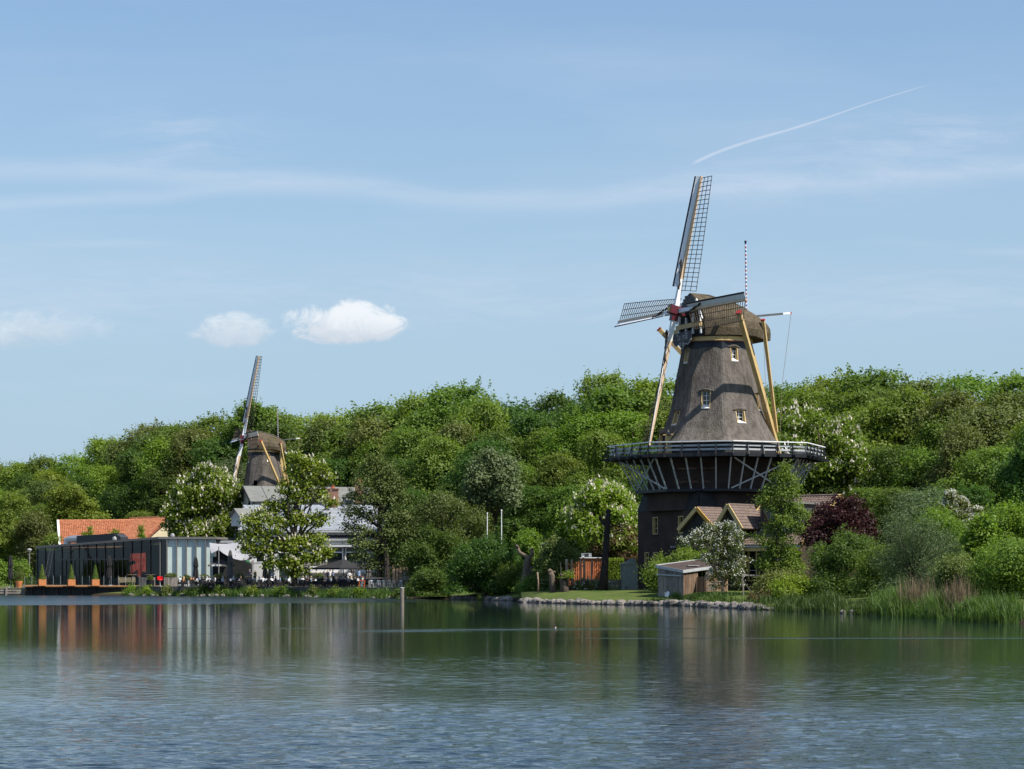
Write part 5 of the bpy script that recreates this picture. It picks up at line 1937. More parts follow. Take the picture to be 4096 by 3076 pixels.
    window(root, (fa.x, fa.y), rd, dh, .15, dwd - .15, fa.z + .35, top_z - .12, MAT['dark_steel'], MAT['white'], .1, .08, 4, 1, MAT['grey_paint'])

    # two cross gables facing the lake
    def gable(px, py, Y, hw, drop, back, barge, nu, single, win):
        P = Vector((WX(px, Y), Y, WZ(py, Y))) - O
        l, r = P - rd * hw - up * drop, P + rd * hw - up * drop
        bk = -dh * back
        b = MB(); slab(b, [P, P + bk, r + bk, r], .13); slab(b, [P, l, l + bk, P + bk], .13)
        g = b.build('gable_roof', MAT['tile_brown'], root)
        d2 = (r - P).normalized()
        L2 = (r - P).length
        nd_ = int(L2 / .33)
        tile_roof(g, P + bk + up * .02, dh, d2, nu, nd_, back / nu, L2 / nd_, MAT['tile_brown'], single, 'tile', None, .05, .05, .006, int(px))
        MB().tube([P + up * .05, P + bk + up * .05], .12, 7).build('ridge_tiles', MAT['tile_brown'], g)
        for q in (l, r):
            MB().beam(P + dh * .07, q + dh * .07, .12, .34).build('bargeboard', barge if q is r else MAT['ochre'], g)
        b = MB()
        b.prism([P - dh * .35 - up * .25, r - dh * .35 - rd * .25, Vector((r.x, r.y, -.6)) - dh * .35 - rd * .25, Vector((l.x, l.y, -.6)) - dh * .35 + rd * .25, l - dh * .35 + rd * .25], -dh * .25)
        b.build('gable_wall', MAT['dark_board'], root)
        if win:
            c = P - dh * .33 - up * 2.0 + rd * .55
            rot = Matrix((rd, dh, up)).transposed()
            wb = MB().box(c, (.85, .06, 1.1), rot).build('gable_window', MAT['white'], root)
            for sx in (-.5, .5):
                MB().box(c + rd * sx * .42 + dh * .02, (.32, .06, .94), rot).build('pane', MAT['glass'], wb)
    gable(2912, 2020, 206, 1.55, 2.2, 4.2, MAT['ochre'], 14, 90, True)
    gable(2787, 2033, 209, 2.1, 2.0, 4.0, MAT['ochre_lichen'], 13, 70, False)


tiled_house()


# ---- plank shed by the water
def shed():
    g = .62
    c = Vector((WX(2733, 208.5), 208.5, g))
    root = empty('plank_shed', c, 0, 'weathered plank shed with a sloping felt roof and open door beside the blossoming hawthorn', 'shed')
    root.scale = (1.07, 1.07, 1.07)
    l, r = Vector((-.6, .8, 0)), Vector((.8, .6, 0))
    LL, LR = 3.35, 5.2
    up = Vector((0, 0, 1))
    zf, zl, zr = 2.28, 2.75, 2.85
    rg = random.Random(4)
    n = 24
    for i in range(n):                      # left wall
        u0 = LL * i / n; u1 = LL * (i + .92) / n
        h = zf + (zl - zf) * (i / n) - .12
        d = rg.uniform(0, .025)
        nn = Vector((-.8, -.6, 0))
        b = MB(); b.prism([l * u0 + nn * d - up * .2, l * u1 + nn * d - up * .2, l * u1 + nn * d + up * h, l * u0 + nn * d + up * h], -nn * .03)
        b.build('plank', MAT['wood_grey'], root)
    n = 34
    nr = Vector((.6, -.8, 0))
    for i in range(n):                      # right wall with a doorway
        u0 = LR * i / n; u1 = LR * (i + .9) / n
        if 1.55 < u0 < 2.55:
            continue
        h = zf + (zr - zf) * (i / n) - .12
        d = rg.uniform(0, .03)
        b = MB(); b.prism([r * u0 + nr * d - up * .2, r * u1 + nr * d - up * .2, r * u1 + nr * d + up * h, r * u0 + nr * d + up * h], -nr * .03)
        b.build('plank', MAT['wood_brown'], root)
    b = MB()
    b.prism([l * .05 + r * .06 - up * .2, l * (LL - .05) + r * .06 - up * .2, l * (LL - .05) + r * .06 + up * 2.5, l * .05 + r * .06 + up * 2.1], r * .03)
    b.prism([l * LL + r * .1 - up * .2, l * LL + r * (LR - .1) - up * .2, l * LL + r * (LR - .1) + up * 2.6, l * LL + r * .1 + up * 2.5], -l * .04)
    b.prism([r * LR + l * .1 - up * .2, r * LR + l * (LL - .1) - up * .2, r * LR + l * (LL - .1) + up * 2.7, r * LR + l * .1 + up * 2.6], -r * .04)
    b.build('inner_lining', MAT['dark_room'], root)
    # roof and fascia
    P = [up * zf - l * .15 - r * .15, l * (LL + .15) - r * .15 + up * zl, l * (LL + .15) + r * (LR + .2) + up * (zl + zr - zf), r * (LR + .2) - l * .15 + up * zr]
    b = MB(); slab(b, [p + up * .09 for p in P], .09)
    rf = b.build('felt_roof', M('brown_felt', (.060, .042, .036), .9, .25, 2, .2, 10), root)
    for p, q in ((P[0], P[1]), (P[0], P[3]), (P[1], P[2]), (P[3], P[2])):
        MB().beam(p + up * .03, q + up * .03, .05, .26).build('fascia', MAT['grey_paint'], rf)
    MB().tube([l * .1 - r * .12 + up * (zf - .36), l * (LL + .1) - r * .12 + up * (zf - .22)], .06, 6).build('gutter_pipe', MAT['grey_paint'], root)
    MB().box(l * 1.0 + r * 2.0 + up * (zf + .55), (1.0, .5, .05), rot_z(.2)).build('roof_patch', MAT['grey_paint'], rf)
    # open door leaf of vertical boards and the empty frame
    for i in range(6):
        p = r * 1.52 + nr * (.06 + .17 * i)
        b = MB(); b.prism([p, p + nr * .155, p + nr * .155 + up * 1.85, p + up * 1.85], r * .03)
        b.build('door_board', MAT['wood_brown'], root)
    for u_ in (2.75, 3.5):
        MB().beam(r * u_ + nr * .05, r * u_ + nr * .05 + up * 2.2, .08, .06).build('frame_post', MAT['wood_grey'], root)
    MB().beam(r * 2.75 + nr * .05 + up * 1.2, r * 3.5 + nr * .05 + up * 1.25, .06, .08).build('frame_rail', MAT['wood_grey'], root)


shed()
# ------------------------------------------------------------------ single trees and shrubs
def plant_px(name, label, cat, base, outline, rpx, k, n, size, mat, seed, sigma=.4, trunk_r=.2, trunk_top=3.0, bark='bark', blossom=None, per=13, low=-.55, twigs=0,
             dep=.85, group=None, crown='crown', stem='trunk', lobes=None, zdep=1.0, aspect=.62, lean=(0, 0), shell=.7, inside=.42):
    """plant standing at base=(px, Y, z) whose crown fills a pixel outline at its own depth"""
    px, Y, z = base
    b = (WX(px, Y), Y, z)
    lb = lobes_px(lobes, Y, b, dep, seed) if lobes else fill_lobes(outline, Y, b, rpx, seed, k, dep, zdep)
    o = make_plant(name, lb, b, n, size, mat, seed, sigma, trunk_r, trunk_top, bark, lean, per, blossom, low, twigs, crown, stem, aspect, shell, inside)
    tag(o, label, cat, group)
    return o


def oval(cx, cy, rx, ry, n=14, top=1.0):
    return [(cx + rx * math.cos(2 * math.pi * i / n), cy + ry * math.sin(2 * math.pi * i / n)) for i in range(n)]


CH = (.46, .15, 'petal')
# left part
plant_px('chestnut_tree', 'round dense horse chestnut full of white candles behind the glass pavilion', 'tree', (815, 314, 1.4),
         [(675, 2150), (655, 2080), (690, 2000), (735, 1930), (800, 1885), (850, 1865), (905, 1885), (950, 1930), (975, 2000), (955, 2090), (930, 2170), (800, 2180)],
         46, 46, 30000, .40, 'leaf_chestnut', 31, .42, .45, 5, blossom=(1300, *CH), group='horse chestnuts in bloom')
plant_px('chestnut_tree', 'open branched horse chestnut with pale candles growing from the restaurant terrace', 'tree', (1178, 283, 1.22), None, 0, 0, 15000, .40, 'leaf_chestnut', 32, .42, .42, 7.5,
         blossom=(620, .46, .13, 'petal'), group='horse chestnuts in bloom', twigs=3, per=14,
         lobes=[(1185, 1840, 28, 26), (1225, 1870, 34, 30), (1290, 1880, 30, 24), (1310, 1925, 32, 22), (1250, 1930, 40, 34), (1175, 1900, 34, 30), (1150, 1960, 36, 32), (1200, 1985, 46, 40),
                (1275, 1990, 38, 34), (1325, 2020, 26, 18), (1130, 2030, 34, 28), (1080, 2040, 36, 30), (1050, 2080, 40, 32), (1010, 2100, 38, 30), (985, 2150, 36, 28), (1030, 2150, 46, 36),
                (1100, 2110, 46, 40), (1170, 2080, 44, 40), (1240, 2090, 40, 30), (1285, 2080, 30, 20), (1120, 2190, 52, 40), (1050, 2210, 44, 30), (1000, 2200, 30, 20), (1190, 2190, 48, 38),
                (1260, 2170, 46, 30), (1300, 2215, 30, 18), (1240, 2240, 40, 26), (1160, 2260, 46, 28), (1090, 2255, 30, 18), (1205, 2290, 34, 20), (1170, 2300, 30, 16), (1275, 2240, 24, 14)])
plant_px('alder_tree', 'slender open alder with dark twin trunk in front of the white restaurant', 'tree', (1518, 271, 1.1), None, 0, 0, 15000, .30, 'leaf_olive', 33, .42, .36, 13.0, 'bark_dark', twigs=3, per=14,
         lobes=[(1500, 1850, 34, 26), (1470, 1885, 40, 30), (1540, 1890, 44, 34), (1450, 1940, 46, 34), (1520, 1950, 50, 36), (1585, 1945, 42, 32), (1430, 1990, 42, 28), (1490, 2010, 50, 36), (1560, 2010, 50, 34),
                (1610, 2000, 40, 30), (1410, 2050, 40, 24), (1460, 2070, 46, 30), (1540, 2080, 50, 32), (1600, 2070, 44, 28), (1400, 2110, 34, 20), (1450, 2130, 44, 26), (1560, 2140, 48, 30), (1620, 2130, 40, 28),
                (1420, 2170, 36, 20), (1470, 2190, 44, 26), (1540, 2200, 48, 28), (1600, 2200, 44, 30), (1440, 2230, 40, 22), (1560, 2250, 52, 26), (1610, 2250, 40, 24), (1480, 2260, 44, 22)])
AL = [o for o in COL.objects if o.name == 'alder_tree'][0]
MB().tube([W(1548, 2345, 270.5) - AL.location, W(1546, 2250, 270.5) - AL.location, W(1540, 2190, 270.5) - AL.location, W(1556, 2110, 270.5) - AL.location], [.5, .36, .3, .16], 9).build('trunk', MAT['bark_dark'], AL)
plant_px('oak_tree', 'broad dull olive tree with fine brownish leaves behind the rounded evergreen bush', 'tree', (1760, 272, 1.2),
         [(1590, 2080), (1640, 2010), (1720, 1985), (1800, 1960), (1880, 1975), (1950, 2010), (1970, 2090), (1960, 2160), (1900, 2220), (1800, 2270), (1680, 2270), (1600, 2200)],
         48, 34, 24000, .26, 'leaf_olive', 34, .5, .4, 5, 'bark_dark', twigs=2)
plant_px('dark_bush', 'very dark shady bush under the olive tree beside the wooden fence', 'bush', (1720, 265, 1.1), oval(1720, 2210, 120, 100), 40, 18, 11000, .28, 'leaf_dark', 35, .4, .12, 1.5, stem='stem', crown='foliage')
plant_px('flowering_bush', 'rounded glossy bush overhanging the water beside the mooring post', 'bush', (1712, 254.5, .3),
         [(1625, 2385), (1625, 2330), (1655, 2290), (1720, 2272), (1775, 2285), (1815, 2340), (1815, 2400), (1700, 2410)], 30, 26, 13000, .24, 'leaf_dark', 36, .28, .1, .8, stem='stem', crown='foliage', low=-.9)
plant_px('evergreen_bush', 'big rounded evergreen bush with yellow green tips above the stone edging', 'bush', (1945, 247, .8),
         [(1780, 2380), (1790, 2290), (1850, 2190), (1920, 2140), (2000, 2140), (2075, 2190), (2110, 2290), (2090, 2370), (1950, 2385)], 44, 34, 24000, .26, 'leaf_dark', 37, .36, .2, 2, stem='stem', crown='foliage', low=-.9)
plant_px('evergreen_bush', 'lower dark bush between the big evergreen bush and the pollard willow', 'bush', (2065, 243, .9), oval(2065, 2310, 60, 55), 30, 12, 6000, .24, 'leaf_mid', 38, .3, .1, 1, stem='stem', crown='foliage', low=-.9)
plant_px('holly_bush', 'tall yellow tipped shrub just behind the pollard willow', 'bush', (2110, 250, 1.0), oval(2110, 2190, 50, 70), 30, 12, 5500, .28, 'leaf_fresh', 39, .3, .1, 2, stem='stem', crown='foliage')
plant_px('hawthorn_bush', 'loose light green shrub in front of the orange container', 'bush', (2215, 234, .95), [(2140, 2330), (2150, 2240), (2190, 2170), (2240, 2150), (2300, 2200), (2320, 2260), (2290, 2330)], 34, 20, 9000, .26, 'leaf_olive', 40, .36, .1, 1.5, stem='stem', crown='foliage')
plant_px('ivy_bush', 'low ivy covered hump beside the knobbly pollard willow', 'bush', (2150, 236, .9), oval(2160, 2345, 110, 40), 26, 16, 8000, .22, 'leaf_mid', 41, .26, .08, .6, stem='stem', crown='foliage', low=-.9)
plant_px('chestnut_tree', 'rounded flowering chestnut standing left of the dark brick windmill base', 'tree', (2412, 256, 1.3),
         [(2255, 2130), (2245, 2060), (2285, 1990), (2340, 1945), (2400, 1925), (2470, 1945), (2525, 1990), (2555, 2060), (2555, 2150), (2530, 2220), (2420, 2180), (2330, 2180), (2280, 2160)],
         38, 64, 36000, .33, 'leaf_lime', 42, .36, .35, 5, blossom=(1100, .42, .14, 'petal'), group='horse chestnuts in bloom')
plant_px('copper_bush', 'brown leaved shrub below the rounded flowering chestnut', 'bush', (2450, 254, 1.2), [(2345, 2235), (2355, 2160), (2410, 2105), (2480, 2090), (2550, 2120), (2555, 2235)], 32, 22, 10000, .22, 'leaf_brown', 43, .32, .1, 1.5, stem='stem', crown='foliage')
# round the mill
plant_px('lilac_bush', 'wide leafy shrub growing between the plank shed and the brick windmill base', 'bush', (2700, 217, .9),
         [(2570, 2385), (2575, 2300), (2620, 2240), (2660, 2195), (2740, 2185), (2830, 2200), (2870, 2260), (2860, 2360), (2700, 2390)], 34, 30, 20000, .22, 'leaf_mid', 44, .34, .12, 1.5, stem='stem', crown='foliage', low=-.9)
plant_px('hawthorn_tree', 'small hawthorn white with blossom in front of the tiled house', 'tree', (2893, 205, .42), None, 0, 0, 9000, .17, 'leaf_olive', 45, .26, .17, 2.0, 'bark_pale', blossom=(1700, .12, .07, 'petal_white'), twigs=4,
         lobes=[(2800, 2150, 34, 24), (2850, 2125, 36, 26), (2905, 2120, 34, 24), (2940, 2150, 30, 26), (2770, 2175, 34, 20), (2830, 2180, 44, 34), (2890, 2175, 46, 36), (2930, 2200, 34, 30), (2870, 2230, 44, 34),
                (2920, 2250, 40, 34), (2840, 2240, 30, 22), (2890, 2290, 40, 30), (2935, 2300, 34, 28), (2860, 2310, 26, 22), (2960, 2270, 22, 16), (2950, 2340, 20, 20), (2870, 2350, 22, 16), (2990, 2240, 20, 8), (2735, 2160, 16, 8)])
plant_px('acacia_tree', 'slim feathery light green tree in front of the tiled house dormer', 'tree', (3105, 199, .6), None, 0, 0, 14000, .20, 'leaf_mid', 46, .30, .16, 8.0, twigs=4,
         lobes=[(3140, 1880, 18, 26), (3120, 1920, 28, 28), (3165, 1930, 26, 26), (3090, 1970, 34, 28), (3150, 1980, 40, 30), (3060, 2010, 30, 24), (3110, 2030, 40, 32), (3170, 2040, 36, 32), (3205, 2060, 26, 20),
                (3130, 2090, 42, 34), (3180, 2110, 30, 28), (3090, 2120, 30, 24), (3130, 2160, 40, 34), (3060, 2170, 26, 20), (3100, 2210, 38, 30), (3160, 2220, 34, 30), (3120, 2270, 44, 34), (3060, 2260, 30, 24), (3180, 2280, 36, 30), (3030, 2150, 16, 12)])
plant_px('bramble_bush', 'tangled brown green scrub below the slim feathery tree', 'bush', (3110, 193, .5), oval(3110, 2340, 110, 60), 34, 20, 11000, .20, 'leaf_olive', 47, .34, .08, 1, stem='stem', crown='foliage', low=-.9, twigs=3)
plant_px('purple_maple', 'dark purple leaved maple growing against the tiled house gable', 'tree', (3330, 207, .8),
         [(3190, 2150), (3220, 2110), (3270, 2040), (3300, 2000), (3360, 1980), (3430, 2010), (3480, 2060), (3510, 2130), (3490, 2190), (3380, 2180), (3290, 2200), (3210, 2190)], 38, 32, 18000, .25, 'leaf_purple', 48, .34, .16, 4, twigs=2)
plant_px('chestnut_tree', 'huge horse chestnut with cream candles behind the large windmill stage', 'tree', (3310, 250, 1.2),
         [(3110, 1700), (3130, 1620), (3200, 1580), (3290, 1610), (3360, 1690), (3430, 1760), (3470, 1860), (3520, 1930), (3550, 2010), (3540, 2080), (3400, 2090), (3250, 2080), (3130, 2060), (3080, 1900)],
         48, 60, 34000, .36, 'leaf_chestnut', 49, .42, .5, 7, blossom=(1500, .44, .14, 'petal'), group='horse chestnuts in bloom')
# right bank
plant_px('laurel_bush', 'glossy dark green shrub below the purple maple on the bank', 'bush', (3370, 187, .6), [(3230, 2385), (3235, 2280), (3270, 2190), (3330, 2130), (3420, 2110), (3500, 2150), (3540, 2240), (3540, 2390)], 44, 34, 22000, .20, 'leaf_dark', 50, .34, .12, 2, stem='stem', crown='foliage', low=-.9)
plant_px('elder_bush', 'low yellow green bush at the water below the glossy dark shrub', 'bush', (3180, 186, .4), oval(3185, 2350, 100, 55), 30, 18, 9000, .2, 'leaf_fresh', 51, .28, .08, .8, stem='stem', crown='foliage', low=-.9)
plant_px('twig_bush', 'brown twiggy low scrub beside the stone edging end', 'bush', (3060, 187, .3), oval(3060, 2395, 70, 36), 24, 12, 5500, .17, 'leaf_brown', 52, .26, .06, .5, stem='stem', crown='foliage', low=-.9, twigs=4)
plant_px('willow_bush', 'big silvery grey green willow bush overhanging the right bank', 'bush', (3650, 172, .5), [(3500, 2420), (3480, 2260), (3500, 2120), (3560, 2030), (3640, 2060), (3720, 2090), (3800, 2110), (3870, 2180), (3880, 2300), (3800, 2400), (3640, 2430)],
         50, 46, 34000, .17, 'leaf_grey', 53, .40, .16, 3, stem='stem', crown='foliage', low=-.9, aspect=.3)
plant_px('sallow_tree', 'pale yellow green sallow rising behind the silvery willow bush', 'tree', (3690, 212, 1.2), oval(3690, 2040, 120, 100), 40, 22, 13000, .24, 'leaf_grey', 54, .4, .15, 4, aspect=.4)
plant_px('hawthorn_tree', 'leaning hawthorn with dense white blossom sprays above the silvery willow', 'tree', (3860, 203, 1.0), None, 0, 0, 6500, .18, 'leaf_olive', 55, .26, .13, 6, blossom=(1000, .15, .085, 'petal_white'), twigs=3,
         lobes=[(3800, 1990, 22, 20), (3840, 2020, 26, 24), (3780, 2030, 22, 16), (3820, 2060, 28, 22), (3870, 2070, 26, 18), (3910, 2050, 18, 14), (3900, 2085, 26, 14), (3850, 2110, 28, 20), (3800, 2100, 22, 16)])
plant_px('maple_tree', 'young broad leaved maple with bright leaves on the right bank', 'tree', (3925, 168, .8), oval(3925, 2165, 55, 95), 26, 14, 4500, .34, 'leaf_fresh', 56, .30, .1, 4)
plant_px('alder_tree', 'tall olive alder with a straight dark trunk behind the right bank shrubs', 'tree', (3845, 232, 1.2),
         [(3700, 2080), (3690, 1960), (3740, 1840), (3790, 1720), (3840, 1650), (3900, 1720), (3960, 1830), (4010, 1960), (4000, 2090), (3850, 2120)], 46, 40, 22000, .27, 'leaf_olive', 57, .5, .32, 15, 'bark_dark', twigs=2)
plant_px('dark_tree', 'deep green shaded tree closing the view on the right bank', 'tree', (4090, 196, 1.2), [(3985, 2200), (3990, 2000), (4010, 1850), (4060, 1760), (4160, 1700), (4280, 1800), (4300, 2200), (4100, 2260)], 54, 34, 22000, .28, 'leaf_dark', 58, .4, .3, 6)
plant_px('bank_bush', 'dense mixed green bush on the right bank above the tall reeds', 'bush', (4010, 160, .7), [(3870, 2400), (3880, 2260), (3960, 2190), (4040, 2150), (4150, 2180), (4200, 2400)], 46, 30, 22000, .18, 'leaf_mid', 59, .34, .14, 2, stem='stem', crown='foliage', low=-.9)
plant_px('bank_bush', 'mid green bush squeezed between the willow and the maple on the bank', 'bush', (3830, 164, .6), oval(3830, 2310, 90, 90), 34, 20, 13000, .17, 'leaf_olive', 60, .34, .1, 1.5, stem='stem', crown='foliage', low=-.9)
plant_px('bank_bush', 'loose fresh green bush between the glossy shrub and the silvery willow', 'bush', (3500, 180, .6), [(3420, 2390), (3440, 2260), (3480, 2190), (3550, 2180), (3600, 2260), (3610, 2400)], 34, 22, 13000, .18, 'leaf_mid', 161, .4, .1, 1.5, stem='stem', crown='foliage', low=-.9)
plant_px('bank_bush', 'tall fresh green thicket behind the silvery willow bush', 'bush', (3760, 186, .9), [(3640, 2200), (3650, 2080), (3720, 2040), (3800, 2060), (3900, 2100), (3930, 2220)], 40, 22, 14000, .2, 'leaf_fresh', 162, .42, .12, 3, stem='stem', crown='foliage', low=-.9)
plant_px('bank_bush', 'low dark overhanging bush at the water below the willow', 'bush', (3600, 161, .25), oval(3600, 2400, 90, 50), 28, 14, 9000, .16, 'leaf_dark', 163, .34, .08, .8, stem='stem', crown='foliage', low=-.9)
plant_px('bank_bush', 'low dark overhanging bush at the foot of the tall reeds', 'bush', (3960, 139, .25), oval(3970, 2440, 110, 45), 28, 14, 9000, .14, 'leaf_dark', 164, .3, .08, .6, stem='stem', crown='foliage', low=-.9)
plant_px('bank_bush', 'fresh green bush on top of the bank behind the reeds at the far right', 'bush', (4060, 172, .8), oval(4050, 2110, 90, 90), 34, 18, 10000, .2, 'leaf_fresh', 165, .4, .1, 2, stem='stem', crown='foliage', low=-.9)
# far left
plant_px('lime_tree', 'bright yellow green tree behind the orange roofed house', 'tree', (300, 348, 1.4), [(190, 2090), (185, 2020), (225, 1960), (280, 1935), (330, 1950), (365, 2000), (410, 2050), (420, 2110), (300, 2130)], 36, 30, 17000, .36, 'leaf_yellow', 61, .45, .3, 5)
plant_px('plane_tree', 'green tree at the end of the jetty hedge', 'tree', (40, 338, 1.4), [(-80, 2250), (-90, 2050), (-30, 1975), (50, 1960), (110, 2020), (140, 2110), (130, 2250)], 50, 30, 17000, .36, 'leaf_mid', 62, .45, .3, 5)
plant_px('thorn_tree', 'olive brown tree behind the globe street lamp', 'tree', (135, 334, 1.4), [(65, 2230), (60, 2130), (100, 2060), (150, 2050), (200, 2100), (215, 2230)], 40, 20, 11000, .32, 'leaf_olive', 63, .45, .25, 4)
plant_px('jetty_hedge', 'leafy yellow green hedge behind the jetty', 'hedge', (60, 313, 1.3), [(-90, 2340), (-90, 2250), (0, 2238), (120, 2240), (140, 2270), (145, 2340)], 28, 26, 11000, .3, 'leaf_fresh', 64, .32, .1, 1, stem='stem', crown='foliage', low=-.9)
plant_px('garden_bush', 'small bush beside the left gable of the orange roofed house', 'bush', (215, 327, 1.3), oval(215, 2185, 40, 45), 24, 10, 4000, .3, 'leaf_mid', 65, .3, .1, 1, stem='stem', crown='foliage')
plant_px('poplar_tree', 'feathery grey green poplar left of the smaller windmill', 'tree', (925, 352, 1.4), oval(925, 1940, 75, 110), 40, 22, 12000, .34, 'leaf_grey', 66, .5, .25, 8, aspect=.35)
plant_px('ash_tree', 'tall light green tree standing above the wood behind the smaller windmill', 'tree', (1022, 384, 1.5), [(935, 1720), (935, 1660), (965, 1620), (1010, 1605), (1070, 1625), (1105, 1665), (1100, 1730)], 30, 20, 9000, .46, 'leaf_mid', 67, .5, .4, 20)
plant_px('whitebeam_tree', 'pale silvery green tree in the wood behind the flagpoles', 'tree', (1975, 276, 1.3), [(1860, 2010), (1870, 1900), (1920, 1810), (1985, 1780), (2060, 1860), (2090, 1960), (2060, 2020)], 42, 28, 15000, .34, 'leaf_grey', 68, .42, .35, 9)
for i, (px, w_, h_) in enumerate(((345, 16, 30), (362, 12, 34), (462, 11, 26), (568, 16, 34))):
    plant_px('roof_shrub', 'small creeper tuft growing before the orange tile roof', 'shrub', (px, 321.5, WZ(2170, 321.5)), oval(px, 2140, w_, h_), 9, 8, 500, .26, 'leaf_fresh', 70 + i, .2, .04, .6, stem='stem', crown='foliage', group='creepers before the orange roof')


# ------------------------------------------------------------------ reeds, grass, stones
def blade_strip(name, path, n, hmin, hmax, wid, mat, seed, label, cat, clump=.6, zf=None, bendk=.3, thick=2.0):
    """upright tapering blades along a path of (x, y); two quads each"""
    rng = np.random.default_rng(seed)
    path = np.array(path, float)
    seg = np.linalg.norm(np.diff(path, axis=0), axis=1)
    cum = np.concatenate([[0], np.cumsum(seg)])
    nc = max(3, n // 22)
    t = rng.uniform(0, cum[-1], nc * 3)
    t = t[(np.sin(t * .83 + seed) + np.sin(t * .31 + 2 * seed) + rng.uniform(-1.6, 1.6, nc * 3)) > -.3][:nc]
    nc = len(t)
    cx = np.interp(t, cum, path[:, 0]); cy = np.interp(t, cum, path[:, 1])
    off = rng.uniform(-.2, thick, nc)
    hc = hmin + (hmax - hmin) * np.clip(rng.uniform(0, 1, nc) ** 1.6 + .25 * np.sin(t * .6), 0, 1.25)
    k = rng.integers(0, nc, n)
    x = cx[k] + rng.normal(size=n) * clump * .6
    y = cy[k] + off[k] + rng.normal(size=n) * clump * .4
    z = np.array([zf(a, b) for a, b in zip(x, y)])
    h = hc[k] * rng.uniform(.6, 1.1, n)
    a = rng.uniform(0, 6.28, n)
    d = np.stack([np.cos(a), np.sin(a), np.zeros(n)], 1)
    side = np.stack([-d[:, 1], d[:, 0], np.zeros(n)], 1) * (wid * rng.uniform(.6, 1.3, n))[:, None]
    lean = bendk * rng.uniform(.2, 1.3, n)[:, None]
    p0 = np.stack([x, y, z - .1], 1)
    p1 = p0 + d * h[:, None] * lean * .3 + np.array([0, 0, 1]) * (h * .6)[:, None]
    p2 = p0 + d * h[:, None] * lean + np.array([0, 0, 1]) * (h * rng.uniform(.85, 1.0, n))[:, None]
    V = np.concatenate([np.stack([p0 - side, p0 + side, p1 + side * .8, p1 - side * .8], 1), np.stack([p1 - side * .8, p1 + side * .8, p2 + side * .1, p2 - side * .1], 1)])
    tone = rng.uniform(0, 1, n)
    o = mobj(name, quads_mesh(name, V, MAT[mat], np.concatenate([tone, tone])))
    tag(o, label, cat, kind='stuff')
    return o


def shore_path(p0, p1, step=60, dy=0.0):
    out = []
    px = p0
    while px <= p1:
        py = interp(SHORE_PX, px)
        Y = F * CAMZ / (py - HY) + dy
        out.append((WX(px, Y), Y))
        px += step
    return out


lz = lambda x, y: max(-.05, land_z(x, y))
blade_strip('bank_reeds', shore_path(505, 905, 50, .7), 4200, .6, 1.05, .035, 'reed', 81, 'green reeds and sedge along the terrace bank below the pavilion', 'reeds', .7, lz)
blade_strip('bank_reeds', shore_path(905, 1480, 50, .7), 7500, .6, 1.15, .035, 'reed', 82, 'thick green reeds and irises along the bank below the restaurant terrace', 'reeds', .7, lz)
blade_strip('bank_reeds', shore_path(1480, 1640, 40, .7), 1700, .6, 1.1, .035, 'reed', 83, 'dark green reeds below the high tables near the mooring post', 'reeds', .6, lz)
blade_strip('bank_reeds', shore_path(3060, 3520, 40, .5), 5000, .6, 1.4, .024, 'reed_dark', 84, 'dark reeds at the water below the glossy shrub', 'reeds', .6, lz, thick=3)
blade_strip('tall_reeds', shore_path(3520, 4096, 40, .6), 8000, .8, 1.7, .020, 'reed', 85, 'tall light green reeds on the right bank', 'reeds', .7, lz, .35, 4)
blade_strip('dry_reeds', shore_path(3600, 3880, 40, 3.0), 900, 1.5, 2.5, .016, 'reed_dry', 86, 'dry straw coloured reed stems standing behind the tall green reeds', 'reeds', .7, lz, .15, 2)
blade_strip('lawn_grass', [(WX(2100, 232), 232), (WX(2500, 216), 216), (WX(2700, 208), 208), (WX(3000, 196), 196)], 9000, .06, .16, .03, 'reed', 87, 'short grass of the lawn in front of the large windmill', 'grass', 2.2, lz, .4, 7)
blade_strip('iris_clump', [(WX(2700, 207), 206.6), (WX(2712, 206.5), 206.5)], 160, .7, 1.1, .035, 'reed', 88, 'clump of iris leaves at the corner of the plank shed', 'plants', .3, lz, .3, .5)
blade_strip('iris_clump', [(WX(1915, 244), 244), (WX(1920, 244), 244)], 120, .6, .9, .03, 'reed', 89, 'iris clump among the stones below the big evergreen bush', 'plants', .25, lz, .3, .3)
blade_strip('bank_weeds', shore_path(2600, 3040, 40, 2.4), 1500, .25, .7, .03, 'reed', 90, 'loose weeds behind the stone edging by the plank shed', 'plants', .7, lz, .5, 1.2)


for i, (px, w_, h_, mt) in enumerate(((527, 20, 17, 'leaf_fresh'), (594, 26, 20, 'leaf_fresh'), (668, 18, 14, 'leaf_olive'), (808, 34, 24, 'leaf_dark'), (890, 24, 18, 'leaf_mid'), (1010, 22, 16, 'leaf_fresh'), (1120, 36, 22, 'leaf_mid'), (1255, 24, 18, 'leaf_olive'), (1345, 26, 18, 'leaf_mid'), (1440, 22, 16, 'leaf_fresh'), (1600, 26, 18, 'leaf_dark'))):
    Yq = F * CAMZ / (interp(SHORE_PX, px) - HY) + 1.4
    yq = interp(SHORE_PX, px) - 22
    plant_px('bank_plant', 'low leafy clump at the water ' + ('below the timber deck end', 'below the long plank planter', 'below the square plank planter', 'below the silvery round shrub', 'below the tent pole', 'below the olive jacketed person', 'left of the terrace chestnut trunk', 'below the red topped person', 'below the big parasol pole', 'below the chalkboard', 'below the long high table')[i], 'plant', (px, Yq, .25), oval(px, yq, w_, h_), 12, 9, 900, .24, mt, 400 + i, .22, .05, .4, stem='stem', crown='foliage', low=-.9, group='leafy clumps in the terrace reeds')

MAT['stone'] = M('bank_stone', (.12, .105, .092), .9, .3, 3, .8, 6, dist=.08, col2=(.25, .22, .195), rand=.28)


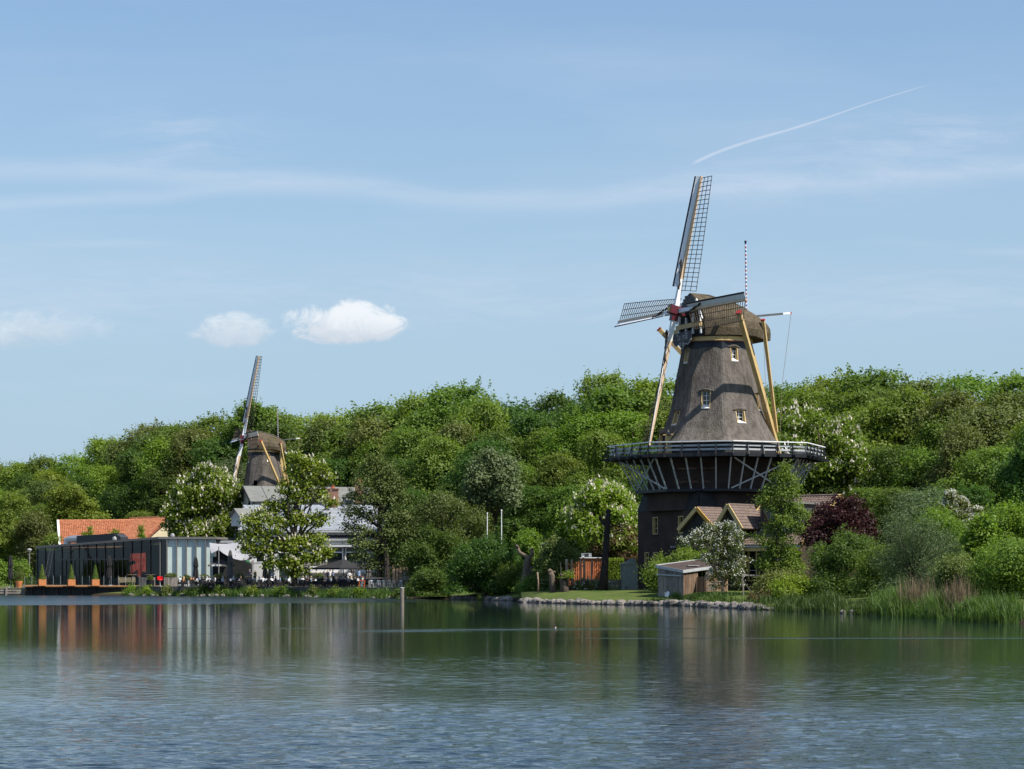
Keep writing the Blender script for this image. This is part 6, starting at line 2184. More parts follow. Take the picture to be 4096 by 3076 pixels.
def stone_mesh(seed):
    rg = random.Random(seed)
    b = MB()
    b.ellipsoid((0, 0, 0), (1, 1, 1), 7, 5)
    b.v = [tuple(c * rg.uniform(.72, 1.12) for c in [v[0], v[1], v[2] * .8]) for v in b.v]
    return b.mesh('stone', MAT['stone'])


STONES = [stone_mesh(i) for i in range(7)]


def edging(name, label, a, c, n, smin, smax, seed, off=.3):
    rg = random.Random(seed)
    pth = shore_path(a, c, 20)
    r = empty(name, (pth[len(pth) // 2][0], pth[len(pth) // 2][1], 0), 0, label, 'stones')
    O = Vector(r.location)
    for i in range(n):
        f = rg.random() * (len(pth) - 1)
        k = int(f); f -= k
        x = pth[k][0] * (1 - f) + pth[k + 1][0] * f
        y = pth[k][1] * (1 - f) + pth[k + 1][1] * f
        s = rg.uniform(smin, smax)
        d = rg.uniform(-.15, .75) + off
        ob = mobj('stone', STONES[rg.randrange(7)], r)
        ob.location = Vector((x, y + d, max(.02, land_z(x, y + d) * .8) + s * .25)) - O
        ob.rotation_euler = (rg.uniform(-.4, .4), rg.uniform(-.4, .4), rg.uniform(0, 6.28))
        ob.scale = (s * rg.uniform(.8, 1.4), s * rg.uniform(.8, 1.2), s * rg.uniform(.7, 1.1))


edging('stone_edging', 'row of rough grey stones at the water below the big evergreen bush', 1800, 2072, 64, .16, .46, 1)
edging('stone_edging', 'long row of rough grey stones along the lawn in front of the windmill', 2086, 2640, 125, .15, .50, 2)
edging('stone_edging', 'jumbled rough grey stones at the water in front of the plank shed', 2640, 3080, 100, .15, .58, 3)
edging('bank_stones', 'few half hidden stones at the foot of the restaurant terrace reeds', 520, 1660, 46, .16, .36, 4, 0)
edging('bank_stones', 'few scattered stones at the foot of the right bank', 3090, 3560, 11, .15, .32, 5, -.2)
# ------------------------------------------------------------------ props on the deck and terrace
MAT['terracotta'] = M('terracotta', (.52, .19, .065), .7, .12, 3)
MAT['wicker'] = M('dark_wicker', (.020, .018, .017), .7, .35, 9, .4, 30)
MAT['red_plastic'] = M('red_plastic', (.62, .012, .015), .35, .05, 2)
MAT['chair_white'] = M('white_metal', (.66, .68, .70), .35, .06, 3, metal=.3)
MAT['orange_paint'] = M('orange_paint', (.55, .11, .03), .5, .1, 3)
MAT['chalkboard'] = M('chalkboard', (.02, .02, .02), .8, .2, 3)
MAT['container'] = M('orange_container', (.46, .155, .065), .6, .18, 1.2, .1, 8)
MAT['cabinet'] = M('green_grey_cabinet', (.17, .19, .165), .6, .1, 2)
MAT['post'] = M('mooring_post_wood', (.20, .17, .135), .85, .25, 4, .4, 12, stretch=(1, 1, .2))
TZ = 1.22


def on_deck(px, Y, z=1.26):
    return Vector((WX(px, Y), Y, z))


# planters with clipped conical shrubs
for i, (px, lab) in enumerate(((168, 'terracotta cube planter with a thin conical shrub by the far end of the deck'),
                               (285, 'terracotta cube planter with a conical shrub in front of the pavilion doors'),
                               (381, 'terracotta cube planter with a conical shrub beside the closed black parasol'))):
    Y = 297.0 - px * .004
    r = empty('planter', on_deck(px, Y), .35, lab, 'planter', 'terracotta planters on the deck')
    s = .92
    b = MB()
    for dx, dy, sx, sy in ((0, -s / 2, s, .06), (0, s / 2, s, .06), (-s / 2, 0, .06, s - .06), (s / 2, 0, .06, s - .06)):
        b.box((dx, dy, .42), (sx, sy, .84))
    b.build('pot', MAT['terracotta'], r)
    MB().box((0, 0, .72), (s - .1, s - .1, .06)).build('soil', MAT['bark_dark'], r)
    rng = np.random.default_rng(200 + i)
    n = 1500
    hh = rng.uniform(0, 1, n) ** 1.3
    a = rng.uniform(0, 6.28, n)
    rad = (.40 * (1 - hh) + .08) * rng.uniform(.6, 1.1, n)
    P = np.stack([np.cos(a) * rad, np.sin(a) * rad, .75 + hh * 2.0], 1)
    D = np.stack([np.cos(a), np.sin(a), np.full(n, .4)], 1) + rng.normal(size=(n, 3)) * .4
    mobj('shrub', quads_mesh('shrub', leaves(P, D, .16, rng), MAT['leaf_mid'], rng.uniform(0, 1, n)), r)
    MB().tube([(0, 0, .6), (0, 0, 2.4)], [.05, .02], 5).build('stem', MAT['bark'], r)
r = empty('plant_pot', on_deck(76, 299.5, 1.0), 0, 'round orange clay pot with a bushy plant on the jetty', 'plant pot')
MB().lathe([(.32, 0), (.45, .5), (.5, .85), (.42, .86), (.4, .78)], 12).build('pot', MAT['terracotta'], r)
rng = np.random.default_rng(209)
P = rng.normal(size=(600, 3)) * np.array([.28, .28, .42]) + np.array([0, 0, 1.5])
mobj('shrub', quads_mesh('shrub', leaves(P, rng.normal(size=(600, 3)), .17, rng), MAT['leaf_olive'], rng.uniform(0, 1, 600)), r)


def closed_parasol(px, Y, z, top_py, mat, label):
    H = WZ(top_py, Y) - z
    r = empty('closed_parasol', (WX(px, Y), Y, z), random.uniform(0, 6), label, 'parasol', 'closed parasols')
    MB().tube([(0, 0, 0), (0, 0, H)], .035, 7).build('pole', MAT['steel'], r)
    MB().box((0, 0, .05), (.6, .6, .1)).build('base', MAT['grey_paint'], r)
    prof = [(.05, 1.0), (.16, .95), (.24, .84), (.30, .68), (.22, .62), (.27, .55), (.33, .36), (.30, .26), (.12, .24)]
    n = 16
    vv, ff = [], []
    for rr, f in prof:
        for k in range(n):
            a = 2 * math.pi * k / n
            q = rr * (1 + (.22 if k % 2 else -.18))
            vv.append((q * math.cos(a + f * .5), q * math.sin(a + f * .5), H * f))
    for i in range(len(prof) - 1):
        for k in range(n):
            k2 = (k + 1) % n
            ff.append((i * n + k2, i * n + k, (i + 1) * n + k, (i + 1) * n + k2))
    b = MB(); b.add(vv, ff)
    b.build('folded_canopy', mat, r)
    MB().lathe([(.26, 0), (.27, .06)], 10, (0, 0, H * .615)).build('tie', MAT['black'], r)


closed_parasol(42, 300, 1.0, 2221, MAT['canvas_black'], 'closed black parasol on the jetty beside the leafy hedge')
closed_parasol(437, 298.5, 1.26, 2222, MAT['canvas_black'], 'closed black parasol on the deck in front of the pavilion glazing')
closed_parasol(783, 291, TZ, 2227, MAT['canvas_black'], 'closed black parasol in front of the pale green pavilion panels')
closed_parasol(921, 286.5, TZ, 2199, MAT['canvas_grey'], 'closed grey parasol in front of the white stretch tent')
closed_parasol(1061, 285.5, TZ, 2238, MAT['canvas_grey'], 'closed grey parasol beside the terrace chestnut trunk')
closed_parasol(1411, 289.5, 1.6, 2262, MAT['canvas_grey'], 'closed grey parasol by the white parapet under the big open parasol')
closed_parasol(1474, 288, 1.6, 2262, MAT['canvas_grey'], 'closed grey parasol by the white parapet near the alder trunk')


def open_parasol(px, Y, z, top_py, half, drop, mat, label, rz):
    H = WZ(top_py, Y) - z
    r = empty('open_parasol', (WX(px, Y), Y, z), rz, label, 'parasol', 'open parasols')
    MB().tube([(0, 0, 0), (0, 0, H - .05)], .05, 8).build('pole', MAT['dark_steel'], r)
    MB().box((0, 0, .08), (.9, .9, .16)).build('base', MAT['grey_paint'], r)
    b = MB()
    nseg = 5
    for q in range(4):
        a0, a1 = math.pi / 4 + q * math.pi / 2, math.pi / 4 + (q + 1) * math.pi / 2
        c0, c1 = Vector((math.cos(a0), math.sin(a0), 0)) * half * 1.414, Vector((math.cos(a1), math.sin(a1), 0)) * half * 1.414
        prev = None
        for i in range(nseg + 1):
            f = i / nseg
            sag = -.10 * math.sin(math.pi * f)
            row = [c0.lerp(c1, j / 4) * f + Vector((0, 0, H - drop * f + sag * (1 if j in (1, 2, 3) else .3))) for j in range(5)]
            if prev:
                for j in range(4):
                    b.add([prev[j], prev[j + 1], row[j + 1], row[j]], [(0, 1, 2, 3)])
            prev = row
        for j in range(4):
            b.add([prev[j], prev[j + 1], prev[j + 1] - Vector((0, 0, .22)), prev[j] - Vector((0, 0, .22))], [(0, 1, 2, 3)])
        MB().beam((0, 0, H - .9), c0 * .55 + Vector((0, 0, H - drop * .55 - .06)), .03, .03).build('rib', MAT['steel'], r)
    b.build('canopy', mat, r)
    return r


open_parasol(1374, 281.5, TZ, 2236, 2.75, 1.1, MAT['canvas_black'], 'very large open black parasol over the restaurant terrace', .74)
open_parasol(1500, 284, TZ, 2241, 2.0, .85, MAT['canvas_black'], 'open black parasol half hidden behind the slender alder', .5)
open_parasol(1238, 292, 1.6, 2232, 1.7, .85, MAT['canvas_grey'], 'open dark grey parasol behind the terrace chestnut', .6)
op = open_parasol(885, 291.5, TZ, 2236, 1.7, .75, MAT['canvas_grey'], 'open grey parasol with white lettering under the stretch tent', .15)
for k in range(9):
    MB().box((-1.2 + k * .135, -1.73, WZ(2236, 291.5) - TZ - .86 + .02 * (k % 3)), (.10, .012, .16 + .04 * (k % 2))).build('white_lettering', MAT['white'], op)


# furniture
def wicker_chair():
    r = empty('wicker_chair', (0, 0, 0), 0)
    b = MB().box((0, 0, .36), (.58, .56, .14)); b.build('seat', MAT['wicker'], r)
    b = MB()
    for i in range(5):
        a = -.5 + i * .25
        b.box((.26 * math.sin(a) * 2.0, .27 - .05 * abs(i - 2), .62), (.15, .06, .52), rot_z(-a))
    b.build('backrest', MAT['wicker'], r)
    for s in (-1, 1):
        MB().box((s * .3, -.02, .5), (.06, .52, .22)).build('armrest', MAT['wicker'], r)
        for t in (-1, 1):
            MB().beam((s * .26, t * .23, 0), (s * .26, t * .23, .3), .05, .05).build('leg', MAT['wicker'], r)
    return r


def small_table():
    r = empty('terrace_table', (0, 0, 0), 0)
    MB().box((0, 0, .74), (.8, .8, .04)).build('table_top', MAT['dark_steel'], r)
    MB().tube([(0, 0, .02), (0, 0, .72)], .04, 8).build('leg', MAT['dark_steel'], r)
    MB().lathe([(.28, 0), (.26, .03), (.05, .05)], 12).build('foot', MAT['dark_steel'], r)
    return r


def high_table(L):
    r = empty('high_table', (0, 0, 0), 0)
    for i in range(4):
        MB().box((0, -.3 + i * .2, 1.12), (L, .18, .06)).build('top_plank', MAT['wood_grey'], r)
    for s in (-1, 1):
        MB().beam((s * L * .36, -.22, 0), (s * L * .36, -.22, 1.1), .14, .14).build('leg', MAT['wood_grey'], r)
        MB().beam((s * L * .36, .22, 0), (s * L * .36, .22, 1.1), .14, .14).build('leg', MAT['wood_grey'], r)
    MB().beam((-L * .36, 0, .3), (L * .36, 0, .3), .08, .1).build('stretcher', MAT['wood_grey'], r)
    return r


def metal_chair():
    r = empty('metal_chair', (0, 0, 0), 0)
    MB().box((0, 0, .45), (.4, .4, .03)).build('seat', MAT['chair_white'], r)
    for s in (-1, 1):
        MB().beam((s * .19, -.19, 0), (s * .17, -.17, .45), .03, .03).build('leg', MAT['chair_white'], r)
        MB().beam((s * .2, .22, 0), (s * .17, .18, .86), .03, .03).build('leg', MAT['chair_white'], r)
    b = MB().box((0, .185, .82), (.36, .02, .1)); b.box((0, .185, .64), (.06, .02, .3))
    b.build('backrest', MAT['chair_white'], r)
    return r


def place(proto, spots, group, cat):
    for i, (px, Y, z, rz, lab) in enumerate(spots):
        o = proto if i == 0 else copy_tree(proto)
        o.location = (WX(px, Y), Y, z)
        o.rotation_euler = (0, 0, rz)
        tag(o, lab, cat, group)


rg = random.Random(17)
wk = []
for px in (720, 742, 768, 806, 828, 852, 905, 943, 975, 1012, 1040, 1075, 1108, 1140, 1205, 1228, 1252, 1280, 1305, 1330, 1352, 1390, 1415):
    Y = 285.0 - (px - 700) * .0135 + rg.uniform(-.4, 1.2)
    near = ('the pale green pavilion panels' if px < 860 else 'the stretch tent' if px < 1010 else 'the terrace chestnut' if px < 1215 else 'the big open parasol')
    wk.append((px, Y, TZ, rg.choice([3.14, 3.0, -1.3, 1.4, .2]), 'dark wicker armchair at a terrace table near %s' % near))
place(wicker_chair(), wk, 'dark wicker chairs on the restaurant terrace', 'chair')
tb = []
for px in (731, 787, 840, 920, 960, 1025, 1060, 1092, 1160, 1215, 1265, 1318, 1370, 1430):
    Y = 286.0 - (px - 700) * .0135 + rg.uniform(-.3, .8)
    near = ('the pale green pavilion panels' if px < 860 else 'the stretch tent' if px < 1010 else 'the terrace chestnut' if px < 1215 else 'the big open parasol')
    tb.append((px, Y, TZ, rg.uniform(0, 1.5), 'small dark square terrace table near %s' % near))
place(small_table(), tb, 'small dark terrace tables', 'table')
h = high_table(2.4); h.location = (WX(1506, 269), 269, TZ); tag(h, 'dark plank high table beside the chalkboard', 'table', 'high plank tables')
h = high_table(3.4); h.location = (WX(1586, 266), 266, TZ); h.rotation_euler.z = -.06; tag(h, 'long weathered plank high table beside the overhanging glossy bush', 'table', 'high plank tables')
place(metal_chair(), [(1487, 267.5, TZ, .3, 'white metal chair between the chalkboard and the dark high table'), (1512, 267.2, TZ, -.4, 'white metal chair in front of the dark high table'),
                      (1536, 266.8, TZ, 2.8, 'white metal chair between the two high tables'), (1560, 265.2, TZ, .5, 'white metal chair at the near end of the long high table'),
                      (1575, 267.4, TZ, 3.3, 'white metal chair behind the long high table'), (1602, 265, TZ, -.2, 'white metal chair at the bush end of the long high table')], 'white metal chairs at the high tables', 'chair')

# chalkboard
r = empty('chalkboard_sign', (WX(1446, 268.5), 268.5, TZ - .1), -.25, 'orange framed chalkboard standing at the terrace edge', 'sign')
rx = Matrix.Rotation(R(-14), 3, 'X')
fr = MB()
for c, d in (((-.33, 0, .5), (.07, .05, 1.0)), ((.33, 0, .5), (.07, .05, 1.0)), ((0, 0, .965), (.59, .05, .07)), ((0, 0, .08), (.59, .05, .07))):
    fr.box(rx @ Vector(c), d, rx)
fr.build('frame', MAT['orange_paint'], r)
MB().box(rx @ Vector((0, .005, .52)), (.6, .02, .86), rx).build('board', MAT['chalkboard'], r)
rgc = random.Random(5)
for i in range(6):
    x0 = -.2 + rgc.uniform(0, .08); w_ = rgc.uniform(.2, .36)
    MB().box(rx @ Vector((x0 + w_ / 2, -.012, .82 - i * .12)), (w_, .006, .035), rx).build('chalk_line', MAT['grey_paint'], r)
MB().beam((0, .1, .85), (0, .5, 0), .04, .04).build('prop', MAT['orange_paint'], r)


def box_planter(px, Y, w, d, h, mat, label, rz=0.2, bush=None, seed=1, board=True):
    r = empty('planter_box', (WX(px, Y), Y, TZ), rz, label, 'planter', 'planter boxes on the terrace')
    n = max(3, int(w / .13))
    if board:
        for i in range(n):
            x = -w / 2 + w * (i + .5) / n
            for s in (-1, 1):
                MB().box((x, s * d / 2, h / 2), (w / n * .93, .04, h)).build('board', mat, r)
        for s in (-1, 1):
            MB().box((s * (w / 2 - .02), 0, h / 2), (.04, d - .06, h)).build('end_panel', mat, r)
    else:
        MB().lathe([(w * .42, 0), (w * .5, h), (w * .44, h), (w * .42, h * .8)], 10).build('tub', mat, r)
    MB().box((0, 0, h * .86), (w * .6 if not board else w - .1, d * .6 if not board else d - .1, .04)).build('soil', MAT['bark_dark'], r)
    if bush:
        bw, bh, mt = bush
        rng = np.random.default_rng(seed)
        n = 900
        P = nrmz(rng.normal(size=(n, 3))) * rng.uniform(.5, 1, (n, 1)) * np.array([bw, d * .6 + .1, bh]) + np.array([0, 0, h + bh * .6])
        mobj('shrub', quads_mesh('shrub', leaves(P, rng.normal(size=(n, 3)) + np.array([0, 0, .4]), .17, rng, .4), MAT[mt], rng.uniform(0, 1, n)), r)


box_planter(588, 293, 1.9, .9, 1.15, MAT['wood_grey'], 'long grey plank planter box at the end of the timber deck', -.35)
box_planter(601, 290.5, 1.1, 1.1, .8, MAT['black'], 'round black tub with a straggly plant in front of the long plank planter', 0, (.45, .4, 'leaf_olive'), 3, False)
box_planter(684, 290.5, 1.85, .9, 1.15, MAT['wood_grey'], 'square grey plank planter with a bushy olive plant before the pavilion panels', .25, (.85, .38, 'leaf_olive'), 4)
box_planter(745, 288, .9, .8, .75, MAT['grey_paint'], 'small pale planter with an olive shrub beside the closed black parasol', .1, (.6, .5, 'leaf_olive'), 5)
box_planter(815, 288.5, 1.1, .8, .8, MAT['wood_grey'], 'planter with a silvery round shrub between terrace tables', .1, (.75, .55, 'leaf_grey'), 6)
box_planter(877, 288, 1.2, .8, .8, MAT['wood_grey'], 'planter with a broad olive shrub beside the tent pole', .1, (.85, .55, 'leaf_olive'), 7)
box_planter(958, 289, 1.2, .8, .8, MAT['wood_grey'], 'planter with a grey green shrub right of the closed grey parasol', .1, (.8, .6, 'leaf_grey'), 8)
box_planter(1275, 287.5, 1.2, .8, .8, MAT['wood_grey'], 'planter with tall thin grasses below the white parapet', .1, (.7, .6, 'leaf_olive'), 9)

# bench, tall table and red chair on the deck
r = empty('wooden_bench', on_deck(508, 297.2), .15, 'pale wooden garden bench on the deck', 'bench')
for i in range(3):
    MB().box((0, .28, .55 + i * .22), (2.2, .04, .19)).build('back_slat', MAT['wood_pale'], r)
for i in range(3):
    MB().box((0, -.18 + i * .17, .44), (2.2, .15, .04)).build('seat_slat', MAT['wood_pale'], r)
for s in (-1, 1):
    MB().beam((s * .95, .27, 0), (s * .95, .32, 1.15), .08, .08).build('leg', MAT['wood_pale'], r)
    MB().beam((s * .95, -.25, 0), (s * .95, -.25, .62), .08, .08).build('leg', MAT['wood_pale'], r)
    MB().box((s * .95, 0, .64), (.09, .6, .05)).build('armrest', MAT['wood_pale'], r)
for px, lab in ((527, 'round bar table standing beside the pale bench'), (601, 'round bar table behind the long plank planter')):
    r = empty('bar_table', on_deck(px, 296.3 if px < 560 else 296.9), 0, lab, 'table', 'bar tables on the deck')
    MB().lathe([(.68, 0), (.7, .03), (.68, .06)], 16, (0, 0, 1.42)).build('table_top', MAT['wood_brown'], r)
    MB().tube([(0, 0, .02), (0, 0, 1.43)], .05, 8).build('leg', MAT['dark_steel'], r)
    MB().lathe([(.32, 0), (.3, .03), (.05, .06)], 12).build('foot', MAT['dark_steel'], r)
r = empty('red_chair', (WX(641, 290), 290, TZ), .5, 'bright red moulded chair on a stem before the pavilion corner', 'chair')
MB().tube([(0, 0, 0), (0, 0, .72)], .035, 8).build('stem', MAT['chair_white'], r)
b = MB().ellipsoid((0, 0, .82), (.36, .34, .12), 12, 7); b.build('seat', MAT['red_plastic'], r, True)
b = MB()
for i in range(5):
    a = -.9 + i * .45
    b.box((.36 * math.sin(a), .32 * math.cos(a), 1.08), (.2, .06, .42), rot_z(-a))
b.build('backrest', MAT['red_plastic'], r)
MB().lathe([(.26, 0), (.24, .03), (.05, .05)], 12).build('foot', MAT['chair_white'], r)
# ladder standing in for a slanting reflection in the glazing
r = empty('reflection_ladder', on_deck(180, 311.5), 0, 'dark added ladder standing in for a slanting reflection in the far end of the pavilion glazing', 'reflection_ladder')
p0, p1 = Vector((0, 0, 0)), W(212, 2172, 314.5) - Vector(r.location)
for s in (-1, 1):
    MB().beam(p0 + Vector((s * .25, 0, 0)), p1 + Vector((s * .25, 0, 0)), .06, .09).build('rail', MAT['dark_steel'], r)  # part of the ladder standing in for the reflection
for i in range(15):
    q = p0.lerp(p1, (i + .6) / 15.5)
    MB().beam(q + Vector((-.25, 0, 0)), q + Vector((.25, 0, 0)), .04, .04).build('rung', MAT['dark_steel'], r)  # part of the ladder standing in for the reflection

# lamps, flagpoles, mooring post
r = empty('globe_lamp', (WX(118, 317), 317, 1.3), 0, 'street lamp with a white half globe head behind the jetty hedge', 'street lamp')
zt = WZ(2203, 317) - 1.3
MB().tube([(0, 0, -.1), (0, 0, zt - .1)], [.09, .06], 8).build('pole', MAT['steel'], r)
MB().lathe([(.1, -.25), (.22, -.1), (.34, .1), (.36, .2), (.1, .32)], 12, (0, 0, zt)).build('lamp_head', MAT['grey_paint'], r)
for px, Y, ty, arm, lab in ((2166, 256, 2177, 1.4, 'street lamp with a flat grey head above the loose shrub'), (3497, 246, 1962, -1.6, 'tall street lamp with a flat arm beside the huge chestnut')):
    r = empty('street_lamp', (WX(px, Y), Y, 1.25), 0, lab, 'street lamp', 'flat headed street lamps')
    zt = WZ(ty, Y) - 1.25
    MB().tube([(0, 0, -.1), (0, 0, zt)], [.1, .06], 8).build('pole', MAT['steel'], r)
    b = MB(); b.prism([(-.1 if arm > 0 else .1, -.2, zt), (arm, -.25, zt + .08), (arm, .25, zt + .08), (-.1 if arm > 0 else .1, .2, zt)], (0, 0, .12))
    b.build('lamp_head', MAT['grey_paint'], r)
for px, ty, lab in ((1893, 2062, 'thin white flagpole half hidden by the olive tree'), (1949, 2056, 'white flagpole between two others behind the evergreen bush'), (2006, 2044, 'tallest white flagpole behind the evergreen bush')):
    Y = 262.0 if px > 1900 else 281.0
    r = empty('flagpole', (WX(px, Y), Y, 1.2), 0, lab, 'flagpole', 'white flagpoles')
    zt = WZ(ty, Y) - 1.2
    MB().tube([(0, 0, -.1), (0, 0, zt)], [.075, .05], 8).build('pole', MAT['white'], r)
    MB().ellipsoid((0, 0, zt + .06), (.1, .1, .1), 8, 6).build('finial', MAT['white'], r)
Yp = F * CAMZ / (2424 - HY)
r = empty('mooring_post', (WX(1608, Yp), Yp, -1.2), 0, 'single round wooden mooring post standing in the lake', 'post')
zt = WZ(2350, Yp) + 1.2
MB().tube([(0, 0, 0), (0, 0, zt - .06)], [.19, .175], 14).build('shaft', MAT['post'], r)
MB().lathe([(.185, 0), (.19, .04), (.14, .07)], 14, (0, 0, zt - .06)).build('cap', MAT['grey_paint'], r)


# ------------------------------------------------------------------ behind the lawn
def container():
    Y = 252.0
    x0, x1 = WX(2212, Y), WX(2412, Y)
    z0, z1 = 1.1, WZ(2233, Y)
    r = empty('shipping_container', ((x0 + x1) / 2, Y, z0), .05, 'orange corrugated container behind the pollard willows', 'container')
    w, h = x1 - x0, z1 - z0
    b = MB()
    n = 26
    pts = []
    for i in range(n):
        u0 = -w / 2 + w * i / n
        p = w / n
        for du, dy in ((0, 0), (.35, 0), (.5, .07), (.85, .07)):
            pts.append((u0 + p * du, dy))
    pts.append((w / 2, 0))
    vv = [(x, y, z) for x, y in pts for z in (.15, h - .12)]
    b.add(vv, [(2 * i, 2 * i + 2, 2 * i + 3, 2 * i + 1) for i in range(len(pts) - 1)])
    b.build('corrugated_side', MAT['container'], r)
    b = MB()
    b.box((0, 1.25, h / 2), (w - .02, 2.3, h - .1))
    b.build('body', MAT['container'], r)
    for z in (.07, h - .06):
        MB().box((0, .02, z), (w + .05, .16, .13)).build('rail', MAT['container'], r)
    for s in (-1, 1):
        MB().box((s * w / 2, .02, h / 2), (.16, .17, h - .26)).build('corner_post', MAT['container'], r)
    MB().box((0, 1.2, h + .06), (w + .2, 2.7, .09)).build('roof_sheet', MAT['white'], r)
    c = W(2347, 2225, Y) - Vector(r.location)
    r2 = empty('air_conditioner', Vector(r.location) + Vector((c.x, 1.0, h + .1)), 0, 'pale grey air conditioning box on the container roof', 'box')
    MB().box((0, 0, .22), (1.15, .7, .44)).build('housing', MAT['grey_paint'], r2)
    MB().box((.02, -.36, .22), (.5, .02, .34)).build('grille', MAT['dark_steel'], r2)
    MB().box((0, 0, .45), (1.2, .76, .04)).build('lid', MAT['white2'], r2)


container()
Y = 247.0
r = empty('plank_fence', (WX(2330, Y), Y, 1.0), .0, 'low grey horizontal plank fence below the orange container', 'fence')
w = WX(2490, Y) - WX(2335, Y)
for i in range(5):
    MB().box((w / 2, .03 * (i % 2), .2 + i * .23), (w, .035, .2)).build('plank', MAT['wood_grey'], r)
for i in range(5):
    MB().box((w * i / 4, .08, .6), (.1, .1, 1.35)).build('fence_post', MAT['wood_grey'], r)
# clipped hedge
rng = np.random.default_rng(301)
Yh = 251.0
x0, x1 = WX(2428, Yh), WX(2495, Yh)
n = 5000
P = np.stack([rng.uniform(x0, x1, n), rng.uniform(Yh - .7, Yh + .7, n), rng.uniform(1.0, WZ(2238, Yh), n)], 1)
f = rng.integers(0, 3, n)
P[:, 1] = np.where(f == 0, Yh - .75 + rng.normal(size=n) * .07, P[:, 1])
P[:, 2] = np.where(f == 1, WZ(2238, Yh) + rng.normal(size=n) * .07, P[:, 2])
r = empty('clipped_hedge', ((x0 + x1) / 2, Yh, 1.0), 0, 'square clipped yellow green hedge left of the electricity cabinet', 'hedge')
mobj('foliage', quads_mesh('foliage', leaves(P - np.array(r.location), rng.normal(size=(n, 3)) + np.array([.2, -.7, .5]), .17, rng), MAT['leaf_fresh'], rng.uniform(0, 1, n)), r)
for i in range(5):
    MB().tube([((i - 2) * .35, 0, -.2), ((i - 2) * .35, 0, 1.6)], .04, 5).build('stem', MAT['bark'], r)
# electricity cabinet
Yc = 229.5
r = empty('electricity_cabinet', (WX(2516, Yc), Yc, 1.02), .12, 'tall grey green electricity cabinet against the windmill base', 'cabinet')
w, h = 1.55, WZ(2258, Yc) - 1.02
MB().box((0, 0, h / 2), (w, 1.3, h)).build('body', MAT['cabinet'], r)
for s in (-1, 1):
    MB().box((s * .38, -.665, h * .52), (.7, .03, h * .82)).build('door', MAT['cabinet'], r)
b = MB(); b.prism([(-w / 2 - .15, -.75, h), (w / 2 + .15, -.75, h), (0, -.75, h + .42)], (0, 1.5, 0)); b.build('roof', MAT['cabinet'], r)
MB().box((.32, -.3, h + .42), (.65, .5, .36)).build('vent_box', MAT['cabinet'], r)
b = MB(); b.prism([(.28, -.684, 2.0), (.48, -.684, 2.0), (.38, -.684, 2.18)], (0, -.01, 0)); b.build('warning_sign', MAT['ochre'], r)
for i in range(3):
    MB().box((-.38, -.685, .35 + i * .1), (.4, .01, .04)).build('louvre', MAT['dark_steel'], r)


MAT['bark_mid'] = M('grey_brown_bark', (.13, .098, .070), .9, .35, 5, .8, 10, stretch=(1, 1, .3), dist=.06)
MAT['bark_black'] = M('wet_dark_bark', (.020, .016, .013), .9, .3, 4, .6, 9)


def knobbly(name, label, px, Y, z, pts, rad, knobs, mat, seed, cat='tree', group=None):
    """pollard: crooked trunk with swollen heads"""
    r = empty(name, (WX(px, Y), Y, z), 0, label, cat, group)
    O = Vector(r.location)
    rg_ = random.Random(seed)
    b = MB()
    for line, rr in zip(pts, rad):
        P = [W(x, y, Y) - O + Vector((0, rg_.uniform(-.1, .1), 0)) for x, y in line]
        b.tube(P, rr, 9)
    b.build('trunk', MAT[mat], r, True)
    for (x, y, s) in knobs:
        c = W(x, y, Y) - O
        k = MB()
        for _ in range(6):
            q = c + Vector((rg_.uniform(-1, 1), rg_.uniform(-1, 1), rg_.uniform(-.6, .8))) * s * .55
            k.ellipsoid(q, (s * rg_.uniform(.45, .7),) * 3, 7, 5)
        k.build('knob', MAT[mat], r, True)
    return r


knobbly('pollard_willow', 'knobbly pollard willow with two raised arms and a leaning trunk', 2100, 238, .9,
        [[(2098, 2352), (2105, 2300), (2110, 2245), (2116, 2225)], [(2116, 2240), (2098, 2222), (2078, 2210), (2068, 2185)], [(2118, 2235), (2130, 2215), (2126, 2198)], [(2100, 2320), (2118, 2290), (2124, 2270)]],
        [[.6, .46, .4, .34], [.27, .22, .19, .17], [.24, .19, .16], [.32, .26, .16]], [(2068, 2185, .22), (2126, 2199, .2), (2117, 2228, .26), (2124, 2270, .16)], 'bark_mid', 1)
knobbly('pollard_willow', 'stout knobbly pollard stump with a cut pale head on the lawn', 2212, 229, .75, [[(2216, 2378), (2210, 2340), (2206, 2300), (2200, 2290)]], [[.42, .34, .3, .3]], [(2200, 2284, .27), (2214, 2290, .2)], 'bark_mid', 2)
knobbly('pollard_willow', 'short mossy pollard stump sprouting green beside the stout pale one', 2258, 227, .72, [[(2258, 2388), (2256, 2345), (2252, 2310)]], [[.55, .42, .4]], [(2250, 2305, .32), (2268, 2306, .3)], 'bark', 3)
plant_px('pollard_sprout', 'tuft of fresh leaves sprouting on the mossy pollard stump', 'plant', (2262, 227, WZ(2312, 227)), oval(2266, 2310, 30, 26), 16, 7, 1300, .2, 'leaf_mid', 91, .2, .05, .3, stem='stem', crown='foliage')
plant_px('garden_shrub', 'low flowering shrubs behind the pale stakes', 'shrub', (2330, 232, .95), oval(2330, 2340, 110, 24), 16, 16, 4200, .19, 'leaf_olive', 92, .24, .05, .3, stem='stem', crown='foliage', blossom=(180, .14, .09, 'petal_white'), low=-.9)
knobbly('dead_trunk', 'tall bare dark trunk with a broken top in front of the flowering chestnut', 2414, 228, .9,
        [[(2410, 2372), (2416, 2300), (2424, 2200), (2428, 2110), (2434, 2045)], [(2426, 2105), (2408, 2085), (2398, 2062)]], [[.55, .40, .34, .30, .24], [.19, .15, .11]], [(2433, 2045, .28), (2425, 2100, .2)], 'bark_black', 4)
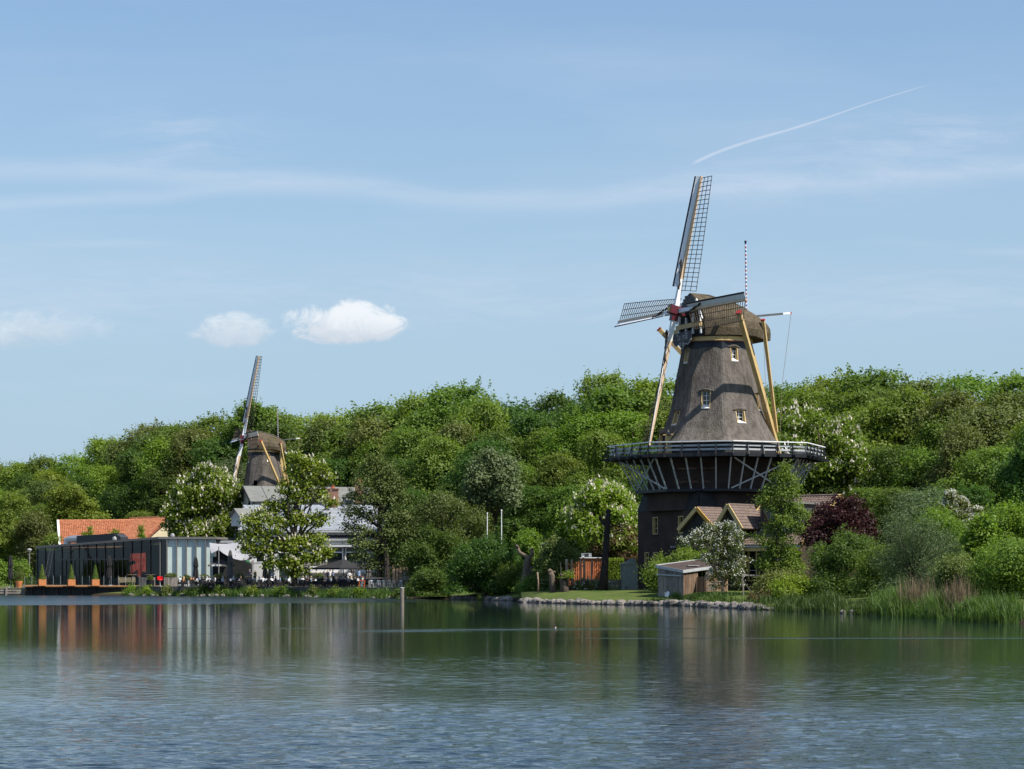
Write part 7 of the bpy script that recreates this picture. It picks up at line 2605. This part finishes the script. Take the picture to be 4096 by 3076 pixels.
for i, (px, y0, y1, rr) in enumerate(((2268, 2312, 2240, .2), (2288, 2306, 2240, .13), (2323, 2312, 2240, .09), (2337, 2358, 2242, .13), (2357, 2312, 2244, .1), (2152, 2380, 2290, .1), (2244, 2300, 2252, .07))):
    Y = 231.0
    r = empty('stake', (WX(px, Y), Y, .85), 0, 'thin peeled pole standing on the lawn before the orange container', 'pole', 'peeled poles before the container')
    O = Vector(r.location)
    top = W(px + (12 if i == 4 else -2), y1, Y) - O
    MB().tube([(0, 0, -.15), top * .5 + Vector((.05, 0, 0)), top], [rr, rr * .9, rr * .8], 8).build('shaft', MAT['bark_pale'], r, True)
    MB().ellipsoid(top, (rr * .85, rr * .85, rr * .4), 8, 5).build('cut_end', MAT['wood_pale'], r)
# wire fence along the lawn
r = empty('wire_fence', (WX(2150, 230.5), 230.5, .85), 0, 'thin wire fence with slim dark posts across the lawn', 'fence')
O = Vector(r.location)
xs = [WX(p, 230.5) - O.x for p in (2150, 2215, 2285, 2350, 2420, 2480)]
for x in xs:
    MB().tube([(x, 0, -.2), (x, 0, 1.45)], .05, 6).build('fence_post', MAT['bark_dark'], r)
for z in (.5, 1.0, 1.4):
    MB().tube([(x, -.04, z) for x in xs], .012, 4).build('wire', MAT['dark_steel'], r)

# fence, hut and signboard right of the restaurant
Y = 283.0
r = empty('garden_hut', (WX(1572, Y), Y, 1.3), 0, 'timber hut of pale boards between dark posts right of the restaurant', 'hut')
O = Vector(r.location)
w = WX(1668, Y) - O.x; h = WZ(2238, Y) - 1.3
for i in range(9):
    MB().box((w / 2, .1, .15 + i * h / 9 + h / 18), (w, .05, h / 9 * .95)).build('board', MAT['wood_pale'], r)
for i in range(8):
    MB().box((w * i / 7, .02, h / 2), (.11, .14, h)).build('post', MAT['wood_brown'], r)
MB().box((w / 2 + 1.2, 1.0, h + .1), (w + 3.6, 2.6, .22)).build('roof', MAT['grey_paint'], r)
MB().box((w + 1.2, .6, h / 2), (2.4, .1, h)).build('dark_panel', MAT['dark_board'], r)
MB().ellipsoid((w + .15, -.1, h - .3), (.16, .16, .16), 10, 7).build('globe_lamp', MAT['white'], r)
Y = 279.5
r = empty('picket_fence', (WX(1570, Y), Y, 1.22), 0, 'dark grey picket fence in front of the timber hut', 'fence')
w = WX(1705, Y) - WX(1570, Y); h = WZ(2283, Y) - 1.22
n = 26
for i in range(n):
    MB().box((w * i / n, 0, h / 2), (.11, .03, h + (.03 if i % 3 else 0))).build('picket', MAT['wood_grey'], r)
for z in (.4, h - .3):
    MB().box((w / 2, .04, z), (w, .05, .1)).build('rail', MAT['wood_grey'], r)
Y = 279.0
r = empty('signboard', (WX(1623, Y), Y, 1.22), .0, 'white signboard with a red figure and dark caption hung on the picket fence', 'sign')
z0, z1 = WZ(2318, Y) - 1.22, WZ(2287, Y) - 1.22
zc_ = (z0 + z1) / 2
MB().box((0, 0, zc_), (.62, .04, z1 - z0)).build('board', MAT['grey_paint'], r)
MB().box((.0, .03, zc_ / 2), (.1, .04, zc_)).build('stand', MAT['dark_steel'], r)
b = MB(); b.prism([(-.06, -.022, zc_ + .12), (.02, -.022, zc_ + .34), (.12, -.022, zc_ + .34), (.16, -.022, zc_ + .12)], (0, -.008, 0))
b.prism([(-.04, -.022, zc_ - .2), (.18, -.022, zc_ - .2), (.2, -.022, zc_ - .42), (.06, -.022, zc_ - .36)], (0, -.008, 0)); b.build('red_figure', MAT['red'], r)
MB().box((0, -.026, zc_), (.6, .008, .2)).build('caption_band', MAT['grey_paint'], r)
for i in range(5):
    MB().box((-.22 + i * .11, -.034, zc_ - .01 + .015 * (i % 2)), (.05, .006, .12)).build('caption_letter', MAT['dark_steel'], r)

# by the shed and the tiled house
r = empty('white_dish', (WX(2668, 209.5), 209.5, .6), -.95, 'round white dish leaning against the plank shed', 'dish')
rot = Matrix.Rotation(R(70), 3, 'X')
b = MB(); b.lathe([(.02, .06), (.18, .04), (.32, 0), (.32, -.03), (.15, .0)], 18); b.v = [tuple(rot @ Vector(v) + Vector((0, 0, .36))) for v in b.v]; b.build('bowl', MAT['white'], r, True)
MB().tube([(0, 0, .42), (0, -.35, .5)], .02, 5).build('feed_arm', MAT['grey_paint'], r)
MB().beam((0, .12, 0), (0, .1, .4), .06, .06).build('foot', MAT['grey_paint'], r)
r = empty('timber_trestle', (WX(2975, 199), 199, .5), 0, 'grey wooden post and rail frame beside the hawthorn', 'trestle')
O = Vector(r.location)
MB().beam((0, 0, -.1), W(2972, 2300, 199) - O, .11, .11).build('post', MAT['wood_grey'], r)
MB().beam((1.9, .3, -.1), W(3058, 2306, 199) - O + Vector((0, .3, 0)), .11, .11).build('post', MAT['wood_grey'], r)
MB().beam(W(2968, 2299, 199) - O, W(3062, 2304, 199) - O + Vector((0, .3, 0)), .12, .14).build('rail', MAT['wood_grey'], r)
MB().beam(W(2974, 2325, 199) - O, W(3010, 2375, 199) - O, .06, .06).build('brace', MAT['wood_grey'], r)
r = empty('timber_baulk', (WX(2960, 200), 200, .55), .3, 'pale timber baulk lying on blocks beside the wooden frame', 'timber')
MB().box((.3, 0, .28), (2.0, .5, .2)).build('baulk', MAT['wood_grey'], r)
for s in (-.4, .9):
    MB().box((s, 0, .08), (.25, .4, .22)).build('block', MAT['wood_brown'], r)


# birds
def bird(px, py, Y, z, s, rz, label, cols, group=None):
    r = empty('bird', (WX(px, Y), Y, z), rz, label, 'bird', group)
    b = MB()
    b.ellipsoid((0, 0, .5 * s), (.9 * s, .42 * s, .45 * s), 12, 8)
    b.tube([(.6 * s, 0, .55 * s), (.95 * s, 0, 1.0 * s), (1.0 * s, 0, 1.35 * s)], [.26 * s, .17 * s, .14 * s], 8)
    b.ellipsoid((1.08 * s, 0, 1.45 * s), (.25 * s, .19 * s, .2 * s), 10, 7)
    b.tube([(-.75 * s, 0, .6 * s), (-1.15 * s, 0, .75 * s)], [.2 * s, .05 * s], 6)
    b.build('body', cols[0], r, True)
    MB().tube([(1.28 * s, 0, 1.42 * s), (1.55 * s, 0, 1.38 * s)], [.09 * s, .02 * s], 6).build('beak', cols[1], r)
    MB().ellipsoid((.66 * s, 0, .52 * s), (.26 * s, .3 * s, .3 * s), 10, 7).build('breast', cols[2], r, True)
    return r


DK = M('dark_plumage', (.02, .017, .015), .7, .3, 20)
BR_ = M('brown_plumage', (.10, .06, .04), .7, .3, 20)
Yb = F * CAMZ / (2512 - HY)
bird(2223, 2512, Yb, -.06, .155, -1.9, 'crested grebe with a white breast swimming on the lake', (BR_, DK, MAT['white']))
for px, py in ((1978, 2378), (2042, 2380)):
    Y = 246.0 if px < 2000 else 243.0
    bird(px, py, Y, land_z(WX(px, Y), Y) - .02, .26, 2.5 if px < 2000 else .4, 'black coot on the grass below the big evergreen bush', (DK, MAT['white'], DK), 'coots on the grass')
# ------------------------------------------------------------------ people on the terrace
def body_mesh(name, J, Ed, reg):
    """J: joints {name: (pos, rx, ry)}; Ed: edges; reg: material index per edge -> one continuous skinned surface"""
    names = list(J)
    me = bpy.data.meshes.new(name)
    me.from_pydata([J[k][0] for k in names], [(names.index(a), names.index(b)) for a, b in Ed], [])
    o = bpy.data.objects.new(name, me)
    COL.objects.link(o)
    sk = o.modifiers.new('skin', 'SKIN')
    sk.use_smooth_shade = True
    for i, k in enumerate(names):
        d = me.skin_vertices[0].data[i]
        d.radius = (J[k][1], J[k][2])
        d.use_root = (k == 'pelvis')
    ss = o.modifiers.new('sub', 'SUBSURF')
    ss.levels = 1
    bpy.context.view_layer.update()
    out = bpy.data.meshes.new_from_object(o.evaluated_get(bpy.context.evaluated_depsgraph_get()))
    bpy.data.objects.remove(o)
    segs = [(Vector(J[a][0]), Vector(J[b][0]), reg[i]) for i, (a, b) in enumerate(Ed)]
    out.materials.clear()
    for m_ in (MAT['skin'], MAT['shirt_white'], MAT['trouser_dark'], MAT['shoe']):
        out.materials.append(m_)
    for p in out.polygons:
        c = p.center
        best, bi = 1e9, 0
        for a, b, r_ in segs:
            t = max(0, min(1, (c - a).dot(b - a) / max(1e-9, (b - a).length_squared)))
            d = (c - (a + (b - a) * t)).length
            if d < best:
                best, bi = d, r_
        p.material_index = bi
        p.use_smooth = True
    return out


def cloth(n, c):
    MAT[n] = M(n, c, .85, .1, 6, .1, 20)


MAT['skin'] = M('skin', (.52, .32, .23), .55, .06, 6)
MAT['shoe'] = M('shoe', (.03, .025, .02), .5, .1, 6)
for n_, c_ in (('shirt_white', (.72, .72, .72)), ('shirt_black', (.02, .02, .023)), ('shirt_navy', (.025, .03, .06)), ('shirt_red', (.5, .03, .03)), ('shirt_blue', (.20, .32, .5)),
               ('shirt_olive', (.10, .10, .045)), ('shirt_grey', (.22, .22, .23)), ('shirt_orange', (.6, .26, .10)), ('trouser_dark', (.025, .026, .032)), ('trouser_beige', (.42, .36, .26)), ('apron', (.03, .035, .05))):
    cloth(n_, c_)
MAT['hair_dark'] = M('hair_dark', (.025, .017, .012), .7, .2, 20, .4, 40)
MAT['hair_grey'] = M('hair_grey', (.42, .40, .38), .7, .15, 20, .4, 40)
MAT['hair_blond'] = M('hair_blond', (.48, .36, .18), .7, .15, 20, .4, 40)
MAT['hair_brown'] = M('hair_brown', (.12, .06, .03), .7, .2, 20, .4, 40)


def skeleton(seated, arms):
    J = {}
    if not seated:
        J['pelvis'] = ((0, 0, .95), .15, .11)
        for s, n_ in ((-1, 'l'), (1, 'r')):
            J['hip' + n_] = ((s * .09, 0, .88), .085, .09)
            J['knee' + n_] = ((s * .10, -.02, .49), .055, .06)
            J['ank' + n_] = ((s * .10, .02, .09), .038, .042)
            J['toe' + n_] = ((s * .11, -.15, .04), .035, .03)
        zs = 0
    else:
        J['pelvis'] = ((0, .06, .52), .16, .12)
        for s, n_ in ((-1, 'l'), (1, 'r')):
            J['hip' + n_] = ((s * .10, -.02, .50), .09, .085)
            J['knee' + n_] = ((s * .11, -.42, .52), .06, .06)
            J['ank' + n_] = ((s * .11, -.44, .10), .038, .042)
            J['toe' + n_] = ((s * .12, -.60, .05), .035, .03)
        zs = -.43
    by = .06 if seated else 0
    J['waist'] = ((0, by, 1.10 + zs), .135, .095)
    J['chest'] = ((0, by + .01, 1.30 + zs), .155, .105)
    J['shc'] = ((0, by, 1.43 + zs), .10, .075)
    J['neck'] = ((0, by - .005, 1.50 + zs), .052, .052)
    J['head'] = ((0, by - .03, 1.60 + zs), .078, .092)
    J['crown'] = ((0, by - .02, 1.68 + zs), .068, .082)
    for s, n_ in ((-1, 'l'), (1, 'r')):
        J['sho' + n_] = ((s * .185, by, 1.41 + zs), .058, .058)
        a = arms[0 if s < 0 else 1]
        if a == 'down':
            J['elb' + n_] = ((s * .24, by + .03, 1.13 + zs), .042, .042)
            J['wri' + n_] = ((s * .25, by - .08, .90 + zs), .03, .026)
            J['han' + n_] = ((s * .25, by - .12, .81 + zs), .032, .018)
        else:
            J['elb' + n_] = ((s * .25, by - .08, 1.16 + zs), .042, .042)
            J['wri' + n_] = ((s * .14, by - .32, 1.20 + zs), .03, .026)
            J['han' + n_] = ((s * .08, by - .40, 1.22 + zs), .03, .02)
    Ed, rg_ = [], []
    def e(a, b, m_):
        Ed.append((a, b)); rg_.append(m_)
    e('pelvis', 'waist', 1); e('waist', 'chest', 1); e('chest', 'shc', 1); e('shc', 'neck', 0); e('neck', 'head', 0); e('head', 'crown', 0)
    for n_ in 'lr':
        e('pelvis', 'hip' + n_, 2); e('hip' + n_, 'knee' + n_, 2); e('knee' + n_, 'ank' + n_, 2); e('ank' + n_, 'toe' + n_, 3)
        e('shc', 'sho' + n_, 1); e('sho' + n_, 'elb' + n_, 1); e('elb' + n_, 'wri' + n_, 0 if n_ == 'r' else 1); e('wri' + n_, 'han' + n_, 0)
    return J, Ed, rg_


BODY = {}
for st in (False, True):
    for ar in (('down', 'down'), ('down', 'up'), ('up', 'up')):
        J, Ed, rr_ = skeleton(st, ar)
        BODY[(st, ar)] = (body_mesh('body', J, Ed, rr_), J)


def hair_mesh(J, long):
    c = Vector(J['head'][0])
    b = MB()
    b.ellipsoid(c + Vector((0, .018, .045)), (.092, .108, .095), 12, 8)
    keep = []
    for f in b.f:
        m_ = sum((Vector(b.v[i]) for i in f), Vector()) / len(f) - c
        if m_.y > -.055 or m_.z > .07:
            if m_.z > -.02 or (m_.y > .02 and m_.z > (-.2 if long else -.05)):
                keep.append(f)
    b.f = keep; b.m = [0] * len(keep)
    if long:
        b.tube([c + Vector((0, .07, .03)), c + Vector((0, .10, -.10)), c + Vector((0, .09, -.22))], [.075, .075, .04], 8)
    return b.mesh('hair', MAT['hair_dark'], True)


def face_mesh(J):
    """nose, ears and eyes, one small mesh"""
    c = Vector(J['head'][0])
    b = MB()
    b.add([c + Vector((-.014, -.088, -.012)), c + Vector((.014, -.088, -.012)), c + Vector((0, -.115, -.016)), c + Vector((0, -.088, .028))], [(0, 2, 3), (2, 1, 3), (1, 0, 3), (0, 1, 2)], 0)
    for s in (-1, 1):
        b.ellipsoid(c + Vector((s * .082, .0, .0)), (.012, .022, .032), 6, 5, 0)
        b.ellipsoid(c + Vector((s * .03, -.084, .02)), (.012, .008, .007), 6, 5, 1)
    b.box(c + Vector((0, -.086, -.045)), (.042, .012, .008), None, 2)
    return b.mesh('face', [MAT['skin'], MAT['shoe'], MAT['maroon']])


HAIR = {}
for k, (me, J) in BODY.items():
    HAIR[k] = (hair_mesh(J, False), hair_mesh(J, True), face_mesh(J))


def person(px, Y, z, rz, seated, arms, shirt, trouser, hair, long, label, apron=False, h=1.0):
    key = (seated, arms)
    me, J = BODY[key]
    r = empty('person', (WX(px, Y), Y, z), rz, label, 'person', 'people on the restaurant terrace')
    r.scale = (h, h, h)
    o = mobj('body', me, r)
    for i, m_ in ((1, shirt), (2, trouser)):
        o.material_slots[i].link = 'OBJECT'
        o.material_slots[i].material = MAT[m_]
    hm = HAIR[key][1 if long else 0]
    q = mobj('hair', hm, r)
    q.material_slots[0].link = 'OBJECT'
    q.material_slots[0].material = MAT[hair]
    mobj('face', HAIR[key][2], r)
    if apron:
        b = MB()
        zc_ = .84
        b.prism([(-.15, -.125, 1.12), (.15, -.125, 1.12), (.17, -.14, .5), (-.17, -.14, .5)], (0, -.012, 0))
        b.build('apron', MAT['apron'], r)
    return r


DN, HU, UU = ('down', 'down'), ('down', 'up'), ('up', 'up')
UP = 1.6
PEOPLE = [
    # standing
    (999, 290.5, UP, .2, False, HU, 'shirt_navy', 'trouser_dark', 'hair_grey', False, 'bald headed person in a dark waistcoat standing before the tent opening'),
    (1021, 290, UP, 2.4, False, DN, 'shirt_olive', 'trouser_dark', 'hair_grey', False, 'grey haired person in an olive jacket standing by the white garden wall'),
    (1091, 288.6, UP - .15, .5, False, UU, 'shirt_white', 'trouser_dark', 'hair_brown', True, 'waiter in a white blouse standing left of the terrace chestnut'),
    (1266, 290.5, UP, -1.2, False, DN, 'shirt_white', 'trouser_dark', 'hair_dark', False, 'person in a pale shirt leaning by the white parapet behind the chestnut'),
    (1311, 290, UP, 2.9, False, DN, 'shirt_navy', 'trouser_dark', 'hair_blond', False, 'person in a navy top standing with two others before the white parapet'),
    (1320, 291, UP, .3, False, HU, 'shirt_white', 'trouser_beige', 'hair_brown', False, 'person half hidden between two standing people before the white parapet'),
    (1332, 290.2, UP, -.8, False, HU, 'shirt_blue', 'trouser_dark', 'hair_brown', False, 'person in a pale blue shirt standing before the white parapet'),
    (1398, 287.5, UP - .15, .3, False, UU, 'shirt_white', 'trouser_dark', 'hair_dark', False, 'waiter in a white shirt and dark apron under the big open parasol', True),
    (1437, 288, UP, 1.0, False, DN, 'shirt_blue', 'trouser_dark', 'hair_dark', True, 'long haired person in a pale blue top standing right of the waiter'),
    # seated
    (723, 287.8, TZ, 1.2, True, HU, 'shirt_white', 'trouser_dark', 'hair_dark', False, 'person in a white shirt seated left of the closed black parasol'),
    (742, 288.8, TZ, -.4, True, DN, 'shirt_grey', 'trouser_dark', 'hair_dark', False, 'dark haired person seated behind the small pale planter'),
    (762, 288.8, TZ, .6, True, DN, 'shirt_orange', 'trouser_dark', 'hair_brown', True, 'person in an orange top seated beside the closed black parasol'),
    (797, 288, TZ, -1.2, True, HU, 'shirt_blue', 'trouser_dark', 'hair_grey', False, 'grey haired person in blue seated right of the closed black parasol'),
    (838, 287.6, TZ, .9, True, UU, 'shirt_white', 'trouser_beige', 'hair_dark', False, 'person in white seated before the last pale green panel'),
    (858, 287.2, TZ, -1.0, True, HU, 'shirt_white', 'trouser_dark', 'hair_brown', True, 'long haired person in white seated at the pavilion corner'),
    (893, 287, TZ, 1.1, True, DN, 'shirt_white', 'trouser_dark', 'hair_grey', False, 'person in white seated behind the silvery round shrub'),
    (948, 286.2, TZ, .8, True, HU, 'shirt_navy', 'trouser_dark', 'hair_dark', False, 'person in navy seated right of the closed grey tent parasol'),
    (981, 285.2, TZ, -1.3, True, DN, 'shirt_black', 'trouser_dark', 'hair_grey', False, 'white haired person in black seated before the tent'),
    (1000, 284.6, TZ, 1.3, True, HU, 'shirt_grey', 'trouser_dark', 'hair_blond', False, 'fair haired person in a patterned grey top seated before the tent'),
    (1016, 286, TZ, 2.6, True, DN, 'shirt_white', 'trouser_dark', 'hair_dark', False, 'dark haired person in white seated below the olive jacketed person'),
    (1035, 284.6, TZ, -1.1, True, HU, 'shirt_white', 'trouser_beige', 'hair_grey', False, 'grey haired person in a white blouse seated beside the closed grey parasol'),
    (1073, 285.5, TZ, 1.0, True, DN, 'shirt_orange', 'trouser_dark', 'hair_brown', False, 'person seated at a table below the waiter in white'),
    (1101, 284, TZ, -.9, True, HU, 'shirt_black', 'trouser_dark', 'hair_brown', False, 'brown haired person in black seated right below the waiter in white'),
    (1134, 283.8, TZ, .9, True, DN, 'shirt_black', 'trouser_dark', 'hair_grey', False, 'white haired person seated left of the terrace chestnut trunk'),
    (1234, 281.5, TZ, .7, True, DN, 'shirt_black', 'trouser_dark', 'hair_dark', False, 'dark haired person in black seated right of the terrace chestnut trunk'),
    (1257, 281.2, TZ, -1.2, True, HU, 'shirt_red', 'trouser_dark', 'hair_brown', False, 'person in a bright red top seated under the edge of the big parasol'),
    (1269, 283, TZ, .3, True, DN, 'shirt_grey', 'trouser_dark', 'hair_brown', False, 'person in grey seated behind the red topped person'),
    (1292, 280.6, TZ, 2.9, True, DN, 'shirt_black', 'trouser_dark', 'hair_dark', True, 'long haired person in black seated with back to the lake'),
    (1315, 281.8, TZ, .5, True, HU, 'shirt_blue', 'trouser_dark', 'hair_blond', False, 'fair haired person in pale blue seated under the big parasol'),
    (1335, 280.2, TZ, -2.8, True, DN, 'shirt_navy', 'trouser_dark', 'hair_dark', True, 'person in navy with long hair seated under the big parasol'),
    (1358, 284.5, TZ, .2, True, UU, 'shirt_blue', 'trouser_dark', 'hair_dark', False, 'person in a light blue shirt seated facing the lake left of the parasol pole'),
    (1381, 285, TZ, -.5, True, HU, 'shirt_white', 'trouser_dark', 'hair_brown', True, 'person in white seated right of the parasol pole'),
    (1367, 279.8, TZ, 1.9, True, DN, 'shirt_grey', 'trouser_dark', 'hair_dark', False, 'person in a striped grey top seated near the parasol pole'),
    (1422, 277.6, TZ, 1.3, True, HU, 'shirt_black', 'trouser_beige', 'hair_dark', False, 'person in black with pale trousers seated left of the chalkboard'),
    (1447, 280.5, TZ, -1.0, True, UU, 'shirt_white', 'trouser_dark', 'hair_brown', True, 'brown haired person in white seated behind the chalkboard'),
    (1452, 286.5, TZ, .2, True, DN, 'shirt_grey', 'trouser_dark', 'hair_brown', True, 'long haired person seated near the closed parasol by the alder'),
]
rgp = random.Random(9)
SH = {'shirt_white': 'white', 'shirt_blue': 'pale blue', 'shirt_grey': 'grey', 'shirt_navy': 'navy', 'shirt_red': 'red', 'shirt_orange': 'orange', 'shirt_black': 'black'}
HR = {'hair_dark': 'dark haired', 'hair_grey': 'grey haired', 'hair_blond': 'fair haired', 'hair_brown': 'brown haired'}
for px in (733, 775, 812, 826, 872, 912, 933, 962, 1052, 1084, 1118, 1148, 1212, 1224, 1246, 1281, 1303, 1325, 1346, 1376, 1390, 1407, 1433, 1466, 1482):
    sh = rgp.choice(['shirt_white', 'shirt_white', 'shirt_white', 'shirt_blue', 'shirt_grey', 'shirt_navy', 'shirt_black', 'shirt_orange'])
    hr = rgp.choice(list(HR))
    near = ('the pale green pavilion panels' if px < 860 else 'the stretch tent' if px < 1010 else 'the terrace chestnut' if px < 1240 else 'the big open parasol')
    Y = 285.6 - (px - 700) * .0135 + rgp.uniform(-.6, 2.8)
    PEOPLE.append((px, Y, TZ, rgp.uniform(-2.2, 2.2), True, rgp.choice([DN, HU, UU]), sh, 'trouser_dark', hr, rgp.random() < .4, '%s person in %s seated at a table near %s' % (HR[hr], SH[sh], near)))
CH0 = [o for o in COL.objects if o.name == 'wicker_chair'][0]
for a in PEOPLE:
    p = person(*a[:11], apron=(len(a) > 11), h=rgp.uniform(.98, 1.06))
    if a[4]:                                   # every sitter gets the chair they sit on
        c = copy_tree(CH0)
        fx, fy = math.sin(a[3]), -math.cos(a[3])
        c.location = (p.location.x - fx * .02, p.location.y - fy * .02, a[2])
        c.rotation_euler = (0, 0, a[3])
        tag(c, 'dark wicker armchair under the ' + ' '.join(a[10].split()[:9]), 'chair', 'dark wicker chairs on the restaurant terrace')

# menu cards and glasses catch the light on the tables
rgm = random.Random(31)
TB = [o for o in COL.objects if o.name.startswith('terrace_table')]
for o in TB:
    x, y = o.location.x + rgm.uniform(-.2, .2), o.location.y + rgm.uniform(-.25, .1)
    r = empty('menu_card', (x, y, o.location.z + .76), rgm.uniform(-.5, .5), 'white menu card on a ' + o['label'], 'menu card', 'menu cards on the terrace tables')
    b = MB(); b.prism([(-.11, -.06, 0), (.11, -.06, 0), (.11, 0, .26), (-.11, 0, .26)], (0, .006, .002)); b.build('front_leaf', MAT['white'], r)
    b = MB(); b.prism([(-.11, .07, 0), (.11, .07, 0), (.11, .01, .26), (-.11, .01, .26)], (0, .006, -.002)); b.build('back_leaf', MAT['white'], r)
